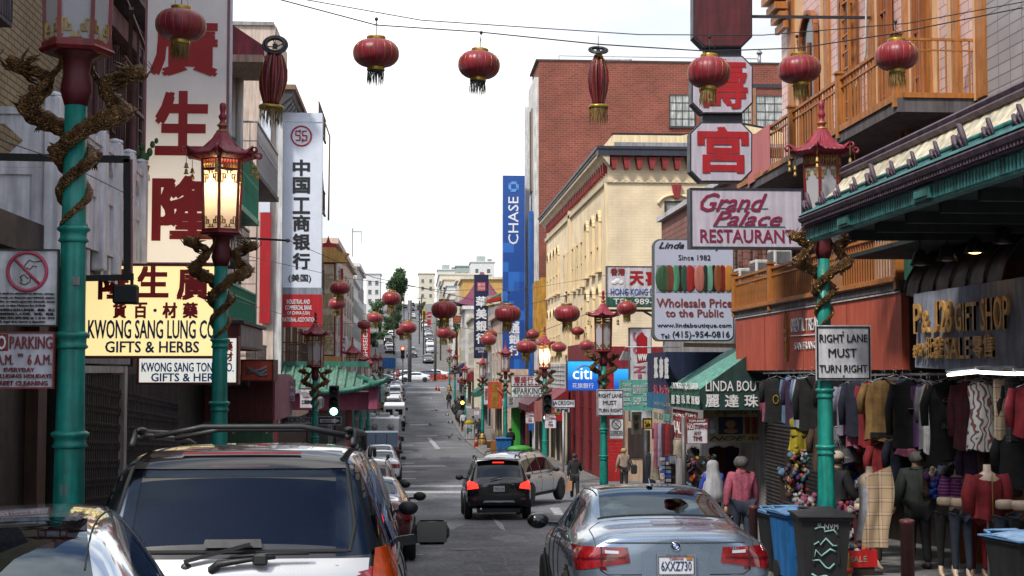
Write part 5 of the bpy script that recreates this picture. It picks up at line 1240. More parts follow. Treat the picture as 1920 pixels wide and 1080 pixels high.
sign('shop_sign','white vertical sign with faded pink rotated letters beside the billboard',FY(44),1180,614,1222,790,M['signface'],M['iron'],.025,.2,
     [('S',(1187,622,1208,640),M['pinktxt'],dict(bold=.05,rot=1)),('O',(1187,648,1208,664),M['pinktxt'],dict(bold=.05)),('Z',(1188,687,1210,698),M['pinktxt'],dict(bold=.05)),('I',(1196,702,1203,709),M['pinktxt'],dict(bold=.05))])
t,loc,W,H=sign('fan_sign','small red shield shaped sign with gold fringe on the white vertical sign',FY(43.4),1194,627,1215,682,M['red1'],M['darkred'],.02,.1,poly=[(1204,624),(1214,633),(1214,678),(1196,682),(1194,633)],texts=[('ww',(1196,664,1213,676),M['whitetxt'],HV)])
t=T('flood_light','pair of grey floodlights on a long arm by the vertical sign','lamp',PY(1172,668,43)); b0=PY(1172,668,43)
mb=MB().tube([(0,0,.15),(0,0,.28),(2.6,0,.28)],.02,6); obj('arm',mb,M['steel'],t)
for x in (0,.78+.5):obj('head',MB().prism([(x-.18,-.12),(x+.18,-.12),(x+.1,.12),(x-.05,.16)],-.15,.1,'y'),M['steel'],t)
F=FY(40.5)
t,loc,W,H=sign('shop_banner','teal cloth banner of a souvenir shop crowded with white writing',F,1161,712,1225,770,mat('bannerteal',(.10,.36,.30),.7,var=.15),None,0,.05,
     [('SOUVENIR',(1187,722,1203,739),M['whitetxt'],HV),('SHOP!',(1188,745,1202,759),M['whitetxt'],HV)] +
     [(s,(x,y,x+w_,y+6),M['whitetxt'],dict(bold=.02)) for s,x,y,w_ in (('T-SHIRT',1167,719,17),('CASHMERE',1167,728,17),('SHAWLS',1168,737,15),('SILK',1169,746,13),('JACKETS',1168,756,16),('LUGGAGE',1205,719,17),('CALL CARDS',1205,728,17),('TOYS',1206,737,14),('SCARVES',1205,746,16),('JEWELRY',1205,756,17))])
t=B('navy_awning','navy blue awning box next to the green one, white signs on its face','awning',(7,37,-.3))
t.p('box',MB().box(6.35,9,35.6,38.4,-.55,.50),M['navy']); t.p('skirt',MB().box(6.33,6.349,35.6,38.4,-.96,-.551),mat('skirtblue',(.02,.16,.30),.6))
F=FR(6.345)
def onface(tt,F,s,x0,y0,x1,y1,m,**kw):
 a=F.hit(x0,(y0+y1)/2); c=F.hit(x1,(y0+y1)/2); o_=tt.matrix_world if False else None
 p0=(a+c)/2; W_=(c-a).length; zt=F.hit((x0+x1)/2,y0).z; zb=F.hit((x0+x1)/2,y1).z
 o=lettering(s,(-W_/2,0,W_/2,zt-zb),-.006,m,tt.t if isinstance(tt,B) else tt,**kw)
 base=tt.l if isinstance(tt,B) else tt.location
 o.location=Vector((p0.x,p0.y,zb))-base; o.rotation_euler.z=F.rz; return o
for i,s in enumerate('景泰藍'):
 for j in range(1):onface(t,F,s,1227.5+i*10,672,1234+i*10,708,M['whitetxt'],bold=.05)
for i,s in enumerate(('Silk','Arts','Pearls')):onface(t,F,s,1227+i*10,722,1235+i*10,738,M['pinktxt'],bold=.03)
onface(t,F,'Toys Souvenirs Clothes',1226,752,1257,764,M['grey1'],bold=.02); onface(t,F,'TEL 781-0808',1227,775,1256,788,M['awnlt'],bold=.04)
t=B('green_awning','green boutique awning with white lettering projecting below the red panel','awning',(7,32,-.7))
XA=6.42; ya,yb=31.7,35.5; zt_,zb2=-.40,-.86
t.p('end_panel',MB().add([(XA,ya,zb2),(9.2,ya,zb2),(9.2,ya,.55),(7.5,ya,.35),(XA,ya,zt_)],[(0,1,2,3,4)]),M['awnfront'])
t.p('slope',MB().grid(lambda u,v:(XA+1.5*u,ya+(yb-ya)*v,zt_+.002+.95*u+.02*sin(v*40)*(1-u)),6,40),M['awnlt'],norm=False)
t.p('valance',MB().grid(lambda u,v:(XA-.002-.012*sin(v*22),ya+(yb-ya)*v,zt_-(zt_-zb2)*u),3,40),M['awngreen'],norm=False)
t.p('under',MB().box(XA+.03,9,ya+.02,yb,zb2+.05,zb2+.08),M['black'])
F=FY(ya-.004)
onface(t,F,'LINDA BOUTIQUE',1323,714,1470,737,M['whitetxt'],bold=.02); 
for i,c in enumerate('麗達珠寶'):onface(t,F,c,1323+i*36.5,740,1348+i*36.5,763,M['whitetxt'],bold=.02)
F=FR(XA-.02)
onface(t,F,'LINDA BOUTIQUE',1261,718,1294,731,M['whitetxt'],bold=.04); onface(t,F,'PIECES BEADS',1295,718,1309,730,M['whitetxt'],bold=.0)
for i,c in enumerate('麗達珠寶'):onface(t,F,c,1260+i*9.5,741,1266+i*9.5,757,M['whitetxt'],bold=.03)
onface(t,F,'THE ARTS',1297,743,1312,758,M['whitetxt'])
t,loc,W,H=sign('cloth_sign','red and white striped cloth sign hanging below the green awning',FR(6.5),1262,770,1307,824,mat('redcloth',(.35,.05,.05),.8),None,0,.02,
 [('MONK',(1263,774,1284,783),M['whitetxt'],XH),('FISH',(1287,774,1305,783),M['whitetxt'],XH),('SALE',(1263,789,1284,815),M['whitetxt'],XH),('GIFTS',(1287,789,1305,808),M['whitetxt'],XH)])
F=FY(33.2)
t,loc,W,H=sign('poster_board','yellow shop board with painted faces above the dark shutter',F,1320,767,1466,829,mat('boardyel',(.40,.34,.16),.6),None,0,.08,[('Original Ear Wax Candles',(1340,769,1480,778),M['blacktxt'],dict(shear=.3))])
for i,(a,c,m) in enumerate(((1325,1345,'picgrey'),(1347,1393,'navy'),(1396,1407,'brownred'),(1408,1421,'brownred'),(1422,1435,'brownred'))):
 u0,v1=loc(a,782); u1,v0=loc(c,814); obj('picture',MB().box(u0,u1,-.012,-.001,v0,v1),M[m],t)
 mb=MB(); mb.ell(((u0+u1)/2,-.012,(v0*.4+v1*.6)),(u1-u0)*.22,.01,(v1-v0)*.24,10,6).ell(((u0+u1)/2,-.012,v0+(v1-v0)*.2),(u1-u0)*.3,.008,(v1-v0)*.15,10,6); obj('portrait',mb,M[('whitetxt','tan','maroon','maroon','maroon')[i]],t)
for (x0,y0,x1,y1,s) in ((1330,818,1398,826,'NOE'),(1404,818,1460,826,'WAKE UP')):
 u0,v1=loc(x0,y0); u1,v0=loc(x1,y1); lettering(s,(u0,v0,u1,v1),-.004,M['blacktxt'],t,bold=.02,shear=.4)
F=FR(7.492); tt=b  # parent lettering to the panel building
ob=[o for o in bpy.data.objects if o.name.startswith('orange_balcony_building')][0]
class _P:pass
def onb(s,x0,y0,x1,y1,m,**kw):
 return onface(ob,F,s,x0,y0,x1,y1,m,**kw)
onb('ORIENTAL',1484,596,1510,622,M['whitetxt'],bold=.012); onb('TREASURES',1512,594,1556,618,M['whitetxt'],bold=.012); onb('SAN FRANCISCO',1491,640,1550,654,M['whitetxt'],bold=.01)
a=F.hit(1483,630); c=F.hit(1550,626); o=obj('underline',MB().bar(a-ob.location,c-ob.location,.03,.02),M['whitetxt'],ob)
a=F.hit(1475,628); mb=MB(); mb.tube([(-.0,.17*cos(2*pi*i/36),.52*sin(2*pi*i/36)) for i in range(37)],.022,5,False)
mb.bar((0,0,-.4),(0,0,.4),.05).bar((0,-.11,-.08),(0,.11,-.08),.07).bar((0,-.11,.08),(0,.11,.08),.07).bar((0,-.16,0),(0,.16,0),.02)
obj('emblem',mb,M['orange'],ob,a-ob.location)
mat('bannercloth',(.24,.26,.33),.9,var=.2,vs=4); mat('bronzetxt',(.62,.34,.10),.4,metal=.2,var=.25,vs=9)
F=FR(6.96)
t,loc,W,H=sign('cloth_banner','grey cloth banner of the gift shop with bronze raised letters',F,1716,536,1925,688,M['bannercloth'],None,0,.02)
for c in list(t.children):bpy.data.objects.remove(c)
obj('cloth',MB().grid(lambda u,v:(-W/2+W*u,-.012+.03*sin(u*13+v*4)*sin(v*3.1)+.012*sin(u*31),.0+1.02*v-.03*sin(u*pi)*(1-v)),60,20),M['bannercloth'],t,norm=False)
for s,x0,y0,x1,y1 in (('P',1723,571,1736,624),('&',1738,584,1752,623),('J',1757,566,1769,624),('28',1772,565,1796,622),('GIFT',1801,570,1843,619),('SHOP',1850,560,1903,617),('#932',1722,645,1741,670),('批發',1745,634,1777,671),('SALE',1782,634,1831,672),('零售',1835,630,1874,670)):
 u0,v1=loc(x0,y0); u1,v0=loc(x1,y1); lettering(s,(u0,v0,u1,v1),-.05,M['bronzetxt'],t,bold=.025 if s[0] !='#' else .01,th=.03)
mat('tube_glow',(.9,.95,1),.3,emit=3.2,var=0)
for i,(x0,y0,x1,y1) in enumerate(((1778,703,1835,697),(1837,698,1905,701),(1907,700,1985,705))):
 a=PX(x0,y0,6.8); c=PX(x1,y1,6.8)
 t=T('tube_light',['farthest lit fluorescent tube under the cloth banner','middle lit fluorescent tube under the cloth banner','nearest lit fluorescent tube at the right edge'][i],'lamp',a)
 obj('tube',MB().tube([(0,0,0),c-a],.02,8),M['tube_glow'],t); obj('reflector',MB().bar(Vector((0.02,0,.05)),c-a+Vector((.02,0,.05)),.12,.03),M['whitewall'],t)
 ld=bpy.data.lights.new('tube_lamp','AREA'); ld.shape='RECTANGLE'; ld.size=.06; ld.size_y=(c-a).length; ld.energy=9; ld.color=(.9,.95,1)
 q=bpy.data.objects.new('tube_lamp',ld); C.objects.link(q); q.parent=t; ld.energy=4; q.location=(c-a)/2+Vector((0,0,-.04))
F=FY(60.3); 
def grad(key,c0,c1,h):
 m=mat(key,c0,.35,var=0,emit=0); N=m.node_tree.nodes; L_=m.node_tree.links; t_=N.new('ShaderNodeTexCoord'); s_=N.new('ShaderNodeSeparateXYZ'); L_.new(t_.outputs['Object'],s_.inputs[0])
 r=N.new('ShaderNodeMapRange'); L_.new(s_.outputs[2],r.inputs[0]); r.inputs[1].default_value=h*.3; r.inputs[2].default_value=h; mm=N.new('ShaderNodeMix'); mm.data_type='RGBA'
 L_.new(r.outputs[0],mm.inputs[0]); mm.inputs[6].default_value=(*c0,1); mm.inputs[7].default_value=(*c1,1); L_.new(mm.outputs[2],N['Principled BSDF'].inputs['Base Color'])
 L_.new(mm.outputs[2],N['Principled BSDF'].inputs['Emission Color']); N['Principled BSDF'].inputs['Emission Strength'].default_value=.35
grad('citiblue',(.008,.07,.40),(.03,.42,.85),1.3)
t,loc,W,H=sign('bank_sign','glossy blue bank sign with white lettering and a thin red arc',F,1063,676,1123,733,M['citiblue'],M['octrim'],.03,.35,
 [('citi',(1074,690,1110,711),M['signlitw'],dict(bold=.02)),('花旗銀行',(1073,718,1113,728),M['whitetxt'],{})])
u,v=loc(1097,692); obj('arc',MB().tube([(u+.33*cos(a),-.015,v-.02+.17*sin(a)) for a in [pi*i/14 for i in range(15)]],.018,5),M['red1'],t)
sign('bank_sign','second blue bank sign half hidden behind the far lane sign',FY(61.3),1152,692,1182,742,M['citiblue'],None,0,.3,[])
sign('street_name_sign','white street name sign on the pole of the far right traffic light',FY(59.4),1033,749,1078,764,M['signlitw'] if False else M['signface'],M['blacktxt'],.015,.03,[('JACKSON',(1036,752,1075,761),M['blacktxt'],dict(bold=.02))])
sign('street_name_plate','small plate with chinese street name below the white street sign',FY(59.4),1040,765,1068,773,M['alu'],None,0,.03,[('昃臣街',(1043,766.5,1065,772),M['blacktxt'],HV)])
t,loc,W,H=sign('parking_sign','white parking sign with arrow under red chinese characters',FY(84),958,704,1019,745,M['signface'],M['iron'],.03,.2,
 [('豐盛行',(964,706,1000,718),M['regred'],HV),('珍寶 參茸 海味 雜貨',(962,719,1014,723),M['regred'],{}),('PARKING',(970,727,1016,739),M['blacktxt'],dict(bold=.01)),('PACIFIC AVE',(972,740,1012,744),M['blacktxt'],{})])
u,v=loc(960,733); u2,_=loc(968,733); obj('arrow',MB().prism([(u,v),(u2,v+.22),(u2,v-.22)],-.02,-.001,'y'),M['jewgreen'],t)
u,v=loc(959,724.5); u2,_=loc(1018,724); obj('rule',MB().box(u,u2,-.015,-.001,v-.02,v+.02),M['blacktxt'],t)
F=FY(97.5)
t,loc,W,H=sign('bank_sign','very tall deep blue vertical bank sign with white lettering reading upwards',F,943,329,984,692,mat('chase1',(.008,.06,.27),.4,var=.05),None,0,.6,
 [('CHASE',(953,369,972,458),M['whitetxt'],dict(bold=.01,rot=1))]+[(c,(955,y,974,y+18),M['whitetxt'],HV) for c,y in (('交',588),('通',607),('銀',627),('行',648))])
R=random.Random(3); mat('chase2',(.012,.09,.36),.4,var=.05); mat('chase3',(.01,.04,.19),.4,var=.05); mat('chase4',(.02,.13,.46),.4,var=.05)
n_=20; nx=4
for j in range(7,n_):
 for i in range(nx):
  if R.random() < .42:
   u0=-W/2+W*i/nx; v0=H-H*(j+1)/n_; q=R.choice(['chase2','chase3','chase4'])
   obj('blue_tile',MB().box(u0,u0+W/nx,-.004,-.0005,v0,v0+H/n_),M[q],t)
u,v=loc(963,350); mb=MB()
for k in range(4):
 M3=Matrix.Rotation(k*pi/2,3,'Y'); P=[M3 @ Vector(q) for q in ((-.33,0,.12),(-.12,0,.36),(.24,0,.36),(.10,0,.16),(-.1,0,.16))]
 mb.add([(u+p.x,-.03,v+p.z) for p in P]+[(u+p.x,-.001,v+p.z) for p in P],[(0,1,2,3,4),(9,8,7,6,5)]+[(i,(i+1) % 5,(i+1) % 5+5,i+5) for i in range(5)])
obj('emblem',mb,mat('chaselt',(.1,.3,.7),.4),t)
sign('building_edge','white ribbed wall edge beside the tall blue sign',FY(98.6),984.5,200,993,692,M['signface'],None,0,.5,[],cat='pillar')
F=FY(138)
t,loc,W,H=sign('bank_sign','navy vertical bank sign with white characters and a red square emblem',F,889,515,916,672,mat('ewnavy',(.008,.012,.05),.4,var=.1),None,0,.6,
 [(c,(893,y,912,y+19),M['whitetxt'],HV) for c,y in (('華',556),('美',579),('銀',602),('行',625))]+[('EASTWEST',(892,651,913,656),M['whitetxt'],{}),('BANK',(897,657,908,661),M['whitetxt'],{})])
u0,v1=loc(894,529); u1,v0=loc(911,546); mb=MB().box(u0,u1,-.03,-.001,v0,v1); obj('emblem',mb,M['red1'],t)
mb=MB(); s_=(u1-u0)/7
for i in range(3):mb.box(u0+s_*(1+i*1.0),u0+s_*(1.35+i*1.0),-.05,-.031,v0+s_*3.8,v1-s_*.7).box(u1-s_*(1.35+i),u1-s_*(1+i),-.05,-.031,v0+s_*.7,v0+s_*3.0).box(u0+s_*.8,u0+s_*3.3,-.05,-.031,v0+s_*(.8+i),v0+s_*(1.1+i)).box(u1-s_*3,u1-s_*.8,-.05,-.031,v1-s_*(1.1+i),v1-s_*(.8+i))
obj('emblem_lines',mb,M['whitetxt'],t)
sign('yellow_blade_sign','weathered yellow blade sign frame with scalloped top',FY(90),998,520,1027,700,mat('bladeyel',(.50,.27,.04),.6,var=.3,vs=2),None,0,.4,poly=[(1000,533),(1003,527),(1011,526),(1014,520),(1024,520),(1024,596),(1050,598),(1050,618),(1026,620),(1026,636),(1000,636)])
t,loc,W,H=sign('shop_sign','orange red box sign with gold characters and a gold dragon, beyond the parking sign',FY(100),916,716,941,766,M['orangered'],None,0,1.0,[(c,(922,y,934,y+13),M['goldring'],HV) for c,y in (('恒',720),('豐',736),('泰',751))])
obj('dragon_figure',MB().tube([(W*.1,-.1,H*.8),(W*.5,-.2,H*.55),(W*.9,-.15,H*.62),(W*1.3,-.2,H*.5),(W*1.6,-.1,H*.65),(W*1.9,-.1,H*.9)],[.04,.09,.08,.1,.08,.03],6),M['gold'],t)
sign('shop_sign','small white sign in red script left of the gold dragon',FY(102),908,724,915,758,M['signface'],None,0,.5,[('恒豐',(909,728,914,750),M['regred'],HV)])
sign('wells_sign','small dark red bank sign with gold lettering, far along on the right',FY(196),849,592,877,605,mat('wfred',(.26,.012,.012),.5),M['maroon'],.06,.5,[('WELLS',(852,594,866,598),M['goldring'],HV),('FARGO',(852,599,868,603),M['goldring'],HV)])
sign('shop_sign','yellow vertical sign far up the hill with dark characters',FY(300),792,580,799,602,M['goldring'] if False else mat('farYel',(.6,.36,.02),.5),None,0,.5,[('金龍',(793,583,798,599),M['blacktxt'],HV)])
sign('shop_sign','small red sign far up the hill right of the yellow one',FY(290),801,585,809,596,M['red1'],None,0,.5,[('BAR',(802,588,808,592),M['whitetxt'],HV)])
sign('shop_sign','lower red sign far up the hill beneath the other',FY(280),801,599,808,610,M['red1'],None,0,.5,[])
t,loc,W,H=sign('kite_sign','red green and yellow carved roof figure hanging over the far pavement',FY(118),907,547,942,577,M['grn'],M['ochre'],.1,.6,poly=[(907,571),(918,558),(941,547),(942,566),(924,577)])
u0,v1=loc(912,560); u1,v0=loc(938,568); obj('stripe',MB().prism([(u0,v0),(u1,v0+.25),(u1,v1+.2),(u0,v1-.1)],-.1,-.01,'y'),M['red1'],t); obj('stripe',MB().prism([(u0,v0-.25),(u1,v0-.02),(u1,v0+.15),(u0,v0-.08)],-.1,-.01,'y'),M['cream'],t)
sign('small_sign','grey hanging plaque beside the dragon sign',FY(90),951,743,966,762,M['alu'],None,0,.15,[('S',(955,747,962,758),M['iron'],HV)])
sign('awning_side','pinkish fluted metal awning end right of the far parking sign',FY(74),1003,752,1018,790,mat('flutepink',(.36,.13,.12),.6),None,0,.3,[],cat='awning')
sign('shop_sign','red shop sign with gold characters under the street name sign',FY(74),1030,765,1056,789,M['red1'],None,0,.2,[('珍珠',(1034,769,1050,779),M['goldring'],HV)])
def post(name,label,px,d,ztop,r=.035,m='galv'):
 p=PY(px,697,d); z=gz(d)+.12; t_=T(name,label,'post',(p.x,d,z)); obj('pole',MB().tube([(0,0,0),(0,0,ztop-z)],r,8),M[m],t_)
 obj('foot',MB().lathe([(r*2.4,0),(r*2.2,.03),(r*1.1,.05)],10),M[m],t_); return t_
def lane_sign(label,F,x0,y0,x1,y1):
 w_,h_=x1-x0,y1-y0
 t,loc,W,H=sign('lane_sign',label,F,x0,y0,x1,y1,M['signface'],M['blacktxt'],.02 if h_ > 60 else .018,.02,
  [('RIGHT LANE',(x0+w_*.05,y0+h_*.15,x1-w_*.05,y0+h_*.30),M['blacktxt'],{'bold':.015}),('MUST',(x0+w_*.22,y0+h_*.42,x1-w_*.25,y0+h_*.58),M['blacktxt'],{'bold':.02}),('TURN RIGHT',(x0+w_*.05,y0+h_*.73,x1-w_*.05,y0+h_*.87),M['blacktxt'],{'bold':.015})])
 obj('rim',MB().box(-W/2-.015,W/2+.015,-.004,.0,-.015,H+.015),M['signface'],t)
 for z in (.06,H-.06):obj('bolt',MB().lathe([(.012,-.03),(.012,0)],8,(0,0,0)),M['iron'],t).location=(0,-.002,z)
 return t
lane_sign('big square lane sign with black lettering on the nearer pole at right',FY(18.35),1531,612,1631,711)
lane_sign('smaller square lane sign on the second pole, left of the teal banner',FY(37.3),1120,731,1168,779)
def litter_sign(label,F,x0,y0,x1,y1,big=False):
 w_,h_=x1-x0,y1-y0; m=mat('littergrey',(.62,.62,.63),.6,var=.3,vs=8)
 t,loc,W,H=sign('litter_sign',label,F,x0,y0,x1,y1,m,M['blacktxt'] if big else M['iron'],.012,.015,
  [(s,(x0+w_*.06,y0+h_*(.56+.052*i),x1-w_*.06-(w_*.15 if i in (3,7) else 0),y0+h_*(.56+.052*i+.036)),M['blacktxt'],{'bold':0}) for i,s in enumerate(('It shall be unlawful to throw, sweep,','brush, or deposit any rubbish, paper','dirt, or debris upon the sidewalk, street','curb, or alley. Minimum fine $150.00','法律禁止任何人將垃圾、廢紙、泥土','或雜物掃入人行道、街道、路邊、','最低罰款$150.00','Es ilegal tirar, barrer o depositar'))] if big else
  [(s,(x0+w_*.08,y0+h_*(.6+.09*i),x1-w_*.08,y0+h_*(.65+.09*i)),M['iron'],{}) for i,s in enumerate(('IT IS UNLAWFUL','TO LITTER HERE','FINE $150.00'))])
 u,v=loc(x0+w_*.5,y0+h_*.29); r=W*.31; mm=mat('litterpink',(.48,.06,.12),.5) if big else M['iron']
 mb=MB().tube([(u+r*cos(2*pi*i/36),-.004,v+r*sin(2*pi*i/36)) for i in range(37)],W*.032,5,False); mb.tube([(u-r*.7,-.004,v+r*.7),(u+r*.7,-.004,v-r*.7)],W*.025,5); obj('ring',mb,mm,t)
 mb=MB().tube([(u+r*q[0],-.003,v+r*q[1]) for q in ((.75,.55),(.35,.5),(.1,.6),(-.1,.35),(-.2,.05),(0,.2),(.15,.1),(.3,.3),(.5,.25))],W*.008,4)
 mb.tube([(u+r*q[0],-.003,v+r*q[1]) for q in ((-.35,-.3),(-.15,-.15),(0,-.35),(.2,-.3),(.15,-.55),(-.1,-.7),(-.35,-.6),(-.25,-.45),(-.35,-.3))],W*.008,4); obj('pictogram',mb,M['blacktxt'],t); return t
def noparking(label,F,x0,y0,x1,y1,lines,cat='sign'):
 w_,h_=x1-x0,y1-y0
 tx=[]
 for s,a,b_,c,d_,inv in lines:tx.append((s,(x0+w_*a,y0+h_*b_,x0+w_*c,y0+h_*d_),M['whitetxt'] if inv else M['regred'],{'bold':.015}))
 t,loc,W,H=sign('parking_rule_sign',label,F,x0,y0,x1,y1,M['signface'],M['regred'],.012,.015,tx)
 for s,a,b_,c,d_,inv in lines:
  if inv==1:
   u0,v1=loc(x0+w_*(a-.03),y0+h_*(b_-.03)); u1,v0=loc(x0+w_*(c+.03),y0+h_*(d_+.03)); obj('field',MB().box(u0,u1,-.0015,-.0002,v0,v1),M['regred'],t)
  if inv==2:
   u0,v1=loc(x0+w_*.02,y0+h_*(b_-.03)); u1,v0=loc(x0+w_*.98,y0+h_*(d_+.03)); obj('field',MB().box(u0,u1,-.0015,-.0002,v0,v1),M['regred'],t)
 return t
for c in ():
 pass
litter_sign('weathered litter warning sign with pink crossed circle on the nearest pole',FY(10.85),-8,467,110,612,True)
NP=[('NO',.02,.07,.27,.31,1),('PARKING',.33,.08,.97,.30,0),('2 A.M.',.03,.40,.38,.58,0),('TO',.45,.38,.53,.44,0),('6 A.M.',.6,.40,.96,.58,0),('EVERYDAY',.24,.63,.70,.70,0),('INCLUDING HOLIDAYS',.03,.74,.96,.81,0),('STREET CLEANING',.06,.86,.90,.94,0)]
noparking('near no parking sign in red lettering below the litter warning',FY(10.85),-22,622,102,729,NP)
noparking('small no parking sign on a blue grey post by the white corrugated awning',FY(43.3),517,711,554,753,NP)
TA=[('TOW-AWAY',.1,.04,.9,.14,2),('NO',.04,.22,.3,.42,1),('STOPPING',.38,.23,.95,.40,0),('ANY',.35,.50,.68,.64,0),('TIME',.3,.70,.72,.86,0)]
noparking('tow away no stopping sign in front of the red and white cloth',FY(29.5),1287,785,1327,832,TA)
noparking('small tow away sign under the green traffic light',FY(59),1021,776,1043,803,TA)
noparking('small tow away sign left of the green traffic light pole',FY(70),985,773,1002,794,TA)
noparking('tiny parking sign by the amber signal',FY(118),873,757,884,766,TA[:3]); noparking('tiny parking sign further right of the amber signal',FY(112),888,764,899,778,TA[:3])
noparking('small pale parking rule sign behind the third left lamp',FY(66),636,748,650,762,TA[:3]); 
litter_sign('grey litter sign below the farther lane sign',FY(37.3),1142,784,1169,823)
post('sign_post','dark grey post carrying the tow away sign',1281,29.6,-.95,.05,'iron'); post('sign_post','thin grey post right of the far tow away sign',1056,59,-1.6,.045)
post('sign_post','thick dark post beside the shop corner and the hanging scarves',1211,43.5,-1.8,.12,'black')
sign('street_name_sign','white street name sign on the left behind the first far pole',FY(44.5),526,781,587,796,M['signface'],M['blacktxt'],.012,.03,[('JACKSON',(529,783,583,794),M['blacktxt'],dict(bold=.02))])
sign('street_name_plate','small chinese street plate below the left street name sign',FY(44.5),542,798,578,808,M['alu'],None,0,.03,[('昃臣街',(547,800,573,806),M['blacktxt'],HV)])
t,loc,W,H=sign('one_way_sign','black one way sign with white arrow on the left pole',FY(44),596,781,640,797,M['blacktxt'],M['signface'],.012,.02,[])
u0,v1=loc(600,784.5); u1,v0=loc(637,793.5); vm=(v0+v1)/2; hh=v1-v0; obj('arrow',MB().prism([(u0,vm-hh*.36),(u1-.17,vm-hh*.36),(u1-.17,v0-.01),(u1,vm),(u1-.17,v1+.01),(u1-.17,vm+hh*.36),(u0,vm+hh*.36)],-.006,-.001,'y'),M['signface'],t)
u2,_=loc(602,790); u3,_=loc(623,790); lettering('ONE WAY',(u2,vm-hh*.25,u3,vm+hh*.25),-.008,M['blacktxt'],t,bold=.02)
for i,(x,y,d,txt) in enumerate(((1214,793,42,'Sale'),(1232,812,41,'5'))):
 sign('price_sign',['yellow sale placard below the vertical pink sign','yellow and black price placard at the shop corner post'][i],FY(d),x-9,y-9,x+9,y+11,mat('placard',(.55,.36,.04),.6),M['blacktxt'],.03,.03,[(txt,(x-5,y-3,x+5,y+7),M['blacktxt'],XH)])
sign('small_banner','beige hanging cloth with black brush writing beside the teal banner',FY(41),1184,772,1203,814,mat('beigecloth',(.5,.42,.3),.8,var=.3),None,0,.02,[('字',(1188,778,1199,790),M['blacktxt'],{}),('茶',(1188,793,1199,806),M['blacktxt'],{})])
mat('glow_green',(.25,1,.75),.3,emit=6,var=0); mat('glow_amber',(1,.5,.05),.3,emit=6,var=0); mat('glow_red',(1,.08,.05),.3,emit=6,var=0); mat('lensoff',(.03,.03,.03),.2,var=0)
def signal(label,px,py,d,lit,pole=True,w_=.30):
 p=PY(px,py,d); H_=w_*3.1; t_=T('traffic_light',label,'traffic light',(p.x,d,p.z-H_/2))
 obj('housing',MB().bbox(-w_/2,w_/2,0,.2,0,H_,.03),M['black'],t_)
 for k in range(3):
  z=H_*(k+.5)/3; o_=obj('lens',MB().lathe([(.001,0),(w_*.36,.0),(w_*.37,.02)],16),M['glow_'+lit] if {'green':0,'amber':1,'red':2}[lit]==k else M['lensoff'],t_); o_.location=(0,-.012,z); o_.rotation_euler.x=pi/2
  hb=MB(); n_=12
  for i in range(n_):
   a=-.2+(pi+.4)*i/n_; c=-.2+(pi+.4)*(i+1)/n_; r=w_*.42
   hb.add([(r*cos(a),-.002,z+r*sin(a)),(r*cos(c),-.002,z+r*sin(c)),(r*cos(c),-.2,z+r*sin(c)),(r*cos(a),-.2,z+r*sin(a))],[(0,1,2,3)])
  obj('visor',hb,M['black'],t_)
 return t_
signal('traffic light showing green at the far right corner, below the lit lamp',1026,765,59.3,'green',w_=.38)
signal('traffic light showing green on the left, above the one way sign',626,752,46,'green',w_=.32); post('signal_pole','dark pole under the left green traffic light',620,46.2,-1.0,.05,'iron')
signal('amber lit traffic light far along the right pavement',867,755,110,'amber',w_=.36)
signal('red lit traffic light at the distant crossing',755,661,196,'red',w_=.55); t=post('signal_pole','slim pole under the distant red signal',755,196.5,2.6,.12,'iron')
t=post('utility_pole','tall grey utility pole at the distant crossing',768,200,10,.28,'iron'); post('utility_pole','second tall dark pole right of the grey one at the crossing',816,205,9.5,.2,'iron')
t=T('steel_bracket','black steel frame arm with a hanging floodlight in front of the yellow sign','bracket',(-3,15,0))
def q(px,py,d=15):return PY(px,py,d)-Vector((-3,15,0))
obj('arm',MB().bar(q(-10,294),q(243,299),.07),M['black'],t); obj('drop_bar',MB().bar(q(239,299),q(239,520),.07),M['black'],t)
obj('drop_rod',MB().bar(q(246,299),q(246,522),.03),M['pinkedge'],t); obj('lower_arm',MB().bar(q(152,522),q(250,520),.06),M['black'],t)
a=q(236,552); obj('floodlight',MB().bbox(a.x-.12,a.x+.12,-.1,.1,a.z-.1,a.z+.1,.02).bar((a.x+.06,0,a.z+.1),(a.x+.06,0,a.z+.22),.03),M['black'],t)
t=T('steel_bracket','thin dark arm with a round end reaching toward the bank sign','bracket',PY(440,445,40)); a=PY(540,451,40)-PY(440,445,40)
obj('arm',MB().bar((-.2,0,0),a,.09,.05),M['black'],t); obj('ball',MB().ell(a,.06,.06,.06,10,8),M['gold'],t)
t=T('potted_cactus','small potted cactus on the ledge by the tall white sign','plant',PY(268,330,22.6)); obj('pot',MB().lathe([(.07,0),(.1,.14),(.11,.16),(.09,.16)],12),M['tan'],t)
mb=MB()
for (x,z,r) in ((0,.28,.08),(-.09,.36,.06),(.1,.38,.06),(.14,.5,.05),(-.02,.46,.055),(.05,.30,.06),(.2,.56,.04)):mb.ell((x,0,z),r*.8,r*.35,r*1.2,8,6)
obj('cactus',mb,mat('cactus',(.03,.10,.03),.6),t)
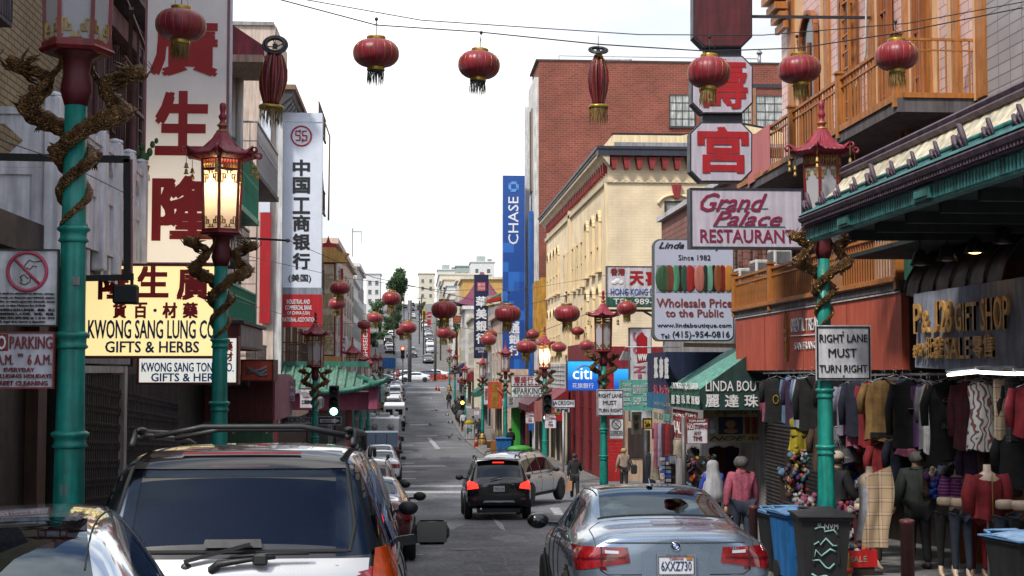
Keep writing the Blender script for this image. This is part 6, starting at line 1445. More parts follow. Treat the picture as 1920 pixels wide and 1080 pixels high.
#============================================================vehicles
def paint(key,col,metal=.5,rough=.22,coat=1.):
 m=mat(key,col,rough,metal=metal,var=.06,vs=2,coat=coat,spec=.6); return m
paint('paint_base',(.45,.46,.48)); paint('p_white',(.72,.73,.74),0,.3); paint('p_silver',(.46,.48,.50),.45,.3); paint('p_grey',(.10,.105,.115),.6,.25)
paint('p_black',(.009,.009,.011),.3,.15); paint('p_burg',(.10,.008,.012),.5,.2); paint('p_brown',(.16,.12,.10),.6,.22); paint('p_blue',(.02,.04,.09),.5,.2)
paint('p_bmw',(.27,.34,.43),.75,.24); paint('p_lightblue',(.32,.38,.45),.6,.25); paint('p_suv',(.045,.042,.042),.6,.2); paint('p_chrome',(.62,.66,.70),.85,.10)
glass_mat('cg_far',(.02,.025,.03)); glass_mat('cg_near',(.42,.52,.56),.0,1.75,(.75,.88,1)); glass_mat('cg_suv',(.36,.42,.48),.0,1.5,(.5,.66,1))
mat('rubber',(.012,.012,.013),.75,var=.2); mat('rimm',(.42,.43,.45),.3,metal=.85,var=.1); mat('tail',(.30,.008,.012),.12,var=.35,vs=25,coat=1,spec=.8); mat('tail_on',(1,.03,.02),.3,emit=1.5,var=0)
mat('amber',(.42,.05,.008),.15,var=.3,vs=20,coat=1); mat('taildk',(.10,.004,.006),.12,coat=1,var=.2); mat('plasticblk',(.016,.016,.018),.5,var=.2,vs=20); mat('plate',(.62,.62,.64),.4,var=.1)
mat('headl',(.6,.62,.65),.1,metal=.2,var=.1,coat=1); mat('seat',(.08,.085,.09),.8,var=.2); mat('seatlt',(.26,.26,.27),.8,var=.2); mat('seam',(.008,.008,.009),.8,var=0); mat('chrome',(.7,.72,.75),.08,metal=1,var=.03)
SPEC={
 'sedan':dict(L=4.62,st=[(0,.42,.76,.84,.72,.97,.60),(.08,.33,.86,.90,.80,1.04,.66),(.40,.25,.895,.95,.83,1.075,.68),(.74,.24,.90,.955,.84,1.10,.69),(1.30,.23,.905,.965,.84,1.36,.62),(1.62,.22,.905,.965,.84,1.415,.60),
   (2.3,.22,.905,.955,.84,1.435,.60),(2.85,.22,.905,.95,.83,1.385,.62),(3.5,.22,.90,.93,.82,1.05,.70),(3.95,.23,.895,.89,.80,.955,.64),(4.35,.27,.85,.80,.74,.84,.54),(4.6,.36,.74,.64,.62,.68,.42)],
   rg=(3,5),wg=(7,8),sg=(4,8),wh=(.80,3.62),wr=.325),
 'suv':dict(L=4.6,st=[(0,.50,.80,.92,.78,1.03,.70),(.10,.36,.88,1.00,.85,1.13,.745),(.34,.30,.92,1.05,.87,1.60,.69),(.48,.29,.925,1.06,.87,1.70,.67),(1.2,.27,.925,1.06,.87,1.755,.665),(2.2,.27,.925,1.05,.87,1.75,.67),
   (2.75,.27,.925,1.04,.86,1.69,.68),(3.45,.27,.92,1.02,.85,1.16,.74),(3.9,.28,.91,.98,.82,1.06,.68),(4.3,.32,.87,.90,.78,.96,.58),(4.58,.42,.76,.72,.66,.76,.46)],
   rg=(1,2),wg=(6,7),sg=(2,7),wh=(.85,3.6),wr=.37),
}
def bvh_of(me):return BVHTree.FromPolygons([v.co for v in me.vertices],[tuple(p.vertices) for p in me.polygons])
def conform(bv,side,q,nu=8,nv=4,off=.008,shape=None):
 """q: four (u,v) corners. side 'rear' u=x v=z ; 'front'; 'left'/'right' u=y v=z ; 'top' u=x v=y"""
 (a,b,c,d)=[Vector(p) for p in q]; V=[]; ok=[]
 for j in range(nv+1):
  for i in range(nu+1):
   s,t=i/nu,j/nv
   if shape:s,t=shape(s,t)
   p=(a*(1-s)+b*s)*(1-t)+(d*(1-s)+c*s)*t
   o_,dr={'rear':(Vector((p.x,-3,p.y)),Vector((0,1,0))),'front':(Vector((p.x,9,p.y)),Vector((0,-1,0))),'right':(Vector((3,p.x,p.y)),Vector((-1,0,0))),'left':(Vector((-3,p.x,p.y)),Vector((1,0,0))),'top':(Vector((p.x,p.y,4)),Vector((0,0,-1)))}[side]
   h,n_,_,_=bv.ray_cast(o_,dr)
   if h is None:V.append((0,0,0)); ok.append(False)
   else:
    if n_.dot(dr) > 0:n_=-n_
    V.append(tuple(h+n_*off)); ok.append(True)
 w_=nu+1; F=[]
 for j in range(nv):
  for i in range(nu):
   f=(j*w_+i,j*w_+i+1,(j+1)*w_+i+1,(j+1)*w_+i)
   if all(ok[k] for k in f):F.append(f)
 return MB().add(V,F,True)
def seamline(bv,side,pts,w_=.012,off=.003,n=8):
 mb=MB()
 P=[]
 for (a,b) in zip(pts,pts[1:]):
  for i in range(n):P.append(Vector(a)+(Vector(b)-Vector(a))*i/n)
 P.append(Vector(pts[-1])); H_=[]
 for p in P:
  o_,dr={'rear':(Vector((p.x,-3,p.y)),Vector((0,1,0))),'right':(Vector((3,p.x,p.y)),Vector((-1,0,0))),'left':(Vector((-3,p.x,p.y)),Vector((1,0,0))),'top':(Vector((p.x,p.y,4)),Vector((0,0,-1)))}[side]
  h,n_,_,_=bv.ray_cast(o_,dr)
  if h is not None:
   if n_.dot(dr) > 0:n_=-n_
   H_.append(h+n_*(off-w_*.5))
 if len(H_) > 1:mb.tube(H_,w_,4,False)
 return mb
WM={}
def wheel_meshes(R_,w_=.22):
 if R_ in WM:return WM[R_]
 def lat(prof,n=28):
  mb=MB(); mb.lathe(prof,n); mb.v=[(z,x,y) for x,y,z in mb.v]; return mb
 ty=lat([(R_*.66,-w_/2),(R_*.9,-w_/2),(R_,-w_*.35),(R_,w_*.35),(R_*.9,w_/2),(R_*.66,w_/2)])
 rm=lat([(R_*.67,w_*.1),(R_*.67,w_*.47),(R_*.62,w_*.45),(R_*.6,w_*.2),(.02,w_*.18)])
 for k in range(7):
  a=2*pi*k/7; rm.bar((w_*.3,.04*cos(a),.04*sin(a)),(w_*.38,R_*.62*cos(a),R_*.62*sin(a)),.05,.03,(1,0,0))
 rm.v +=[]; hub=lat([(.06,w_*.2),(.06,w_*.42),(.02,w_*.44)],12); rm.add(hub.v,hub.f,True)
 m1,m2=fixn(ty.mesh('tyre')),fixn(rm.mesh('rim')); m1.materials.append(M['rubber']); m2.materials.append(M['rimm']); WM[R_]=(m1,m2); return WM[R_]
def make_car(kind,label,cat='car',pm='paint_base',glass='cg_far',plate='7LVU129',near=False,W=1.,H=1.,group=None,tl='tail',logo=None):
 sp=SPEC[kind]; st=sp['st']; t=T({'sedan':'sedan_car','suv':'suv_car'}[kind],label,cat,group=group)
 V=[]; NP_=10
 for (y,zb,wm,zl,wb,zt,wr) in st:
  wm,wb,wr=wm*W,wb*W,wr*W; zt=zt if zt < 1.1 else 1.1+(zt-1.1)*H
  zm=zb+(zl-zb)*.55
  half=[(0,zb),(wm*.86,zb),(wm*.965,zb+.09),(wm,zm),(wm*.985,zl-.09),(wb,zl),(wr,zt-.075 if zt-zl > .25 else zl+(zt-zl)*.55),(wr*.90,zt-.022),(wr*.5,zt),(0,zt+.006)]
  V +=[(x,y,z) for x,z in half]+[(-x,y,z) for x,z in half[1:-1][::-1]]
 n_=2*NP_-2; F=[]; MI=[]
 m=len(st)
 for i in range(m-1):
  for k in range(n_):
   j=(k+1) % n_; F.append((i*n_+k,i*n_+j,(i+1)*n_+j,(i+1)*n_+k))
   kk=k if k < NP_-1 else n_-1-k; mi=0
   if kk==5 and sp['sg'][0] <=i < sp['sg'][1]:mi=1
   if kk in (7,8):
    if sp['rg'][0] <=i < sp['rg'][1]:mi=2
    if sp['wg'][0] <=i < sp['wg'][1]:mi=3
   MI.append(mi)
 for base,rev in ((0,0),((m-1)*n_,1)):
  for k in range(NP_-1):
   a,b_=k,k+1; c,d=(n_-a) % n_,(n_-b_) % n_
   f=[base+a,base+b_,base+d,base+c]; f=[f[i] for i in range(4) if f.index(f[i])==i]
   F.append(tuple(f if rev else f[::-1])); MI.append(0)
 me=bpy.data.meshes.new('b'); me.from_pydata(V,[],F); 
 for i,q in enumerate(MI):me.polygons[i].material_index=q
 for q in (pm,glass,glass,glass):me.materials.append(M[q])
 fixn(me); o=bpy.data.objects.new('b',me); sb=o.modifiers.new('s','SUBSURF'); sb.levels=2; sb.render_levels=2
 full=evalmesh(o); bv=bvh_of(full)
 for idx,nm in ((0,'body'),(1,'side_window'),(2,'rear_window'),(3,'windshield')):
  used_={}; VV=[]; FF=[]
  for p in full.polygons:
   if p.material_index==idx:
    f=[]
    for v in p.vertices:
     if v not in used_:used_[v]=len(VV); VV.append(tuple(full.vertices[v].co))
     f.append(used_[v])
    FF.append(tuple(f))
  mb=MB().add(VV,FF,True); o_=obj(nm,mb,M[pm if idx==0 else glass],t,norm=False)
  if idx==0:body=o_
 i0,i1=sp['sg']; ys=[s_[0] for s_ in st]
 for sd_ in ('left','right'):
  zl=st[i0+1][3]; zt=st[(i0+i1)//2][5]; zt=1.1+(zt-1.1)*H
  yb=(ys[i0]+ys[i1])/2-.1
  for yy in ((yb,yb+.07),(ys[i1]-.75,ys[i1]-.70)) + (((ys[i0]+.72,ys[i0]+.80),) if kind=='suv' else ()):obj('pillar',conform(bv,sd_,[(yy[0],zl+.02),(yy[1],zl+.02),(yy[1]-.06,zt-.08),(yy[0]-.06,zt-.08)],2,5,.006),M['plasticblk'],t)
  for yw in sp['wh']:
   R_=sp['wr']; zc=R_
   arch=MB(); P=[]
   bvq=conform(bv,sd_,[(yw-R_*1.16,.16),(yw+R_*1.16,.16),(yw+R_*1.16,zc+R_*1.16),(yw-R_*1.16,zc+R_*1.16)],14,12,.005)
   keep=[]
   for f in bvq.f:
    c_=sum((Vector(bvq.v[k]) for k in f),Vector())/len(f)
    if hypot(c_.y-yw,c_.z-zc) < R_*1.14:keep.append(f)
   bvq.f=keep; bvq.sm=[True]*len(keep); obj('wheel_well_shade',bvq,M['seam'],t)  # black disc on the flank stands in for the shaded wheel well
   m1,m2=wheel_meshes(R_); sg=1 if sd_=='right' else -1
   wo=bpy.data.objects.new('wheel',m1); C.objects.link(wo); wo.parent=t; wo.location=(sg*(.925*W-.10),yw,R_); wo.rotation_euler.z=0 if sg > 0 else pi
   ro_=bpy.data.objects.new('rim',m2); C.objects.link(ro_); ro_.parent=wo
  if kind=='suv':obj('cladding',conform(bv,sd_,[(.25,.30),(4.3,.30),(4.3,.42),(.25,.42)],24,2,.012),M['plasticblk'],t)
  for pts in ([(yb+.03,zl),(yb+.03,.45),(yb+.1,.30)],[(ys[i1]-.62,zl),(ys[i1]-.6,.5),(ys[i1]-.65,.3)],[(ys[i0]+.35,zl-.02),(ys[i0]+.42,.75),(yb-.55,.62),(yb-.5,.3)]):
   obj('door_seam',seamline(bv,sd_,pts,.006),M['seam'],t)
  for yy in (yb-.25,ys[i1]-.95):obj('door_handle',conform(bv,sd_,[(yy,zl-.14),(yy+.16,zl-.14),(yy+.16,zl-.11),(yy,zl-.11)],3,1,.03),M[pm] if near else M['plasticblk'],t)
  sg=1 if sd_=='right' else -1; ym=ys[i1]-.55
  obj('mirror',MB().ell((sg*(.93*W+.08),ym,zl+.06),.12,.07,.085,12,8).bar((sg*.80*W,ym+.03,zl+.02),(sg*.95*W,ym,zl+.03),.06,.04),M['plasticblk'] if not near else M['p_black'],t)
  obj('sill_trim',seamline(bv,sd_,[(ys[i0]+.2,zl+.01),(ys[i1]-.1,zl+.0)],.010,.006,24),M['chrome'] if kind=='sedan' else M['plasticblk'],t)
 if kind=='sedan':
  for sg in (-1,1):
   obj('tail_light',conform(bv,'rear',[(sg*.86*W,.70),(sg*.40*W,.76),(sg*.42*W,.895),(sg*.86*W,.90)],12,5,.010),M[tl],t)
   obj('tail_light',conform(bv,'right' if sg > 0 else 'left',[(.02,.70),(.30,.78),(.22,.88),(.03,.90)],6,4,.010),M[tl],t)
   obj('headlight',conform(bv,'front',[(sg*.80*W,.62),(sg*.42*W,.60),(sg*.45*W,.70),(sg*.80*W,.76)],8,4,.01),M['headl'],t)
  obj('bumper_trim',conform(bv,'rear',[(-.72*W,.40),(.72*W,.40),(.72*W,.47),(-.72*W,.47)],14,2,.008),M['plasticblk'],t)
  pz,pw,ph=.74,.155,.155
 else:
  for sg in (-1,1):
   obj('tail_light',conform(bv,'rear',[(sg*.87*W,.84),(sg*.56*W,.88),(sg*.60*W,1.0),(sg*.86*W,1.10)],8,6,.012),M[tl],t)
   obj('tail_light',conform(bv,'right' if sg > 0 else 'left',[(.04,.84),(.34,.92),(.24,1.02),(.06,1.08)],5,5,.010),M['tail'],t)
   obj('headlight',conform(bv,'front',[(sg*.80*W,.70),(sg*.45*W,.70),(sg*.45*W,.82),(sg*.80*W,.88)],8,4,.01),M['headl'],t)
   obj('reflector',conform(bv,'rear',[(sg*.74*W,.56),(sg*.62*W,.56),(sg*.62*W,.61),(sg*.74*W,.61)],2,1,.03),M['tail'],t)
  obj('bumper',conform(bv,'rear',[(-.86*W,.42),(.86*W,.42),(.84*W,.66),(-.84*W,.66)],16,4,.025),M['plasticblk'],t)
  for sg in (-1,1):obj('roof_rail',MB().tube([(sg*.62*W,.5,1.1+(.62)*H),(sg*.62*W,.62,1.1+.70*H),(sg*.62*W,2.2,1.1+.72*H),(sg*.62*W,2.4,1.1+.64*H)],.022,6),M['plasticblk'],t)
  pz,pw,ph=.86,.155,.155
  obj('wiper',MB().bar((-.25,.02,1.11),(.1,.06,1.2),.02),M['plasticblk'],t)
 obj('rear_underside',MB().box(-.6*W,.6*W,.12,.5,.20,.32),M['plasticblk'],t)
 obj('exhaust',MB().tube([(-.5*W,.0,.30),(-.5*W,.3,.30)],.035,8),M['chrome'],t)
 h,n_2,_,_=bv.ray_cast(Vector((0,-3,pz)),Vector((0,1,0)))
 yp=h.y-.015
 obj('plate_recess',conform(bv,'rear',[(-.30,pz-.12),(.30,pz-.12),(.30,pz+.12),(-.30,pz+.12)],4,3,.004),M['plasticblk'] if kind=='suv' else M[pm],t)
 pl=obj('number_plate',MB().bbox(-pw,pw,yp-.012,yp,pz-ph/2,pz+ph/2,.004),M['plate'],t)
 lettering(plate,(-pw*.86,pz-.045,pw*.86,pz+.035),yp-.013,M['navytxt'],pl,bold=.03,th=.003)
 obj('brake_light',conform(bv,'rear',[(-.14,st[2][5]*1.0-.00) if kind=='sedan' else (-.16,1.1+.50*H),(.14,st[2][5]) if kind=='sedan' else (.16,1.1+.50*H),(.14,st[2][5]+.02) if kind=='sedan' else (.16,1.1+.53*H),(-.14,st[2][5]+.02) if kind=='sedan' else (-.16,1.1+.53*H)],4,1,.01),M[tl],t)
 for x in (-.38,.38):
  for y in ((1.55,.62) if near else ()):
   pass
 if near:
  sm='seatlt' if kind=='sedan' else 'seat'
  for x in (-.38*W,.38*W):
   for y,zs in ((1.25 if kind=='sedan' else 1.1,.95),(2.25,.98)):
    obj('seat',MB().bbox(x-.24,x+.24,y-.12,y+.06,.45,zs+.08,.06),M['seat'],t)
    obj('headrest',MB().bbox(x-.14,x+.14,y-.10,y+.0,zs+.12,zs+.30,.045),M[sm],t)
  obj('rear_shelf',MB().box(-.7*W,.7*W,.75,1.15,.93,.97),M['seat'],t) if kind=='sedan' else None
  obj('dashboard',MB().bbox(-.7*W,.7*W,3.0,3.4,.8,1.0,.05),M['plasticblk'],t)
 t['_k']=0; del t['_k']
 return t,bv
def seat_car(o,x,y,heading=0.,slope=True,anchor='rear'):
 """put the car so that its rear centre is at (x,y), pitched to the road"""
 L_=4.6; h=heading
 dx,dy=-sin(h),cos(h)
 y2=y+dy*L_; pitch=math.atan2(gz(y2)-gz(y),max(.5,abs(L_)))*1.0 if slope else 0
 roll=0
 o.location=(x,y,gz(y)+.005); o.rotation_euler=Euler((pitch,roll,h)) if abs(cos(h)) > .5 else Euler((0,0,h))
G1='cars parked and driving along the street'
sed,_=make_car('sedan','white sedan parked first beyond the side street at left',pm='paint_base')
suv,_=make_car('suv','grey',pm='paint_base')
ucar={}
def car(kind,px,d,label,pm,heading=0.,X=None,tl=None):
 src={'sedan':sed,'suv':suv}[kind]
 x=PY(px,697,d).x if X is None else X
 sw={M['paint_base']:M[pm]}
 if tl:sw[M['tail']]=M[tl]
 o=dup(src,(x,d,0),heading,label,swap=sw); seat_car(o,x,d,heading); return o
def lx(d):return kerbl(d)+1.08
car('sedan',0,24,'dark burgundy sedan with red tail light, partly hidden behind the big silver SUV','p_burg',X=lx(24)+.1,tl='tail')
car('suv',0,14.2,'black SUV parked directly in front of the big silver SUV','p_black',X=lx(14)-.15)
car('suv',0,31,'brownish SUV parked ahead of the burgundy sedan','p_brown',X=lx(31)-.1)
car('sedan',0,38,'dark grey sedan parked last before the side street on the left','p_grey',X=lx(38)-.1)
car('sedan',0,62,'white sedan with pale rear window parked just past the side street','p_white',X=lx(62)-.05)
car('sedan',0,69,'silver sedan parked ahead of the white one on the left','p_silver',X=lx(69)-.2)
car('suv',0,140.5,'tall black van parked ahead of the white van','p_black',X=lx(140)-.1).scale=(1.08,1.15,1.25)
car('suv',0,148,'white SUV parked ahead of the tall black van','p_white',X=lx(148)+.1); car('sedan',0,155,'pale silver sedan two ahead of the black van','p_silver',X=lx(155)); car('suv',0,162,'white SUV third ahead of the black van','p_white',X=lx(162)); car('sedan',0,169,'dark sedan parked near the far left corner','p_black',X=lx(169)-.3); car('sedan',0,176,'light blue sedan parked last at the far left corner','p_lightblue',X=lx(176))
def boxvan(label,name,x,y,W,H,L_,body,cat,rear_win=True,zf=.55,ladder=False,pickup=False):
 t=T(name,label,cat,(x,y,gz(y))); t.rotation_euler.x=math.atan2(gz(y+L_)-gz(y),L_)
 hw=W/2
 if pickup:
  obj('bed',MB().bbox(-hw,hw,0,2.1,.45,1.12,.05),M[body],t); obj('tailgate',MB().bbox(-hw+.08,hw-.08,-.03,.03,.6,1.1,.02),M[body],t)
  mb=MB(); P=[(2.1,1.1),(2.25,1.78),(2.6,1.86),(3.4,1.84),(4.1,1.18),(5.3,1.08),(5.45,.5),(2.1,.5)]
  mb.prism([(a,b) for a,b in P],-hw*.94,hw*.94,'x'); obj('cab',mb,M[body],t)
  obj('rear_window',MB().add([(-hw*.78,2.13,1.2),(hw*.78,2.13,1.2),(hw*.72,2.235,1.70),(-hw*.72,2.235,1.70)],[(0,1,2,3)]),M['winlight'],t)
  for x_ in (-.3,.3):obj('window_bar',MB().bar((x_,2.1,1.2),(x_,2.2,1.7),.04),M['plasticblk'],t)
  L2=[.9,4.4]
 else:
  obj('body',MB().bbox(-hw,hw,0,L_*.78,zf-.1,H,.10),M[body],t)
  obj('cab',MB().prism([(L_*.78,H*.93),(L_*.84,H*.9),(L_*.93,1.25),(L_,1.05),(L_,.5),(L_*.78,.5)],-hw*.95,hw*.95,'x'),M[body],t)
  for sg in (-1,1):
   obj('rear_door',MB().bbox(sg*hw*.47-hw*.44,sg*hw*.47+hw*.44,-.03,-.002,zf+.05,H-.12,.01),M[body],t)
   if rear_win:obj('rear_window',MB().bbox(sg*hw*.45-hw*.33,sg*hw*.45+hw*.33,-.042,-.031,H*.58,H*.84,.01),M['windark'],t)
   else:obj('round_vent',MB().lathe([(.01,0),(.2,.0),(.22,.02),(.22,.03)],16,(0,0,0)),M['seatlt'],t).matrix_local=Matrix.Translation((sg*hw*.45,-.035,H*.72)) @ Matrix.Rotation(pi/2,4,'X')
  L2=[.9,L_*.78]
 for sg in (-1,1):
  obj('tail_light',MB().bbox(sg*hw*.93-.06,sg*hw*.93+.06,-.05,.0,.85,1.12,.01),M['tail'],t)
  for yw in L2:
   m1,m2=wheel_meshes(.37); wo=bpy.data.objects.new('wheel',m1); C.objects.link(wo); wo.parent=t; wo.location=(sg*(hw-.08),yw,.37); wo.rotation_euler.z=0 if sg > 0 else pi; r_=bpy.data.objects.new('rim',m2); C.objects.link(r_); r_.parent=wo
  obj('mirror',MB().bbox(sg*(hw+.16)-.1,sg*(hw+.16)+.1,L_*.82 if not pickup else 3.6,(L_*.82 if not pickup else 3.6)+.08,1.25,1.5,.02),M['plasticblk'],t)
 obj('bumper',MB().bbox(-hw,hw,-.12,.0,.42,.62,.03),M['plasticblk'],t); obj('number_plate',MB().bbox(-.15,.15,-.14,-.121,.70,.86,.004).box(-.02,.02,-.121,-.01,.74,.8),M['plate'],t)
 return t
t=boxvan('black pickup truck in front of the grey panel truck','pickup_truck',lx(77)-.25,77,1.95,1.86,5.4,'p_black','pickup',pickup=True)
t=boxvan('grey panel truck with round vents and equipment on its roof','panel_truck',lx(93)-.35,93,2.3,2.35,6.5,'p_silver','truck',rear_win=False)
for i,(x,w_) in enumerate(((-.75,.5),(.1,.7),(.85,.3))):obj('roof_unit',MB().bbox(x-w_/2,x+w_/2,.4+i*.3,1.3+i*.2,2.36,2.55+.05*i,.04),M['whitewall'],t)
t=boxvan('white van with two dark rear windows parked mid street on the left','cargo_van',lx(133)+.1,133,2.0,2.05,5.4,'p_white','van')
car('sedan',0,204.5,'white sedan crossing at the distant intersection','p_white',heading=pi/2,X=PY(807,697,204.5).x)
for (x,d,k,m,h,lb) in ((786,214,'sedan','p_white',pi/2-.1,'white sedan crossing behind another at the distant intersection'),(790,211,'sedan','p_grey',pi/2+.25,'dark grey sedan turning at the distant intersection'),(828,214,'sedan','p_blue',pi/2-.15,'dark blue sedan at the right of the distant intersection'),
 (842,216,'sedan','p_white',pi/2,'white sedan at the far right of the distant intersection'),(745,196,'sedan','p_black',pi/2-.4,'black sedan turning in at the left of the distant intersection')):
 car(k,x,d,lb,m,h)
up=[(731,262,'suv','p_white','white SUV parked lowest on the left of the hill'),(729,276,'sedan','p_silver','silver sedan parked second lowest on the left of the hill'),(727,292,'suv','p_black','black SUV parked on the left of the hill above two pale cars'),(727,305,'sedan','p_grey','grey sedan on the left of the hill below the white van'),
      (733,322,'suv','p_white','white van-like SUV midway on the left of the hill'),(743,372,'sedan','p_grey','grey sedan high on the left of the hill'),(744,395,'sedan','p_white','small white sedan high on the left of the hill'),(774,470,'suv','p_white','white SUV driving near the hill top'),
      (759,560,'suv','p_black','black SUV at the hill top, left'),(772,540,'suv','p_grey','grey SUV at the hill top, right'),(773,575,'suv','p_black','black SUV topmost on the hill road'),(773,505,'sedan','p_black','black sedan near the hill top')]
for x,d,k,m,lb in up:car(k,x,d,lb,m)
dn=[(772,249,'suv','p_grey','dark SUV coming down the middle of the hill'),(803,236,'sedan','p_grey','dark sedan at the foot of the hill on the right'),(807,262,'suv','p_silver','silver SUV second from the foot of the hill on the right'),(806,285,'sedan','p_white','white sedan third from the foot of the hill on the right'),
      (805,305,'suv','p_black','black SUV on the right of the hill behind the white sedan'),(802,328,'sedan','p_silver','silver sedan midway on the right of the hill'),(801,352,'suv','p_grey','grey SUV midway on the right of the hill'),(797,385,'sedan','p_white','white sedan in the upper half of the hill on the right'),(795,420,'suv','p_black','black SUV in the upper half of the hill on the right'),(793,460,'sedan','p_silver','silver sedan near the hill top on the right')]
for x,d,k,m,lb in dn:
 p=PY(x,697,d+4.5); o=car(k,x,d,lb,m,pi,X=p.x); o.location.y=d+4.5; o.location.z=gz(d+4.5); o.rotation_euler=Euler((-math.atan2(gz(d+4.5)-gz(d),4.6),0,pi))
o,bv=make_car('suv','black compact SUV with glowing brake lights driving ahead in the right lane',pm='p_black',plate='7VFL129',near=False,H=.93,group=G1,tl='tail_on')
seat_car(o,PY(936,697,39.7).x,39.7,0)
obj('spoiler',MB().bbox(-.62,.62,.26,.62,1.66,1.70,.015),M['p_silver'],o); obj('badge',MB().tube([(.07*cos(2*pi*i/16),-.0,.05*sin(2*pi*i/16)) for i in range(17)],.01,4),M['chrome'],o,(0,.065,1.09))
obj('chrome_strip',conform(bv,'rear',[(-.45,.50),(.45,.50),(.40,.54),(-.40,.54)],6,1,.05),M['p_silver'],o)
o=dup(suv,(0,0,0),0,'silver SUV turning right into the side street, seen behind the black one',swap={M['paint_base']:M['p_silver']})
p=GP(955,953); o.location=(PY(930,697,47).x,47.2,gz(48)+.02); o.rotation_euler=Euler((0,0,-.48))
o,bv=make_car('sedan','steel blue sedan in the right foreground seen from behind',pm='p_bmw',glass='cg_near',plate='6XXZ730',near=True,tl='tail',group=G1)
BX,BY=2.30,12.4
seat_car(o,BX,BY,-.02)
for c in [c for c in o.children if c.name.startswith('tail_light')]:pass
for sg in (-1,1):
 obj('tail_light_strip',conform(bv,'rear',[(sg*.84,.785),(sg*.44,.80),(sg*.44,.815),(sg*.84,.805)],10,1,.014),M['taildk'],o)
 obj('reverse_light',conform(bv,'rear',[(sg*.62,.845),(sg*.50,.84),(sg*.50,.865),(sg*.62,.872)],4,1,.015),M['headl'],o)
 obj('tail_light_gap',conform(bv,'rear',[(sg*.655,.70),(sg*.645,.70),(sg*.645,.90),(sg*.655,.90)],1,4,.0145),M['seam'],o)
 obj('bumper_crease',seamline(bv,'rear',[(sg*.80,.64),(sg*.5,.60),(sg*.34,.63)],.012,.002),M['p_grey'],o)
obj('boot_seam',seamline(bv,'rear',[(-.70,.93),(-.66,.70),(-.60,.66),(.60,.66),(.66,.70),(.70,.93)],.006,.001),M['seam'],o)
obj('boot_seam',seamline(bv,'top',[(-.70,.10),(-.70,.60),(-.60,.70),(.60,.70),(.70,.60),(.70,.10)],.006,.001),M['seam'],o)
obj('boot_edge',seamline(bv,'rear',[(-.62,.935),(.62,.935)],.008,.006,20),M['p_grey'],o)
h,nn,_,_=bv.ray_cast(Vector((0,-3,.905)),Vector((0,1,0))); yb=h.y
rd=MB(); rd.v=[]; rd.lathe([(.001,.012),(.038,.012),(.041,0)],24); rd.v=[(x,-z,y) for x,y,z in rd.v]
bo=obj('badge',rd,M['p_black'],o,(0,yb-.004,.905))
for k,cc in enumerate(('bluetxt','plate','bluetxt','plate')):
 q=MB(); a0=k*pi/2; pts=[(0,0)]+[(.024*cos(a0+i*pi/12),.024*sin(a0+i*pi/12)) for i in range(7)]; q.add([(x,-.0135,z) for x,z in pts],[tuple(range(8))]); obj('badge_quarter',q,M[cc],bo)
rg=MB().tube([(.039*cos(2*pi*i/28),-.012,.039*sin(2*pi*i/28)) for i in range(29)],.003,5,False); obj('badge_ring',rg,M['chrome'],bo)
lettering('328i',(.42,.86,.56,.895),bv.ray_cast(Vector((.5,-3,.88)),Vector((0,1,0)))[0].y-.004,M['chrome'],o,bold=.02,th=.004,name='model_badge')
pf=MB(); yq=bv.ray_cast(Vector((0,-3,.74)),Vector((0,1,0)))[0].y-.03
for a in ((-.17,.17,.82,.836),(-.17,.17,.643,.662),(-.17,-.158,.662,.82),(.158,.17,.662,.82)):pf.box(a[0],a[1],yq-.008,yq+.004,a[2],a[3])
pfo=obj('plate_frame',pf,M['chrome'],o); lettering('AUDI CONCORD',(-.13,.646,.13,.659),yq-.009,M['blacktxt'],pfo,th=.002,bold=.02); lettering('AUDICONCORD.COM',(-.09,.823,.09,.833),yq-.009,M['blacktxt'],pfo,th=.002,bold=.02)
lettering('California',(-.06,.789,.06,.812),yq-.002+.0,M['red1'],pfo,th=.003,shear=.3); obj('sticker',MB().box(.09,.14,yq-.004,yq-.001,.785,.815),M['orange'],pfo)
af=MB().lathe([(.045,0),(.04,.01),(.02,.02)],14,(0,0,0),.7,1.8); af.add([(-.006,-.05,.01),(.006,-.05,.01),(.003,.02,.075),(-.003,.02,.075),(-.004,.06,.01),(.004,.06,.01)],[(0,1,2,3),(3,2,5,4),(0,3,4),(1,5,2)])
obj('antenna',af,M['p_bmw'],o,(0,1.55,1.408))
for sg in (-1,1):obj('roof_strip',seamline(bv,'top',[(sg*.545,1.35),(sg*.56,2.0),(sg*.555,2.7)],.008,.002,10),M['seam'],o)
obj('window_edge',seamline(bv,'top',[(-.60,.80),(.60,.80)],.012,.004,24),M['seam'],o)
obj('interior_mirror',MB().bbox(-.12,.12,2.95,3.0,1.20,1.27,.01),M['plasticblk'],o)
o,bv=make_car('suv','big silver SUV with dark rear glass and roof rack filling the left foreground',pm='p_suv',glass='cg_suv',plate='5HRK204',near=True,W=1.02,H=1.03,group=G1)  # silver body painted dark for its dark reflections; tailgate keeps light silver
SX,SY=-.98,7.75
seat_car(o,SX,SY,.0)
for sg in (-1,1):obj('glass_border',conform(bv,'rear',[(sg*.56,1.13),(sg*.79,1.14),(sg*.74,1.62),(sg*.54,1.64)],6,10,.006),M['cg_suv'],o)
obj('glass_border',conform(bv,'rear',[(-.7,1.56),(.7,1.56),(.66,1.66),(-.66,1.66)],16,3,.007),M['cg_suv'],o)
obj('glass_rim',seamline(bv,'rear',[(-.62,1.155),(.62,1.155)],.014,.006,24),M['seam'],o)
obj('glass_rim',seamline(bv,'rear',[(-.635,1.15),(-.66,1.3),(-.60,1.62)],.016,.006,10),M['seam'],o); obj('glass_rim',seamline(bv,'rear',[(.635,1.15),(.66,1.3),(.60,1.62)],.016,.006,10),M['seam'],o)
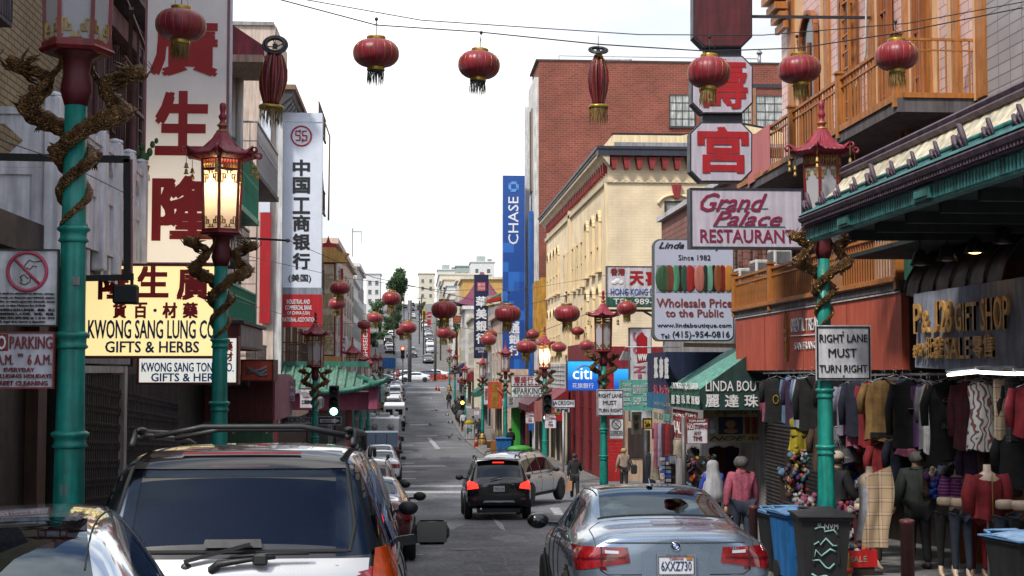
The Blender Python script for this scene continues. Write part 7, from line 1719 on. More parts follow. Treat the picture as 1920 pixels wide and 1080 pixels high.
obj('top_garnish',conform(bv,'rear',[(-.60,1.60),(.60,1.60),(.56,1.70),(-.56,1.70)],16,3,.012),M['p_black'],o)
obj('brake_light_bar',conform(bv,'rear',[(-.34,1.668),(.34,1.668),(.33,1.684),(-.33,1.684)],10,1,.022),mat('tailbar',(.15,.006,.01),.5),o)
obj('handle',conform(bv,'rear',[(-.16,1.165),(.16,1.165),(.15,1.21),(-.15,1.21)],6,2,.03),M['plasticblk'],o)
yw=bv.ray_cast(Vector((-.2,-3,1.08)),Vector((0,1,0)))[0].y
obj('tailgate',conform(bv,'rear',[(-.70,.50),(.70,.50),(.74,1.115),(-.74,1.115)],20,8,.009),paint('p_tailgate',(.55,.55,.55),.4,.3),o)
obj('lock',MB().ell((-.24,yw,1.07),.035,.02,.035,12,8),M['plasticblk'],o)
obj('wiper_arm',MB().tube([(-.10,yw-.02,1.06),(-.06,yw-.05,1.10),(.10,yw-.05,1.12),(.24,yw-.03,1.13)],[.03,.022,.014,.01],6).tube([(.0,yw-.045,1.135),(.2,yw-.04,1.15),(.42,yw-.03,1.15)],.009,5).bbox(.12,.2,yw-.07,yw-.02,1.09,1.15,.01),M['plasticblk'],o)
for sg in (-1,1):
 obj('amber_light',conform(bv,'rear',[(sg*.885,.98),(sg*.755,.98),(sg*.76,1.16),(sg*.855,1.18)],4,6,.022),M['amber'],o)
 obj('rack_foot',MB().ell((sg*.60,.60,1.83),.03,.10,.02,12,8),M['plasticblk'],o)
 obj('rack_rail',MB().tube([(sg*.60,.55,1.79),(sg*.60,.9,1.80),(sg*.60,2.3,1.80),(sg*.60,2.6,1.78)],.02,8),M['plasticblk'],o)
 obj('body_crease',seamline(bv,'right' if sg > 0 else 'left',[(.2,.86),(4.2,.84)],.012,.004,30),M['plasticblk'],o)
for y in (.95,1.7):obj('crossbar',MB().tube([(-.60,y,1.80),(-.3,y,1.86),(.3,y,1.86),(.60,y,1.80)],.016,8),M['plasticblk'],o)
for c in list(o.children):
 if c.name.startswith('mirror'):bpy.data.objects.remove(c)
for sg in (-1,1):
 m_=obj('mirror',MB().bbox(sg*1.12-.13,sg*1.12+.13,2.72,2.86,1.04,1.22,.085).bar((sg*.84,2.8,1.06),(sg*1.05,2.8,1.09),.09,.07),M['plasticblk'],o)
 obj('mirror_glass',MB().bbox(sg*1.12-.11,sg*1.12+.11,2.708,2.719,1.06,1.21,.002),M['windark'],m_)
o,bv=make_car('sedan','shiny silver car with curved roof in the bottom left corner',pm='p_chrome',glass='cg_near',near=True,group=G1)
o.location=(-.94,2.35,gz(5)+.19); o.rotation_euler=Euler((-.05,-.09,.18)); o.scale=(.9,1,1.02)
obj('roof_seam',seamline(bv,'top',[(.52,1.2),(.56,2.2),(.50,3.0)],.004,.001,14),M['seam'],o)
for c in list(o.children):
 if c.name.startswith('mirror'):bpy.data.objects.remove(c)
for r_ in (sed,suv):
 for c in list(r_.children_recursive):bpy.data.objects.remove(c)
 bpy.data.objects.remove(r_)
#============================================================people
mat('skin',(.36,.19,.12),.5,var=.15,vs=10); mat('skin2',(.42,.25,.17),.5,var=.12); mat('hairgrey',(.11,.105,.10),.8,var=.4,vs=60,bump=.5,bs=90); mat('hairblk',(.012,.01,.01),.6,var=.3,vs=40,bump=.4,bs=80); mat('hairblond',(.42,.29,.14),.7,var=.35,vs=50,bump=.5,bs=80)
def skinm(verts,edges,root=0,lv=2,name='body'):
 """verts: list of (pos, rx, ry)"""
 me=bpy.data.meshes.new(name); me.from_pydata([v[0] for v in verts],edges,[])
 o=bpy.data.objects.new('k',me); sk=o.modifiers.new('s','SKIN'); sk.use_smooth_shade=True; sb=o.modifiers.new('u','SUBSURF'); sb.levels=lv; sb.render_levels=lv
 TS.collection.objects.link(o)
 if not me.skin_vertices:
  bm=bmesh.new(); bm.from_mesh(me); bm.verts.layers.skin.verify(); bm.to_mesh(me); bm.free()
 sv_=me.skin_vertices[0].data
 for i,v in enumerate(verts):sv_[i].radius=(v[1],v[2] if len(v) > 2 else v[1]); sv_[i].use_root=(i==root)
 vl=TS.view_layers[0]; vl.update(); r=bpy.data.meshes.new_from_object(o.evaluated_get(vl.depsgraph)); r.name=name; bpy.data.objects.remove(o)
 for p in r.polygons:p.use_smooth=True
 return r
def joinm(name,meshes,mats):
 mb=MB(); mi=[]
 for k,me in enumerate(meshes):
  if isinstance(me,MB):mb.add(me.v,me.f,True); mi +=[k]*len(me.f)
  else:mb.add([tuple(v.co) for v in me.vertices],[tuple(p.vertices) for p in me.polygons],True); mi +=[k]*len(me.polygons)
 m=mb.mesh(name)
 return m
def hand(w_,d,up,side):
 """palm and five curled fingers from wrist w_ pointing along d"""
 mb=MB(); w_=Vector(w_); d=Vector(d).normalized(); s_=Vector(side).normalized(); nrm=d.cross(s_).normalized()
 mb.tube([w_-d*.02,w_+d*.03,w_+d*.085],[.024,.034,.03],8)
 for k in range(4):
  b0=w_+d*.08+s_*(-.027+.018*k); ln=(.062,.074,.07,.054)[k]
  mb.tube([b0,b0+d*ln*.5+nrm*.006,b0+d*ln*.8+nrm*.022,b0+d*ln*.85+nrm*.042],[.0095,.009,.008,.006],6)
 b0=w_+d*.03-s_*.03; mb.tube([b0,b0+d*.025-s_*.022+nrm*.01,b0+d*.05-s_*.02+nrm*.022],[.012,.010,.008],6)
 return mb
def person(label,x,y,h,heading,top,bottom,hair,top_len=.62,arms=((0,0),(0,0)),legs=(0,0),build=1.,coat=None,hood=False,skin='skin',shoes='rubber',group=None,hairk='short',lean=0.,z=None):
 """heading 0 faces away from the camera. arms: (swing, bend) for left, right in radians; legs swing"""
 t=T('person',label,'person',(x,y,(gz(y)+.145) if z is None else z),heading,group)
 s=h/1.72; b=build
 def P(x_,y_,z_):return (x_*s,(y_+lean*max(0,z_-.9))*s,z_*s)
 J={'pel':P(0,0,.95),'spi':P(0,0,1.12),'che':P(0,.0,1.30),'nk':P(0,.0,1.46),'hd0':P(0,.01,1.52),'hd1':P(0,.02,1.60),'hd2':P(0,.01,1.67)}
 for i,(sg,nm) in enumerate(((-1,'l'),(1,'r'))):
  J[nm+'sh']=P(sg*.17*b,0,1.39); sw,be=arms[i]
  e=Vector((sg*.235*b,-0+.27*sin(sw),1.37-.27*cos(sw)+.0)); w_=e+Vector((sg*.01,.25*sin(sw+be),-.25*cos(sw+be)))
  J[nm+'el']=P(*e); J[nm+'wr']=P(*w_)
  ls=legs[i]; k=Vector((sg*.095,.42*sin(ls),.90-.42*cos(ls))); a=k+Vector((sg*.005,.40*sin(ls-abs(ls)*.6),-.40*cos(ls)))
  J[nm+'hp']=P(sg*.09,0,.90); J[nm+'kn']=P(*k); J[nm+'an']=P(*a); J[nm+'to']=P(a.x+sg*.02,a.y+.16,a.z-.045)
 K=list(J)
 def build_(names,rad,edges,nm,root,lv=2):
  ix={n_:i for i,n_ in enumerate(names)}; return skinm([(J[n_],rad[n_]*s if not isinstance(rad[n_],tuple) else rad[n_][0]*s,rad[n_]*s if not isinstance(rad[n_],tuple) else rad[n_][1]*s) for n_ in names],[(ix[a],ix[c]) for a,c in edges],ix[root],lv,nm)
 R_={'pel':.13,'spi':.12,'che':.135,'nk':.055,'hd0':.07,'hd1':.092,'hd2':.075}
 for nm in 'lr':R_.update({nm+'sh':.06,nm+'el':.042,nm+'wr':.028,nm+'hp':.08,nm+'kn':.055,nm+'an':.038,nm+'to':.032})
 E_=[('pel','spi'),('spi','che'),('che','nk'),('nk','hd0'),('hd0','hd1'),('hd1','hd2')]
 for nm in 'lr':E_ +=[('che',nm+'sh'),(nm+'sh',nm+'el'),(nm+'el',nm+'wr'),('pel',nm+'hp'),(nm+'hp',nm+'kn'),(nm+'kn',nm+'an'),(nm+'an',nm+'to')]
 bm_=build_(K,R_,E_,'body','pel')
 ex=MB(); hx,hy,hz=J['hd1']
 ex.tube([(hx,hy+.075*s,hz+.02*s),(hx,hy+.105*s,hz-.01*s),(hx,hy+.085*s,hz-.02*s)],[.012*s,.015*s,.01*s],6)
 for sg in (-1,1):ex.ell((hx+sg*.088*s,hy-.005,hz),.014*s,.025*s,.034*s,8,6); ex.ell((hx+sg*.033*s,hy+.083*s,hz+.022*s),.014*s,.01*s,.008*s,8,5)
 ex.bar((hx-.022*s,hy+.088*s,hz-.045*s),(hx+.022*s,hy+.088*s,hz-.045*s),.012*s,.008*s)
 hs=[]
 for nm in 'lr':
  d=Vector(J[nm+'wr'])-Vector(J[nm+'el']); sd_=Vector((0,1,0)) if abs(d.normalized().y) < .8 else Vector((0,0,1)); hs.append(hand(J[nm+'wr'],d,None,-sd_))
 bod=obj('body',joinm('body',[bm_,ex]+hs,None),M[skin],t)
 JB=dict(R_); g=.014
 nl=['pel']+[n_+q for n_ in 'lr' for q in ('hp','kn','an')]
 rb={'pel':.15*b,**{n_+'hp':.10*b for n_ in 'lr'},**{n_+'kn':.078 for n_ in 'lr'},**{n_+'an':.062 for n_ in 'lr'}}
 obj('trousers',build_(nl,rb,[('pel','lhp'),('lhp','lkn'),('lkn','lan'),('pel','rhp'),('rhp','rkn'),('rkn','ran')],'trousers','pel'),M[bottom],t)
 for nm in 'lr':
  a=Vector(J[nm+'an']); obj('shoe',MB().tube([a+Vector((0,-.05,-.03))*s,a+Vector((0,.02,-.035))*s,a+Vector((0,.12,-.05))*s,a+Vector((0,.19,-.058))*s],[.04*s,.052*s,.045*s,.028*s],8),M[shoes],t)
 zlow=1.40-top_len; J['hem']=P(0,0,zlow); J['col']=P(0,-.0,1.45)
 rj={'hem':(.185*b,.14*b),'spi':(.165*b,.125*b),'che':(.19*b,.14*b),'col':.075,**{n_+'sh':.085*b for n_ in 'lr'},**{n_+'el':.066*b for n_ in 'lr'},**{n_+'wr':.052 for n_ in 'lr'}}
 for nm in 'lr':
  w_=Vector(J[nm+'wr']); e=Vector(J[nm+'el']); J[nm+'wr']=tuple(e+(w_-e)*.92)
 nj=['hem','spi','che','col']+[n_+q for n_ in 'lr' for q in ('sh','el','wr')]
 jm=build_(nj,rj,[('hem','spi'),('spi','che'),('che','col'),('che','lsh'),('lsh','lel'),('lel','lwr'),('che','rsh'),('rsh','rel'),('rel','rwr')],'jacket','che')
 jo=obj('jacket',jm,M[top],t)
 obj('collar',MB().lathe([(.085*s,1.42*s),(.095*s,1.46*s),(.08*s,1.50*s),(.07*s,1.49*s)],16,(0,lean*.5*s,0)),M[top],jo)
 hw=1.15 if hairk=='bob' else 1.0
 ha=MB(); R2=random.Random(len(label))
 ha.lathe([(.001,-.035),(.07*hw,-.04*hw*hw),(.1*hw,-.02),(.108*hw,.03),(.095*hw,.08),(.06*hw,.112),(.001,.122)],18,(hx,hy-.016*s,hz),s,s*1.08,mod=lambda a,z_:1+.05*sin(a*5+z_*40)+.05*sin(a*13+z_*90))
 if not hood:
  ha.v=[(x_,min(y_,hy+.055*s) if z_ < hz+.045*s else y_,z_) for x_,y_,z_ in ha.v]; obj('hair',ha,M[hair],t)
 return t,J,s
mat('c_blackcoat',(.010,.010,.014),.8,var=.3,vs=6,bump=.2); mat('c_jeans',(.02,.028,.05),.8,var=.3,vs=8); mat('c_beige',(.30,.23,.17),.8,var=.25,vs=6,bump=.3); mat('c_pink',(.40,.09,.14),.85,var=.35,vs=22,bump=.3)
mat('c_dkgreen',(.030,.038,.032),.8,var=.3,vs=4,bump=.3,bs=12); mat('c_dark',(.014,.014,.016),.8,var=.3,vs=5); mat('c_blue',(.015,.05,.32),.7); mat('c_white',(.5,.5,.52),.8,var=.15); mat('c_grey',(.14,.14,.15),.8)
def ppos(px,d):return PY(px,697,d).x
p_,J,s=person('person in a long black coat carrying a brown paper bag, walking away',ppos(1077,53),53,1.74,-.05,'c_blackcoat','c_dark','hairblk',.80,((-.15,.1),(.25,1.2)),(.18,-.2),shoes='c_white',z=PY(1077,938,53).z)
t=T('paper_bag','brown paper carrier bag held by the person in the black coat','bag',Vector(p_.location)+Vector((J['lwr'][0]-.02,J['lwr'][1],J['lwr'][2]-.52))); obj('bag',MB().prism([(-.15,0),(.15,0),(.16,.36),(-.16,.36)],-.07,.07,'y'),mat('kraft',(.42,.23,.12),.8),t); obj('handle',MB().tube([(-.07,0,.36),(-.04,0,.45),(.04,0,.45),(.07,0,.36)],.006,5),M['kraft'],t)
person('person with short blond hair in a beige hooded coat and shoulder bag',ppos(1169,55),55,1.62,.1,'c_beige','c_dark','hairblond',.72,((.1,.3),(.1,.4)),(.05,-.1),1.12,hairk='bob')
t=T('shoulder_bag','black shoulder bag on the person in the beige coat','bag',(ppos(1187,55),54.9,gz(55)+.78)); obj('bag',MB().bbox(-.12,.12,-.09,.09,0,.36,.05),M['c_dark'],t); obj('strap',MB().tube([(-.05,0,.34),(-.16,-.08,.62),(-.22,-.06,.78)],.016,5),M['c_dark'],t)
p_,J,s=person('person with short grey hair in a pink denim jacket and dark jeans',ppos(1388,22.5),22.5,1.60,.05,'c_pink','c_jeans','hairgrey',.56,((-.05,.15),(.1,.2)),(.1,-.1),1.1,hairk='bob')
p_,J,s=person('person wearing a long white headscarf over a bright blue top',ppos(1335,27),27,1.52,.0,'c_blue','c_dark','hairblk',.6,((.2,.6),(.2,.7)),(0,0),1.05,hood=True)
hd=J['hd1']; obj('headscarf',MB().lathe([(.22,-.66),(.215,-.5),(.19,-.30),(.15,-.14),(.115,-.04),(.118,.03),(.10,.09),(.05,.125),(.001,.13)],28,(hd[0],hd[1]-.02,hd[2]),1,.92,mod=lambda a,z_:1+(.05*sin(a*9+z_*6) if z_ < -.1 else .012*sin(a*9))),mat('scarfwhite',(.33,.33,.35),.8,var=.2,vs=5),p_)
p_,J,s=person('grey haired person in a dark olive jacket seen from behind at the clothes stall',ppos(1716,20),20,1.66,.05,'c_dkgreen','c_dark','hairgrey',.70,((.05,.5),(.1,.3)),(.05,-.12),1.22)
p_,J,s=person('person in a pale cap and black jacket browsing by the teal pole',ppos(1568,21.5),21.5,1.64,-1.1,'c_blackcoat','c_dark','hairblk',.66,((.2,.8),(.2,.6)),(0,0),1.1,skin='skin2')
hd=Vector(J['hd2']); cp=obj('cap',MB().lathe([(.105,-.03),(.108,.0),(.095,.05),(.05,.085),(.001,.092)],18,tuple(hd+Vector((0,-.01,.0)))).prism([(hd.x-.075,hd.y+.07),(hd.x+.075,hd.y+.07),(hd.x+.06,hd.y+.18),(hd.x-.06,hd.y+.18)],hd.z-.025,hd.z-.01,'z'),mat('capcream',(.42,.36,.27),.8),p_)
for (px,d,h,tp,lb) in ((957,84,1.72,'c_blackcoat','person in a black jacket and jeans walking past the blue recycling bin'),(842,151,1.75,'c_dark','person in black standing at the far right kerb with one arm out'),(864,133,1.7,'c_grey','person walking on the far right pavement behind the stacked bins'),
                          (869,126,1.68,'c_white','person in a white shirt stepping off the far right kerb'),(887,118,1.72,'c_grey','person in a grey top walking near the amber signal'),(858,140,1.7,'c_dark','person in dark clothes farther along the right pavement'),
                          (899,112,1.7,'c_dark','dark figure in front of the green door pier'),(729,208,1.72,'c_dark','person in black standing before the distant crossing'),(734,208,1.7,'c_grey','person in grey beside the one in black at the distant crossing'),(746,207,1.75,'redcloth','person in a red top at the distant crossing')):
 q=person(lb,ppos(px,d),d,h,random.uniform(-.3,.3),tp,'c_jeans','hairblk',.64,((-.2,.2),(.3,.4)),(.22,-.22),1.1)
 if d > 200:q[0].location.z=gz(d)+.01
for (px,d,tp,lb) in ((640,58,'c_dkgreen','person in a dark green coat on the left pavement beyond the side street'),(410,37,'c_dark','person in dark clothes behind the SUV near the jewelry sign')):
 person(lb,ppos(px,d),d,1.68,.3,tp,'c_dark','hairblk',.66,((-.1,.2),(.2,.5)),(.1,-.1),1.1)
#============================================================clothing
def garment(kind,w_,h_,m,seed=0,hanger=True,sl=.55,th=.10):
 """hangs from local (0,0,0) downwards; front faces -y"""
 R2=random.Random(seed); ph=[R2.uniform(0,6.28) for _ in range(5)]
 prof={'shirt':[(.0,.22),(.03,.34),(.07,.86),(.16,1),(.3,.92),(.6,.9),(1,.98)],'dress':[(.0,.24),(.03,.35),(.06,.8),(.14,.86),(.34,.70),(.5,.74),(1,1)],'skirt':[(0,.62),(.08,.66),(.4,.84),(1,1)],
   'scarf':[(0,.9),(.1,1),(.6,.95),(1,1)],'trousers':[(0,.7),(.1,.82),(.4,.85),(1,.72)]}[kind]
 def wf(v):
  for (a,b),(c,d) in zip(prof,prof[1:]):
   if v <=c:return b+(d-b)*(v-a)/(c-a)
  return prof[-1][1]
 nseg=28; nv=14; V=[]; F=[]
 vs_=[0,.03,.06,.1,.16,.24,.32,.4,.5,.6,.7,.8,.9,1]
 for v in vs_:
  ww=wf(v)*w_/2; tt=th*(.35+.65*min(1,v*3))
  for k in range(nseg):
   a=2*pi*k/nseg; f_=1+.16*v*sin(a*5+ph[0]+v*2)+.10*v*sin(a*9+ph[1])
   V.append((cos(a)*ww*(1+.03*sin(v*9+ph[2])),sin(a)*tt*f_,-v*h_-(.02*sin(a*3+ph[3]) if v==1 else 0)-.012*(1-abs(cos(a)))*(v < .05)))
 n_=len(vs_)
 for i in range(n_-1):
  for k in range(nseg):j=(k+1) % nseg; F.append((i*nseg+k,i*nseg+j,(i+1)*nseg+j,(i+1)*nseg+k))
 mb=MB().add(V,F,True)
 if kind=='shirt' and sl:
  for sg in (-1,1):
   a=Vector((sg*w_*.44,0,-.07*h_)); b=a+Vector((sg*w_*.14,.0,-h_*sl*.5)); c=a+Vector((sg*w_*.12,0,-h_*sl)); mb.tube([a,b,c],[th*.55,th*.62,th*.5],10)
 return mb
def hang(name,label,kind,p,w_,h_,m,rz=0.,seed=0,extra=None,sl=.55,th=.10,group='clothes hanging outside the shops'):
 t=T(name,label,'clothing',p,rz,group)
 obj({'shirt':'shirt_body','dress':'dress_body','skirt':'skirt_body','scarf':'scarf_body','trousers':'trouser_body'}[kind],garment(kind,w_,h_,m,seed,sl=sl,th=th),M[m],t)
 obj('hanger',MB().tube([(0,0,.10),(.02,0,.13),(.0,0,.15),(-.02,0,.13)],.004,4).tube([(-w_*.36,0,-.03),(0,0,.03),(w_*.36,0,-.03)],.007,5).tube([(0,0,.03),(0,0,.1)],.004,4),M['steel'],t)
 if extra:extra(t)
 return t
for k,c in dict(g_black=(.006,.006,.007),g_navy=(.012,.016,.04),g_lblue=(.16,.30,.48),g_yellow=(.52,.40,.01),g_pink=(.44,.12,.20),g_lav=(.34,.32,.44),g_purple=(.10,.03,.16),g_red=(.30,.012,.02),g_gold=(.28,.16,.05),g_grey=(.20,.20,.22),g_white=(.5,.5,.52),g_maroon=(.10,.012,.02),g_orange=(.5,.10,.02),g_brown=(.09,.05,.03),g_cream=(.46,.40,.30),g_teal=(.03,.16,.16),g_dpurple=(.05,.02,.07)).items():mat(k,tuple(q*.72 for q in c),.9,var=.4,vs=7,bump=.4,bs=9)
clothm('plaidtan',[(0,(.36,.26,.16)),(.35,(.02,.015,.012)),(.42,(.40,.30,.19)),(.55,(.5,.45,.38)),(.6,(.25,.04,.03)),(.66,(.36,.26,.16))],5.5,0,plaid=True)
clothm('plaiddark',[(0,(.012,.012,.014)),(.5,(.10,.09,.08)),(.56,(.015,.015,.016)),(.8,(.2,.18,.16)),(.83,(.012,.012,.014))],7,0,plaid=True)
clothm('dotpurple',[(0,(.10,.02,.10)),(.6,(.34,.08,.26))],22,2)
def printed(key):
 m=mat(key,(.45,.44,.40),.8,var=0); N=m.node_tree.nodes; L_=m.node_tree.links; t_=N.new('ShaderNodeTexCoord'); w_=N.new('ShaderNodeTexWave'); w_.inputs['Scale'].default_value=4.5; w_.inputs['Distortion'].default_value=9; w_.inputs['Detail'].default_value=1; w_.inputs['Detail Scale'].default_value=1.6
 z=N.new('ShaderNodeTexNoise'); z.inputs['Scale'].default_value=4.5; L_.new(t_.outputs['Object'],z.inputs[0]); L_.new(t_.outputs['Object'],w_.inputs[0])
 r=N.new('ShaderNodeValToRGB'); L_.new(w_.outputs['Fac'],r.inputs[0]); e=r.color_ramp.elements; e[0].position=.0; e[0].color=(.22,.02,.04,1); e[1].position=.55; e[1].color=(.46,.45,.42,1); q=e.new(.25); q.color=(.05,.10,.03,1); q=e.new(.4); q.color=(.42,.42,.38,1)
 L_.new(r.outputs[0],N['Principled BSDF'].inputs['Base Color'])
printed('printdress')
def PXY(px,py,d):return PY(px,py,d)
def ring_print(t):obj('print',MB().tube([(.05*cos(2*pi*i/14),-.115,-.42+.08*sin(2*pi*i/14)) for i in range(15)],.012,5),M['g_yellow'],t)
def txtprint(s,z,col,w_=.3,h_=.05,dy=-.12):
 return lambda t:lettering(s,(-w_/2,z,w_/2,z+h_),dy,M[col],t,bold=.02,shear=.25,th=.006)
GARM=[
 ('shirt',1442,712,27.5,.34,.80,'g_pink',-1.0,'pink long-sleeved top hanging at the left end under the red panel',None),('shirt',1456,708,27,.5,.85,'g_black',-.4,'black sweatshirt with a small yellow ring, under the red panel',ring_print),
 ('shirt',1478,706,26.5,.3,.86,'g_lblue',-1.1,'light blue top hanging edge-on beside the black sweatshirt',None),('shirt',1488,708,26,.4,.9,'g_dpurple',-.9,'dark purple top hanging right of the light blue one',None),('shirt',1500,706,25.5,.34,.9,'g_lblue',-1.1,'second light blue top beside a white one',None),('shirt',1509,706,25,.4,.92,'g_white',-1.,'white top hanging left of the teal pole',None),('shirt',1522,704,24.6,.5,.95,'g_black',-.5,'black jacket hanging right against the teal pole',None),
 ('dress',1498,782,25.6,.42,.62,'g_yellow',-.3,'bright yellow dress with dark bands hanging low, left of the teal pole',lambda t:[obj('band',MB().lathe([(.16,z),(.17,z+.05)],20,(0,0,0),1,.62),M['g_black'],t) for z in (-.22,-.38)]),
 ('shirt',1553,712,22.6,.40,.66,'g_orange',-.8,'orange garment just right of the teal pole',None),('shirt',1563,708,22.4,.5,.80,'g_black',-.2,'black top hanging right of the teal pole',None),('shirt',1588,720,21.8,.38,.78,'g_lav',-.8,'lavender grey hooded top under the shop ceiling',None),('shirt',1600,722,21.6,.30,.95,'g_pink',-1.1,'mauve pink long scarf-like top beside the lavender one',None),('shirt',1612,712,21.4,.5,.85,'g_navy',-.6,'navy patterned jacket behind the mauve top',None),
 ('shirt',1628,716,21.2,.40,.98,'g_red',-1.0,'bright red coat hanging left of the gold brown blouse',None),('shirt',1654,712,20.9,.56,.90,'g_gold',-.15,'gold brown satin blouse with black trim',lambda t:obj('trim',MB().box(-.2,.2,-.115,.09,-.86,-.78),M['g_black'],t)),('dress',1578,800,22,.56,.56,'g_grey',-.1,'grey sweatshirt with black lettering behind the man in the cap',txtprint('SAN FRAN',-.3,'blacktxt',.3,.1)),
 ('shirt',1600,712,22.9,.5,1.1,'g_dpurple',-.5,'dim purple coat at the back of the rack',None),('shirt',1706,712,20.2,.54,.98,'g_black',-.6,'black jacket with pink badge left of the purple coats',lambda t:obj('print',MB().lathe([(.001,0),(.05,0),(.05,.01)],12,(.05,-.13,-.42)),M['g_pink'],t)),('shirt',1728,716,20.0,.30,.92,'g_purple',-1.1,'purple shirt hanging edge-on among the dark jackets',None),('shirt',1738,718,19.8,.30,.95,'g_grey',-1.1,'grey shirt hanging edge-on next to the purple one',None),('shirt',1742,770,19.7,.22,.60,'g_white',-1.1,'white and blue shirt hanging low beside the big jersey',None),
 ('shirt',1779,712,19.0,.60,1.10,'g_black',-.05,'big black baseball jersey with script lettering and orange piping',lambda t:(txtprint('Baseball',-.66,'g_grey',.30,.07)(t),txtprint('Giants',-.30,'g_orange',.26,.05)(t),obj('piping',MB().tube([(-.30,-.05,-.05),(-.33,-.02,-.3)],.008,4).tube([(.30,-.05,-.05),(.33,-.02,-.3)],.008,4),M['g_orange'],t))),
 ('skirt',1703,838,20.2,.42,.12,'g_pink',-.4,'rose pink hem showing below the black jacket',None),('shirt',1812,714,18.4,.4,.9,'g_maroon',-.9,'maroon jacket hanging left of the printed dress',None),
 ('dress',1840,716,18.0,.44,.88,'printdress',.0,'short dress printed with red and green palm leaves',None),('scarf',1875,710,17.7,.19,.76,'plaidtan',.0,'tan checked scarf hanging beside the printed dress',None),('scarf',1898,708,17.4,.20,.80,'plaiddark',.0,'dark checked scarf right of the tan one',None),('shirt',1928,722,16.8,.40,.62,'g_red',-.2,'bright red padded jacket cut by the right edge of the picture',None),
 ('dress',1560,706,23.4,.6,1.1,'g_navy',0,'navy coat in the dark behind the orange garment',None),('dress',1680,706,21.6,.5,1.0,'g_brown',0,'brown coat in shadow behind the shop post',None),('shirt',1880,800,18.4,.5,.9,'g_brown',0,'brown jacket hanging low in the dark at right',None),
 ('scarf',1230,793,36,.14,1.15,'g_pink',-.5,'pink shawl farthest left under the navy awning',None),('scarf',1238,793,35.7,.14,1.1,'g_lav',-.5,'lavender shawl beside the pink one under the navy awning',None),('scarf',1245,794,35.4,.14,1.15,'g_maroon',-.5,'dark red shawl in the middle of the row under the navy awning',None),('scarf',1252,794,35.1,.14,1.0,'g_red',-.5,'red shawl toward the right of the row under the navy awning',None),('scarf',1259,796,34.8,.14,.95,'g_maroon',-.5,'maroon shawl at the right end of the row under the navy awning',None),
 ('scarf',1270,824,33.5,.2,.42,'g_cream',-.3,'cream cloth hanging beneath the red and white sign',None),('dress',1228,845,37,.28,.75,'g_cream',-.5,'cream dress hanging at the shop corner',None),('dress',1219,850,38,.3,.8,'g_navy',-.5,'navy dress hanging behind the thick dark post',None),('dress',1300,838,34,.36,.9,'plaiddark',0,'black and white checked coat hung in the dark doorway',None),
 ('dress',1345,836,34.5,.5,.9,'g_maroon',0,'dark maroon coat in the recess below the poster board',None),('dress',1370,836,35,.5,.9,'g_dpurple',0,'dark purple coat in the recess below the poster board',None)]
R0=random.Random(31)
for i,(k,px,py,d,w_,h_,m,rz,lb,ex) in enumerate(GARM):
 p=PY(px,py,d); nm={'shirt':'hanging_shirt','dress':'hanging_dress','skirt':'hanging_skirt','scarf':'hanging_scarf'}[k]
 if 'jacket' in lb or 'coat' in lb:nm='hanging_jacket'
 hang(nm,lb,k,p,w_,h_,m,rz,i,ex,sl=.75 if 'long' in lb or 'jacket' in lb else .5,th=.10 if w_ > .25 else .05)
for i in range(22):
 px=1556+i*17; d=23.6-(px-1556)*.0165; hang('hanging_coat','dark garment in the crowded back row of the clothes rail','shirt',PY(px,708+R0.uniform(0,12),d),.5,R0.uniform(.8,1.15),R0.choice(['g_black','g_navy','g_dpurple','g_brown','g_maroon','c_dark','c_dkgreen']),R0.uniform(-1.2,.2),90+i,None,group='dark clothes in the back row')
for i,(px,py,d,m,lb) in enumerate(((1548,800,22.9,'g_brown','brown shirt low in the rack just right of the teal pole'),(1690,820,20.6,'g_navy','navy shirt low in the rack beside the tan post'),(1835,830,18.6,'g_dpurple','dark purple shirt hung low behind the red jacket form'),(1905,810,17.6,'g_black','black shirt hung low at the right edge of the stall'),(1655,830,21,'g_red','red shirt hung low under the gold brown blouse'))):hang('hanging_shirt',lb,'shirt',PY(px,py,d),.46,.7,m,R0.uniform(-.8,.2),150+i)
t=T('clothes_rail','steel clothes rail under the red panel','rail',(6.9,24,.05)); a=PY(1432,700,28.2)-t.location; c=PY(1530,698,23.6)-t.location; obj('bar',MB().bar(a,c,.03),M['steel'],t)
t=T('clothes_rail','clothes rail under the dark ceiling right of the teal pole','rail',(6.5,21,.05)); a=PY(1548,706,22.9)-t.location; c=PY(1672,702,20.6)-t.location; obj('bar',MB().bar(a,c,.03),M['steel'],t)
t=T('clothes_rail','clothes rail below the cloth banner carrying jackets and the printed dress','rail',(6.5,18,.05)); a=PY(1690,702,20.4)-t.location; c=PY(1960,700,16.6)-t.location; obj('bar',MB().bar(a,c,.03),M['steel'],t)
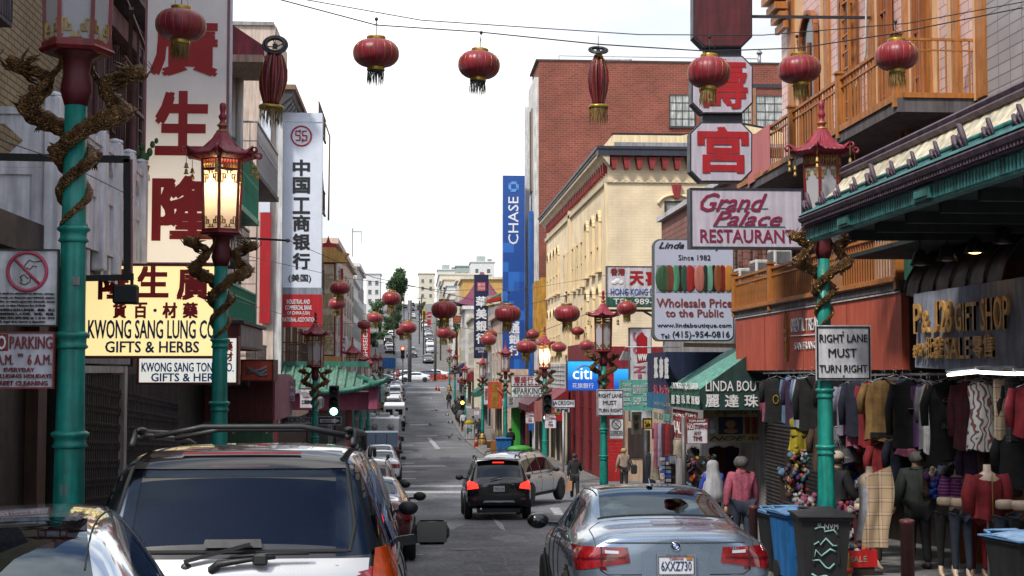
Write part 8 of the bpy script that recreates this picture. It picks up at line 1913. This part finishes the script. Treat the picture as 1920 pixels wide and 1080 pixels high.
#============================================================mannequins
mat('mann',(.45,.33,.24),.45,var=.1)
def gzs(d):return gz(d)+.145
def legs_form(label,px,d,m,top=.98,waist='mann',kids_=False):
 t=T('leg_mannequin',label,'mannequin',(ppos(px,d),d,gzs(d)),random.uniform(-.15,.15),'half mannequins showing trousers'); s=top/.98
 vs_=[((0,0,.90*s),.13*s,.10*s),((-.075*s,0,.82*s),.088*s),((-.085*s,0,.48*s),.058*s),((-.085*s,.0,.12*s),.04*s),((.075*s,0,.82*s),.088*s),((.085*s,-.02,.48*s),.058*s),((.095*s,-.03,.12*s),.04*s)]
 obj('leggings',skinm(vs_,[(0,1),(1,2),(2,3),(0,4),(4,5),(5,6)],0,2,'leggings'),M[m],t)
 obj('waist_form',MB().lathe([(.10*s,.93*s),(.125*s,.95*s),(.128*s,.99*s),(.122*s,1.03*s),(.10*s,1.04*s)],20,(0,0,0),1,.75),M[waist],t)
 for sg in (-1,1):obj('foot',MB().tube([(sg*.087*s,0,.14*s),(sg*.087*s,-.0,.07*s),(sg*.09*s,-.05,.03),(sg*.09*s,-.14,.015)],[.03,.034,.03,.018],8),M['mann'],t)
 return t
legs_form('half mannequin in black trousers, first right of the olive jacket',1770,18.6,'g_black'); legs_form('half mannequin in dark grey jeans, second right of the olive jacket',1797,18.0,'c_jeans'); legs_form('half mannequin in dark jeans cut by the bin at right',1880,17,'c_jeans'); legs_form('half mannequin in black jeans at the far right edge',1912,16.5,'g_black')
legs_form('small half mannequin in maroon leggings left of the brown post',1612,20.3,'g_maroon',.86); legs_form('half mannequin in brown leggings against the brown post',1632,20.0,'g_brown',.9); legs_form('half mannequin in red trousers behind the red jacket form',1828,18.2,'g_red',.86)
def torso_form(label,px,d,zt_,m,kind,extra=None,w_=.46,h_=.7):
 t=T('torso_mannequin',label,'mannequin',(ppos(px,d),d,gzs(d)),0); 
 obj('stand',MB().tube([(0,0,0.02),(0,0,zt_-.2)],.016,6).lathe([(.16,0),(.16,.015),(.02,.03)],16),M['steel'],t)
 obj('torso',MB().lathe([(.10,zt_-.6),(.13,zt_-.5),(.11,zt_-.38),(.15,zt_-.22),(.17,zt_-.12),(.10,zt_-.06),(.05,zt_-.03),(.045,zt_+.05)],18,(0,0,0),1,.66),M['mann'],t)
 o_=obj('garment',garment(kind,w_,h_,m,5,sl=.8 if kind=='shirt' else 0,th=.15),M[m],t); o_.location=(0,0,zt_-.04)
 if extra:extra(t,zt_)
 return t
def shawl(t,z):obj('shawl',MB().grid(lambda u,v:(-.12+.36*u+.05*sin(v*5),-.17-.02*sin(u*9),z-.08-v*.95+.15*u*(1-v)),12,12),M['plaidtan'],t)
torso_form('white dress form with a tan checked shawl over one shoulder',1627,19.2,1.40,'g_white','dress',shawl,.38,.92)
torso_form('dress form in a bright red zipped jacket',1847,17.3,1.42,'g_red','shirt',lambda t,z:obj('zip',MB().box(-.006,.006,-.16,-.15,z-.65,z-.05),M['goldring'],t),.42,.58)
torso_form('form with a purple sequined top in the dark stall',1792,19.4,1.36,'dotpurple','shirt',None,.34,.4)
R=random.Random(11)
def pile(name,label,cat,px0,px1,py0,py1,d,n_,cols,r=.05,grp=None,item='toy'):
 t=T(name,label,cat,PY((px0+px1)/2,py1,d)); base=t.location
 a=PY(px0,py1,d)-base; c=PY(px1,py0,d)-base
 obj('rack',MB().box(a.x,c.x,.08,.1,a.z,c.z),M['darkwood'],t)
 mes=[MB().ell((0,0,0),r,r*.8,r*1.15,8,6).ell((0,0,r*1.3),r*.7,r*.6,r*.65,8,6).mesh(item),MB().ell((0,0,0),r*1.1,r*.8,r*.9,8,6).tube([(-r,0,r*.5),(0,0,r*1.2),(r,0,r*.5)],r*.3,5).mesh(item)]
 for i in range(n_):
  o_=bpy.data.objects.new(item,R.choice(mes)); C.objects.link(o_); o_.parent=t
  o_.location=(a.x+(c.x-a.x)*R.random(),R.uniform(-.06,.05),a.z+(c.z-a.z)*R.random()); o_.rotation_euler=(R.uniform(-1,1),R.uniform(-1,1),R.uniform(0,6)); q=R.uniform(.7,1.3); o_.scale=(q,q,q)
  if not o_.data.materials:o_.data.materials.append(M[cols[0]])
  o_.material_slots[0].link='OBJECT'; o_.material_slots[0].material=M[R.choice(cols)]
 return t
mix=['g_yellow','g_teal','g_red','g_pink','g_orange','g_white','g_purple','g_brown','g_lblue','g_black','c_beige','c_dkgreen']
pile('toy_display','rack of small colourful toys and purses left of the teal pole','display',1476,1512,845,935,24.2,70,mix,.05)
pile('bag_display','hanging white and brown handbags beside the toy rack','display',1466,1492,880,940,24.6,18,['g_white','g_brown','c_beige','g_lblue'],.08,item='handbag')
pile('trinket_display','boxes of beige trinkets stacked left of the blue bin','display',1490,1528,935,968,23.5,26,['g_white','c_beige','g_cream','g_pink'],.06,item='trinket')
pile('hat_display','display of bright caps in yellow blue and orange behind the man in the cap','display',1575,1640,858,910,22.3,34,['g_lblue','g_yellow','g_orange','c_blue','c_dkgreen','g_red','g_black','g_grey'],.08,item='cap_hat')
pile('toy_display','display of small bright toys below the caps','display',1570,1625,905,935,22.0,30,mix,.05)
pile('toy_display','heap of plush toys and flowers above the red basket','display',1572,1615,945,1010,20.8,44,['g_pink','g_white','g_red','g_brown','g_cream','g_purple'],.06,item='plush_toy')
pile('toy_display','dim display of goods behind the man in the olive jacket','display',1735,1830,880,940,19.6,40,['g_lblue','g_grey','g_purple','g_brown','c_blue','g_cream'],.06)
pile('souvenir_rack','postcard and bag rack in front of the shop corner at centre right','display',1247,1268,855,915,33.5,0,mix,.05)
pile('souvenir_display','dim shelves of souvenirs in the doorway left of the shutter','display',1280,1340,855,925,31.5,60,mix+['g_black','g_black','g_brown'],.045)
pile('souvenir_display','low table of small souvenirs behind the sedan roof','display',1215,1300,915,935,32.5,40,['g_grey','g_white','g_brown','g_black','g_orange'],.045)
t=[o for o in bpy.data.objects if o.name.startswith('souvenir_rack')][0]
for r_ in range(7):
 for c_ in range(2):obj('postcard',MB().box(-.26+c_*.14,-.14+c_*.14,-.03-.02*(r_ % 2),-.015-.02*(r_ % 2),.05+r_*.10,.12+r_*.10),M[['g_lblue','g_grey','g_white','c_blue'][(r_+c_) % 4]],t)
sign('framed_print','small white framed flower print above the postcard rack',FY(33.4),1254,853,1268,869,M['g_white'],M['g_grey'],.01,.03,[('88',(1257,856,1265,866),M['grey1'],HV)])
p=PY(1600,1050,19.0); t=T('basket','red plastic shopping basket full of trinkets on the pavement','basket',(p.x,19.0,gzs(19)+.12),.1)
mb=MB()
for (x0,x1,y0,y1) in ((-.26,.26,-.17,-.155),(-.26,.26,.155,.17),(-.27,-.255,-.17,.17),(.255,.27,-.17,.17)):mb.box(x0,x1,y0,y1,0,.22)
mb.box(-.26,.26,-.16,.16,0,.012); obj('tub',mb,mat('basketred',(.45,.015,.015),.4),t); lettering('SALE',(-.12,.07,.12,.15),-.171,M['g_cream'],t,bold=.02,th=.004)
for i in range(26):o_=obj('trinket',MB().ell((0,0,0),.04,.03,.035,8,5),M[R.choice(mix)],t,(R.uniform(-.22,.22),R.uniform(-.13,.13),R.uniform(.18,.27)))
obj('stand',MB().box(-.24,.24,-.15,.15,-.12,-.002),M['darkwood'],t)
def wheelie(label,px,d,body,lid,rz=0.,h=.93,w_=.54,graffiti=False):
 t=T('wheelie_bin',label,'bin',(ppos(px,d),d,gzs(d)),rz,'wheeled rubbish bins at the kerb'); a,b_=w_/2,w_*.55
 V=[(-a*.8,-b_*.75,.05),(a*.8,-b_*.75,.05),(a*.8,b_*.75,.05),(-a*.8,b_*.75,.05),(-a,-b_,h*.92),(a,-b_,h*.92),(a,b_,h*.92),(-a,b_,h*.92)]
 obj('bin_body',MB().add(V,[(0,3,2,1),(4,5,6,7),(0,1,5,4),(1,2,6,5),(2,3,7,6),(3,0,4,7)]),M[body],t)
 obj('rim',MB().bbox(-a-.03,a+.03,-b_-.03,b_+.03,h*.88,h*.925,.01),M[body],t)
 obj('lid',MB().grid(lambda u,v:(-a-.05+(w_+.1)*u,-b_-.07+(2*b_+.12)*v,h*.93+.08*sin(pi*v)*sin(pi*(.1+.8*u))),10,8).box(-a-.05,a+.05,-b_-.07,b_+.05,h*.926,h*.945),M[lid],t)
 obj('handle',MB().tube([(-a*.7,b_+.02,h*.95),(-a*.7,b_+.12,h*.97),(a*.7,b_+.12,h*.97),(a*.7,b_+.02,h*.95)],.018,6),M[lid],t)
 m1,m2=wheel_meshes(.12,.06)
 for sg in (-1,1):o_=bpy.data.objects.new('wheel',m1); C.objects.link(o_); o_.parent=t; o_.location=(sg*(a*.75),b_*.6,.12)
 for x_ in (-a*.5,a*.5):obj('ribbing',MB().box(x_-.012,x_+.012,-b_*.93,-b_*.86,h*.35,h*.8),M[body],t)
 if graffiti:
  mb=MB(); R2=random.Random(5)
  for s_ in range(5):
   z0=h*.75-s_*.13; pts=[(-.14+.05*i+R2.uniform(-.03,.03),-b_*(.80+.2*(z0/h))-.012,z0+R2.uniform(-.05,.06)) for i in range(6)]; mb.tube(pts,.011,5)
  obj('graffiti',mb,mat('graf',(.25,.48,.44),.6),t)
  lettering('R',(-.1,h*.80,-.05,h*.86),-b_*.99,M['g_white'],t,bold=.02); lettering('NVM',(-.02,h*.78,.14,h*.85),-b_*.985,M['g_white'],t)
 return t
mat('binblue',(.015,.13,.36),.5,var=.2,vs=4); mat('binblk',(.014,.014,.016),.55,var=.3,vs=5); mat('binlid',(.10,.24,.45),.4,var=.25)
wheelie('blue recycling bin with blue lid at the foot of the teal pole',1492,18.4,'binblue','binlid',.15); wheelie('black rubbish bin left edge behind the blue bin',1466,19.2,'binblk','binlid',.1,.9)
wheelie('black bin covered with teal graffiti in front of the teal pole',1536,16.9,'binblk','binblk',-.1,.95,.58,True); wheelie('bin with blue lid cut by the bottom right corner',1915,14.2,'binblk','binlid',.2,.78)
wheelie('blue bin at the foot of the lamp beyond the side street',944,84,'binblue','binblue',0,1.2,.9)
p=PY(975,870,80); t=T('green_bin','green bag of refuse on a cart by the silver SUV','bin',(ppos(975,78),78,gzs(78))); obj('tub',MB().bbox(-.7,.7,-.3,.3,0,.7,.1),M['binblk'],t); obj('sack',MB().ell((0,0,.75),.7,.35,.22,12,8),M['lime'],t)
def bollard(label,px,d,ztop_py,r=.085,m='bollred'):
 z=gzs(d); zt2=PY(px,ztop_py,d).z; t=T('bollard',label,'bollard',(ppos(px,d),d,z)); H_=zt2-z
 obj('shaft',MB().lathe([(r,0),(r,H_-.05),(r*1.12,H_-.045),(r*1.12,H_-.01),(r*.9,H_),(.01,H_+.012)],20),M[m],t); obj('collar',MB().lathe([(r*1.15,.01),(r*1.15,.08),(r*1.02,.1)],20),M[m],t)
mat('bollred',(.10,.022,.02),.5,var=.35,vs=6)
bollard('dark red bollard beside the sedan rear corner',1410,18.6,948,.055); bollard('dark red bollard in front of the man in the olive jacket',1696,15.6,974,.075)
for i,(px,d,py,lb) in enumerate(((925,92,828,'beige concrete bollard left of the box planter'),(931,90,830,'second beige concrete bollard by the box planter'),(917,94,826,'third beige bollard left of its pair'),(893,107,812,'slim dark bollard by the yellow topped bin'),(898,105,814,'second slim dark bollard by the yellow topped bin'))):bollard(lb,px,d,py,.14 if i < 3 else .08,'beigewall' if i < 3 else 'iron')
t=T('litter_bin','white street bin with yellow bag on top at the far right kerb','bin',(ppos(880,113),113,gzs(113))); obj('tub',MB().bbox(-.4,.4,-.3,.3,0,1.2,.05),M['g_white'],t); obj('bag',MB().ell((0,0,1.3),.4,.3,.25,12,8),M['g_yellow'],t); lettering('P',(-.2,.5,.2,.9),-.31,M['awngreen'],t,bold=.05)
for i,(px,d) in enumerate(((854,146),(858,143),(862,137))):
 t=T('refuse_sack',['heap of black sacks at the far kerb, leftmost','heap of black sacks at the far kerb, middle','heap of black sacks at the far kerb, rightmost'][i],'rubbish',(ppos(px,d),d,gzs(d))); obj('sacks',MB().ell((0,0,.5),.45,.4,.5,12,8).ell((.2,0,1.2),.35,.3,.45,12,8),M['binblk'],t); obj('tie',MB().tube([(.2,0,1.6),(.22,0,1.75)],.04,6),M['binblk'],t)
t=T('planter_box','wooden box planter with dry grass on the right pavement','planter',(ppos(936,87),87,gzs(87))); obj('box',MB().bbox(-.5,.5,-.4,.4,0,.9,.03),M['woodorange'],t)
mb=MB()
for i in range(120):a=R.uniform(0,6.28); r_=R.uniform(0,.45); mb.add([(r_*cos(a)-.02,r_*sin(a),.88),(r_*cos(a)+.02,r_*sin(a),.88),(r_*1.5*cos(a),r_*1.5*sin(a),1.3+R.uniform(0,.35))],[(0,1,2)])
obj('dry_grass',mb,M['lattbrown'],t,kind='stuff')
def bird(label,px,py,rz,wings=False):
 p=GP(px,py); t=T('pigeon',label,'bird',(p.x,p.y,gz(p.y)+.01),rz); s=1.25
 mb=MB().tube([(0,-.16,.12),(0,-.08,.13),(0,.02,.14),(0,.09,.18),(0,.12,.23),(0,.15,.235),(0,.175,.225)],[.015,.04,.06,.045,.03,.024,.004],10); 
 obj('body',mb,mat('pigeon',(.05,.05,.06),.6,var=.3),t); obj('tail',MB().prism([(-.03,-.13),(.03,-.13),(.04,-.25),(-.04,-.25)],.11,.125,'z'),M['pigeon'],t)
 for sg in (-1,1):
  obj('leg',MB().bar((sg*.02,.01,.1),(sg*.02,.02,0),.01),M['g_orange'],t)
  obj('wing',MB().add([(sg*.05,.07,.16),(sg*.06,-.12,.13),(sg*(.30 if wings else .075),-.08,.36 if wings else .12),(sg*(.26 if wings else .075),.06,.38 if wings else .14)],[(0,1,2,3)]),M['pigeon'],t)
 t.scale=(s,s,s)
for i,(x,y,rz,wi,lb) in enumerate(((842,824,.5,True,'pigeon lifting off the road near the right kerb'),(862,827,1.2,False,'pigeon standing on the road nearest the right kerb'),(807,799,.3,False,'pigeon on the road in mid lane, higher up'),(818,772,1,False,'distant pigeon on the road at centre'),(760,797,2,False,'pigeon at the left edge of the lane by the van'))):bird(lb,x,y,rz,wi)
for i,(x,y,w_,lb) in enumerate(((844,793,.5,'crumpled white paper sheet by the far right kerb'),(838,779,.4,'flat white litter at the far kerb'),(752,806,.5,'blue plastic sack in the gutter by the panel truck'))):
 p=GP(x,y); t=T('litter',lb,'litter',(p.x,p.y,gz(p.y)+.02)); obj('sheet',MB().grid(lambda u,v:(w_*(u-.5),w_*(v-.5)*1.6,.10+.10*sin(u*9)*cos(v*7)),8,8),M['g_white' if i < 2 else 'binblue'],t)
def moto(label,px,d,rz,c='g_black'):
 t=T('motorcycle',label,'motorcycle',(ppos(px,d),d,gz(d)),rz,'motorcycles parked across the side street'); m1,m2=wheel_meshes(.3,.12)
 for y in (-.65,.65):
  o_=bpy.data.objects.new('wheel',m1); C.objects.link(o_); o_.parent=t; o_.location=(0,y,.3); r_=bpy.data.objects.new('rim',m2); C.objects.link(r_); r_.parent=o_
 obj('frame',MB().tube([(0,-.65,.3),(0,-.2,.45),(0,.3,.8),(0,.65,.3)],[.05,.09,.07,.04],8).bbox(-.16,.16,-.25,.25,.25,.6,.05),M[c],t)
 obj('tank',MB().ell((0,.15,.82),.14,.28,.13,12,8),M[c],t); obj('saddle',MB().bbox(-.13,.13,-.65,-.05,.74,.84,.04),M['rubber'],t)
 obj('handlebar',MB().tube([(-.36,.35,1.02),(-.1,.42,1.0),(.1,.42,1.0),(.36,.35,1.02)],.018,6),M['steel'],t); obj('fork',MB().tube([(0,.42,1.0),(0,.65,.3)],.035,6),M['steel'],t)
 obj('headlight',MB().ell((0,.55,.9),.1,.08,.1,12,8),M['chrome'],t)
 for sg in (-1,1):obj('mirror',MB().bar((sg*.25,.38,1.02),(sg*.30,.36,1.2),.012).ell((sg*.32,.36,1.24),.06,.02,.045,10,6),M['chrome'],t)
for i,(px,d,rz,c) in enumerate(((660,62,2.4,'g_black'),(666,65,2.2,'g_red'),(672,68,2.5,'g_black'),(678,71,2.3,'g_grey'),(684,74,2.4,'g_black'))):moto(['black motorcycle nearest the side street in the parked row','red motorcycle second in the parked row','black motorcycle in the middle of the parked row','grey motorcycle fourth in the parked row','black motorcycle farthest in the parked row'][i],px,d,rz,c)
mat('safety',(.62,.07,.015),.6,var=.2)
for i,(px,d) in enumerate(((800,207),(808,207),(816,207.5),(824,207.5),(831,208),(838,208),(846,208.5),(735,209),(742,209))):
 t=T('safety_barrier','orange mesh barrier panel, %s of the run at the distant crossing' % ['first','second','third','fourth','fifth','sixth','seventh','leftmost','next to leftmost'][i],'barrier',(ppos(px,d),d,gz(d)),0,'orange safety barriers at the distant crossing')
 mb=MB()
 for k in range(6):mb.bar((-.34,0,.15+k*.16),(.34,0,.15+k*.16),.05)
 for k in range(7):mb.bar((-.33+k*.11,0,.1),(-.33+k*.11,0,1.0),.03)
 obj('mesh',mb,M['safety'],t,kind='stuff'); obj('post',MB().bar((-.36,0,0),(-.36,0,1.1),.06),M['safety'],t)
for i,(px,d) in enumerate(((818,182),(823,180),(893,99))):
 t=T('traffic_cone',['orange cone left of its pair at the far kerb','orange cone right of its pair at the far kerb','small orange cone beside a gold lamp base'][i],'cone',(ppos(px,d),d,gz(d)+(0 if i < 2 else .14))); obj('cone',MB().lathe([(.17,.03),(.03,.7),(.01,.72)],14),M['safety'],t); obj('base',MB().box(-.2,.2,-.2,.2,0,.03),M['safety'],t); obj('band',MB().lathe([(.115,.32),(.085,.46)],14),M['g_white'],t)
t=T('scaffold','blue wrapped scaffold on the left before the distant crossing','scaffold',(ppos(716,186),186,gz(186)))
mb=MB()
for x_ in (-1.5,0,1.5):
 for y_ in (0,4,8):mb.bar((x_,y_,0),(x_,y_,4.2),.1)
obj('poles',mb,M['steel'],t,kind='stuff'); obj('deck',MB().box(-1.7,1.7,-.3,8.3,2.6,2.8),M['binblue'],t); obj('hoarding',MB().box(-1.7,1.7,-.35,-.25,2.81,4.0).box(1.65,1.75,-.25,8.3,2.81,4.0),M['binblue'],t)
#============================================================trees
mat('bark',(.05,.035,.025),.9,var=.4,bump=.5); mat('leaf',(.045,.11,.028),.7,var=.6,vs=.6); mat('leaf2',(.05,.11,.02),.7,var=.6,vs=.8)
def tree(label,px,py_base,py_top,d,wpx,m='leaf',n_=1400,name='broadleaf_tree',seed=1):
 R2=random.Random(seed); p=PY(px,py_base,d); top=PY(px,py_top,d).z; H_=top-p.z; W_=wpx*d/FX/2; zb_=min(p.z,gz(d)+.0)
 t=T(name,label,'tree' if 'tree' in name else 'shrub',(p.x,d,p.z))
 tr=MB().tube([(0,0,-3),(0,0,H_*.2),(.1*W_,0,H_*.5)],[.05*H_,.035*H_,.02*H_],8)
 cl=[]
 for k in range(9):
  a=R2.uniform(0,6.28); r_=R2.uniform(.2,.75); c=Vector((r_*W_*cos(a),r_*W_*sin(a),H_*R2.uniform(.35,.86))); cl.append((c,R2.uniform(.28,.5)*W_)); tr.tube([(0,0,H_*.25),c*.6+Vector((0,0,H_*.1)),c],[.02*H_,.012*H_,.006*H_],5)
 obj('trunk',tr,M['bark'],t); cl.append((Vector((0,0,H_*.6)),W_*.55)); lf=MB()
 for i in range(n_):
  c,r_=R2.choice(cl); v=Vector((R2.gauss(0,1),R2.gauss(0,1),R2.gauss(0,.8))).normalized()*r_*R2.uniform(.55,1.12); q=c+v; q.z=min(max(q.z,H_*.08),H_); s_=R2.uniform(.16,.32)*(W_/4+.35)
  u=Vector((R2.gauss(0,1),R2.gauss(0,1),R2.gauss(0,1))).normalized(); w2=u.cross(Vector((R2.gauss(0,1),R2.gauss(0,1),R2.gauss(0,1)))).normalized()
  lf.add([q-u*s_,q+w2*s_*.6,q+u*s_,q-w2*s_*.6],[(0,1,2,3)])
 obj('crown',lf,M[m],t,norm=False)
tree('large green street tree on the crest at the end of the street',750,592,498,545,52,n_=4200,seed=3)
tree('pale green tree low on the left of the hill, highest of the shrubs',712,640,553,330,26,'leaf2',1400,seed=5); tree('dark green tree on the left of the hill beneath the big one',736,660,572,372,40,'leaf',1800,seed=6); tree('dark bush at the left of the hill road by the parked cars',720,672,600,315,34,'leaf',1500,'street_tree',seed=8)
tree('yellow green tree between the houses on the right of the hill',862,640,562,262,22,'leaf2',900,seed=9); tree('small tree behind the wells sign on the right',856,650,590,230,18,'leaf2',600,seed=10)
for i,(px,a,c,d,w_,lb) in enumerate(((700,672,618,285,26,'dark bush at the foot of the hill on the left behind the white SUV'),(728,640,590,350,30,'rounded dark tree between the bushes on the left of the hill'),(745,612,566,420,26,'dark shrub high on the left verge of the hill'),(790,600,560,500,18,'small dark tree high on the right verge of the hill'),(826,640,596,300,16,'small pavement tree midway on the right of the hill'),(704,604,560,380,30,'distant tree on the left behind the shrubs'))):tree(lb,px,a,c,d,w_,'leaf',900,seed=20+i)
for i,(px,d,h_) in enumerate(((786,300,9),(790,360,9),(794,260,8),(826,240,9),(757,430,9),(738,260,8))):
 t=T('utility_pole',['wooden pole halfway up the hill, left of the right hand cars','wooden pole farther up the hill on the right','wooden pole low on the hill by the right hand cars','wooden pole at the right foot of the hill','wooden pole high on the left of the hill','wooden pole at the left foot of the hill'][i],'pole',(ppos(px,d),d,gz(d))); obj('shaft',MB().bar((0,0,0),(0,0,h_),.25),M['bark'],t); obj('crossarm',MB().bar((-1.2,0,h_-.6),(1.2,0,h_-.6),.15),M['bark'],t)
t=T('antenna_mast','thin antenna mast on the pinkish block at left','antenna',PY(661,460,125)); obj('mast',MB().bar((0,0,-1),(0,0,1.5),.06).bar((0,0,1.2),(.8,0,1.2),.05).bar((.8,0,1.2),(.8,0,.2),.04),M['iron'],t)
t=T('vent_cowl','small grey cowl on the brick building roof behind the octagonal signs','vent',PY(1424,112,97)); obj('pipe',MB().tube([(0,0,-.6),(0,0,.4)],.12,8),M['steel'],t); obj('cap',MB().lathe([(.2,.4),(.22,.5),(.05,.7)],12),M['steel'],t)
t=B('roller_shutter','dark ribbed roller shutter below the green awning','shutter',(8,30,gz(30)))
mb=MB(); y=YX(1470,8.2); zt2=-.9
n_=32
for k in range(n_):z0=gz(31)+.1+(zt2-gz(31)-.1)*k/n_; h2=(zt2-gz(31)-.1)/n_; t.p('slat',MB().prism([(8.05,z0),(8.02,z0+h2*.5),(8.05,z0+h2*.96),(8.1,z0+h2*.96),(8.1,z0)],27.2,32.2,'y'),M['g_black'] if 0 else mat('shutdk',(.035,.03,.03),.5,var=.3))
bpy.data.scenes.remove(TS)
bpy.context.view_layer.update()
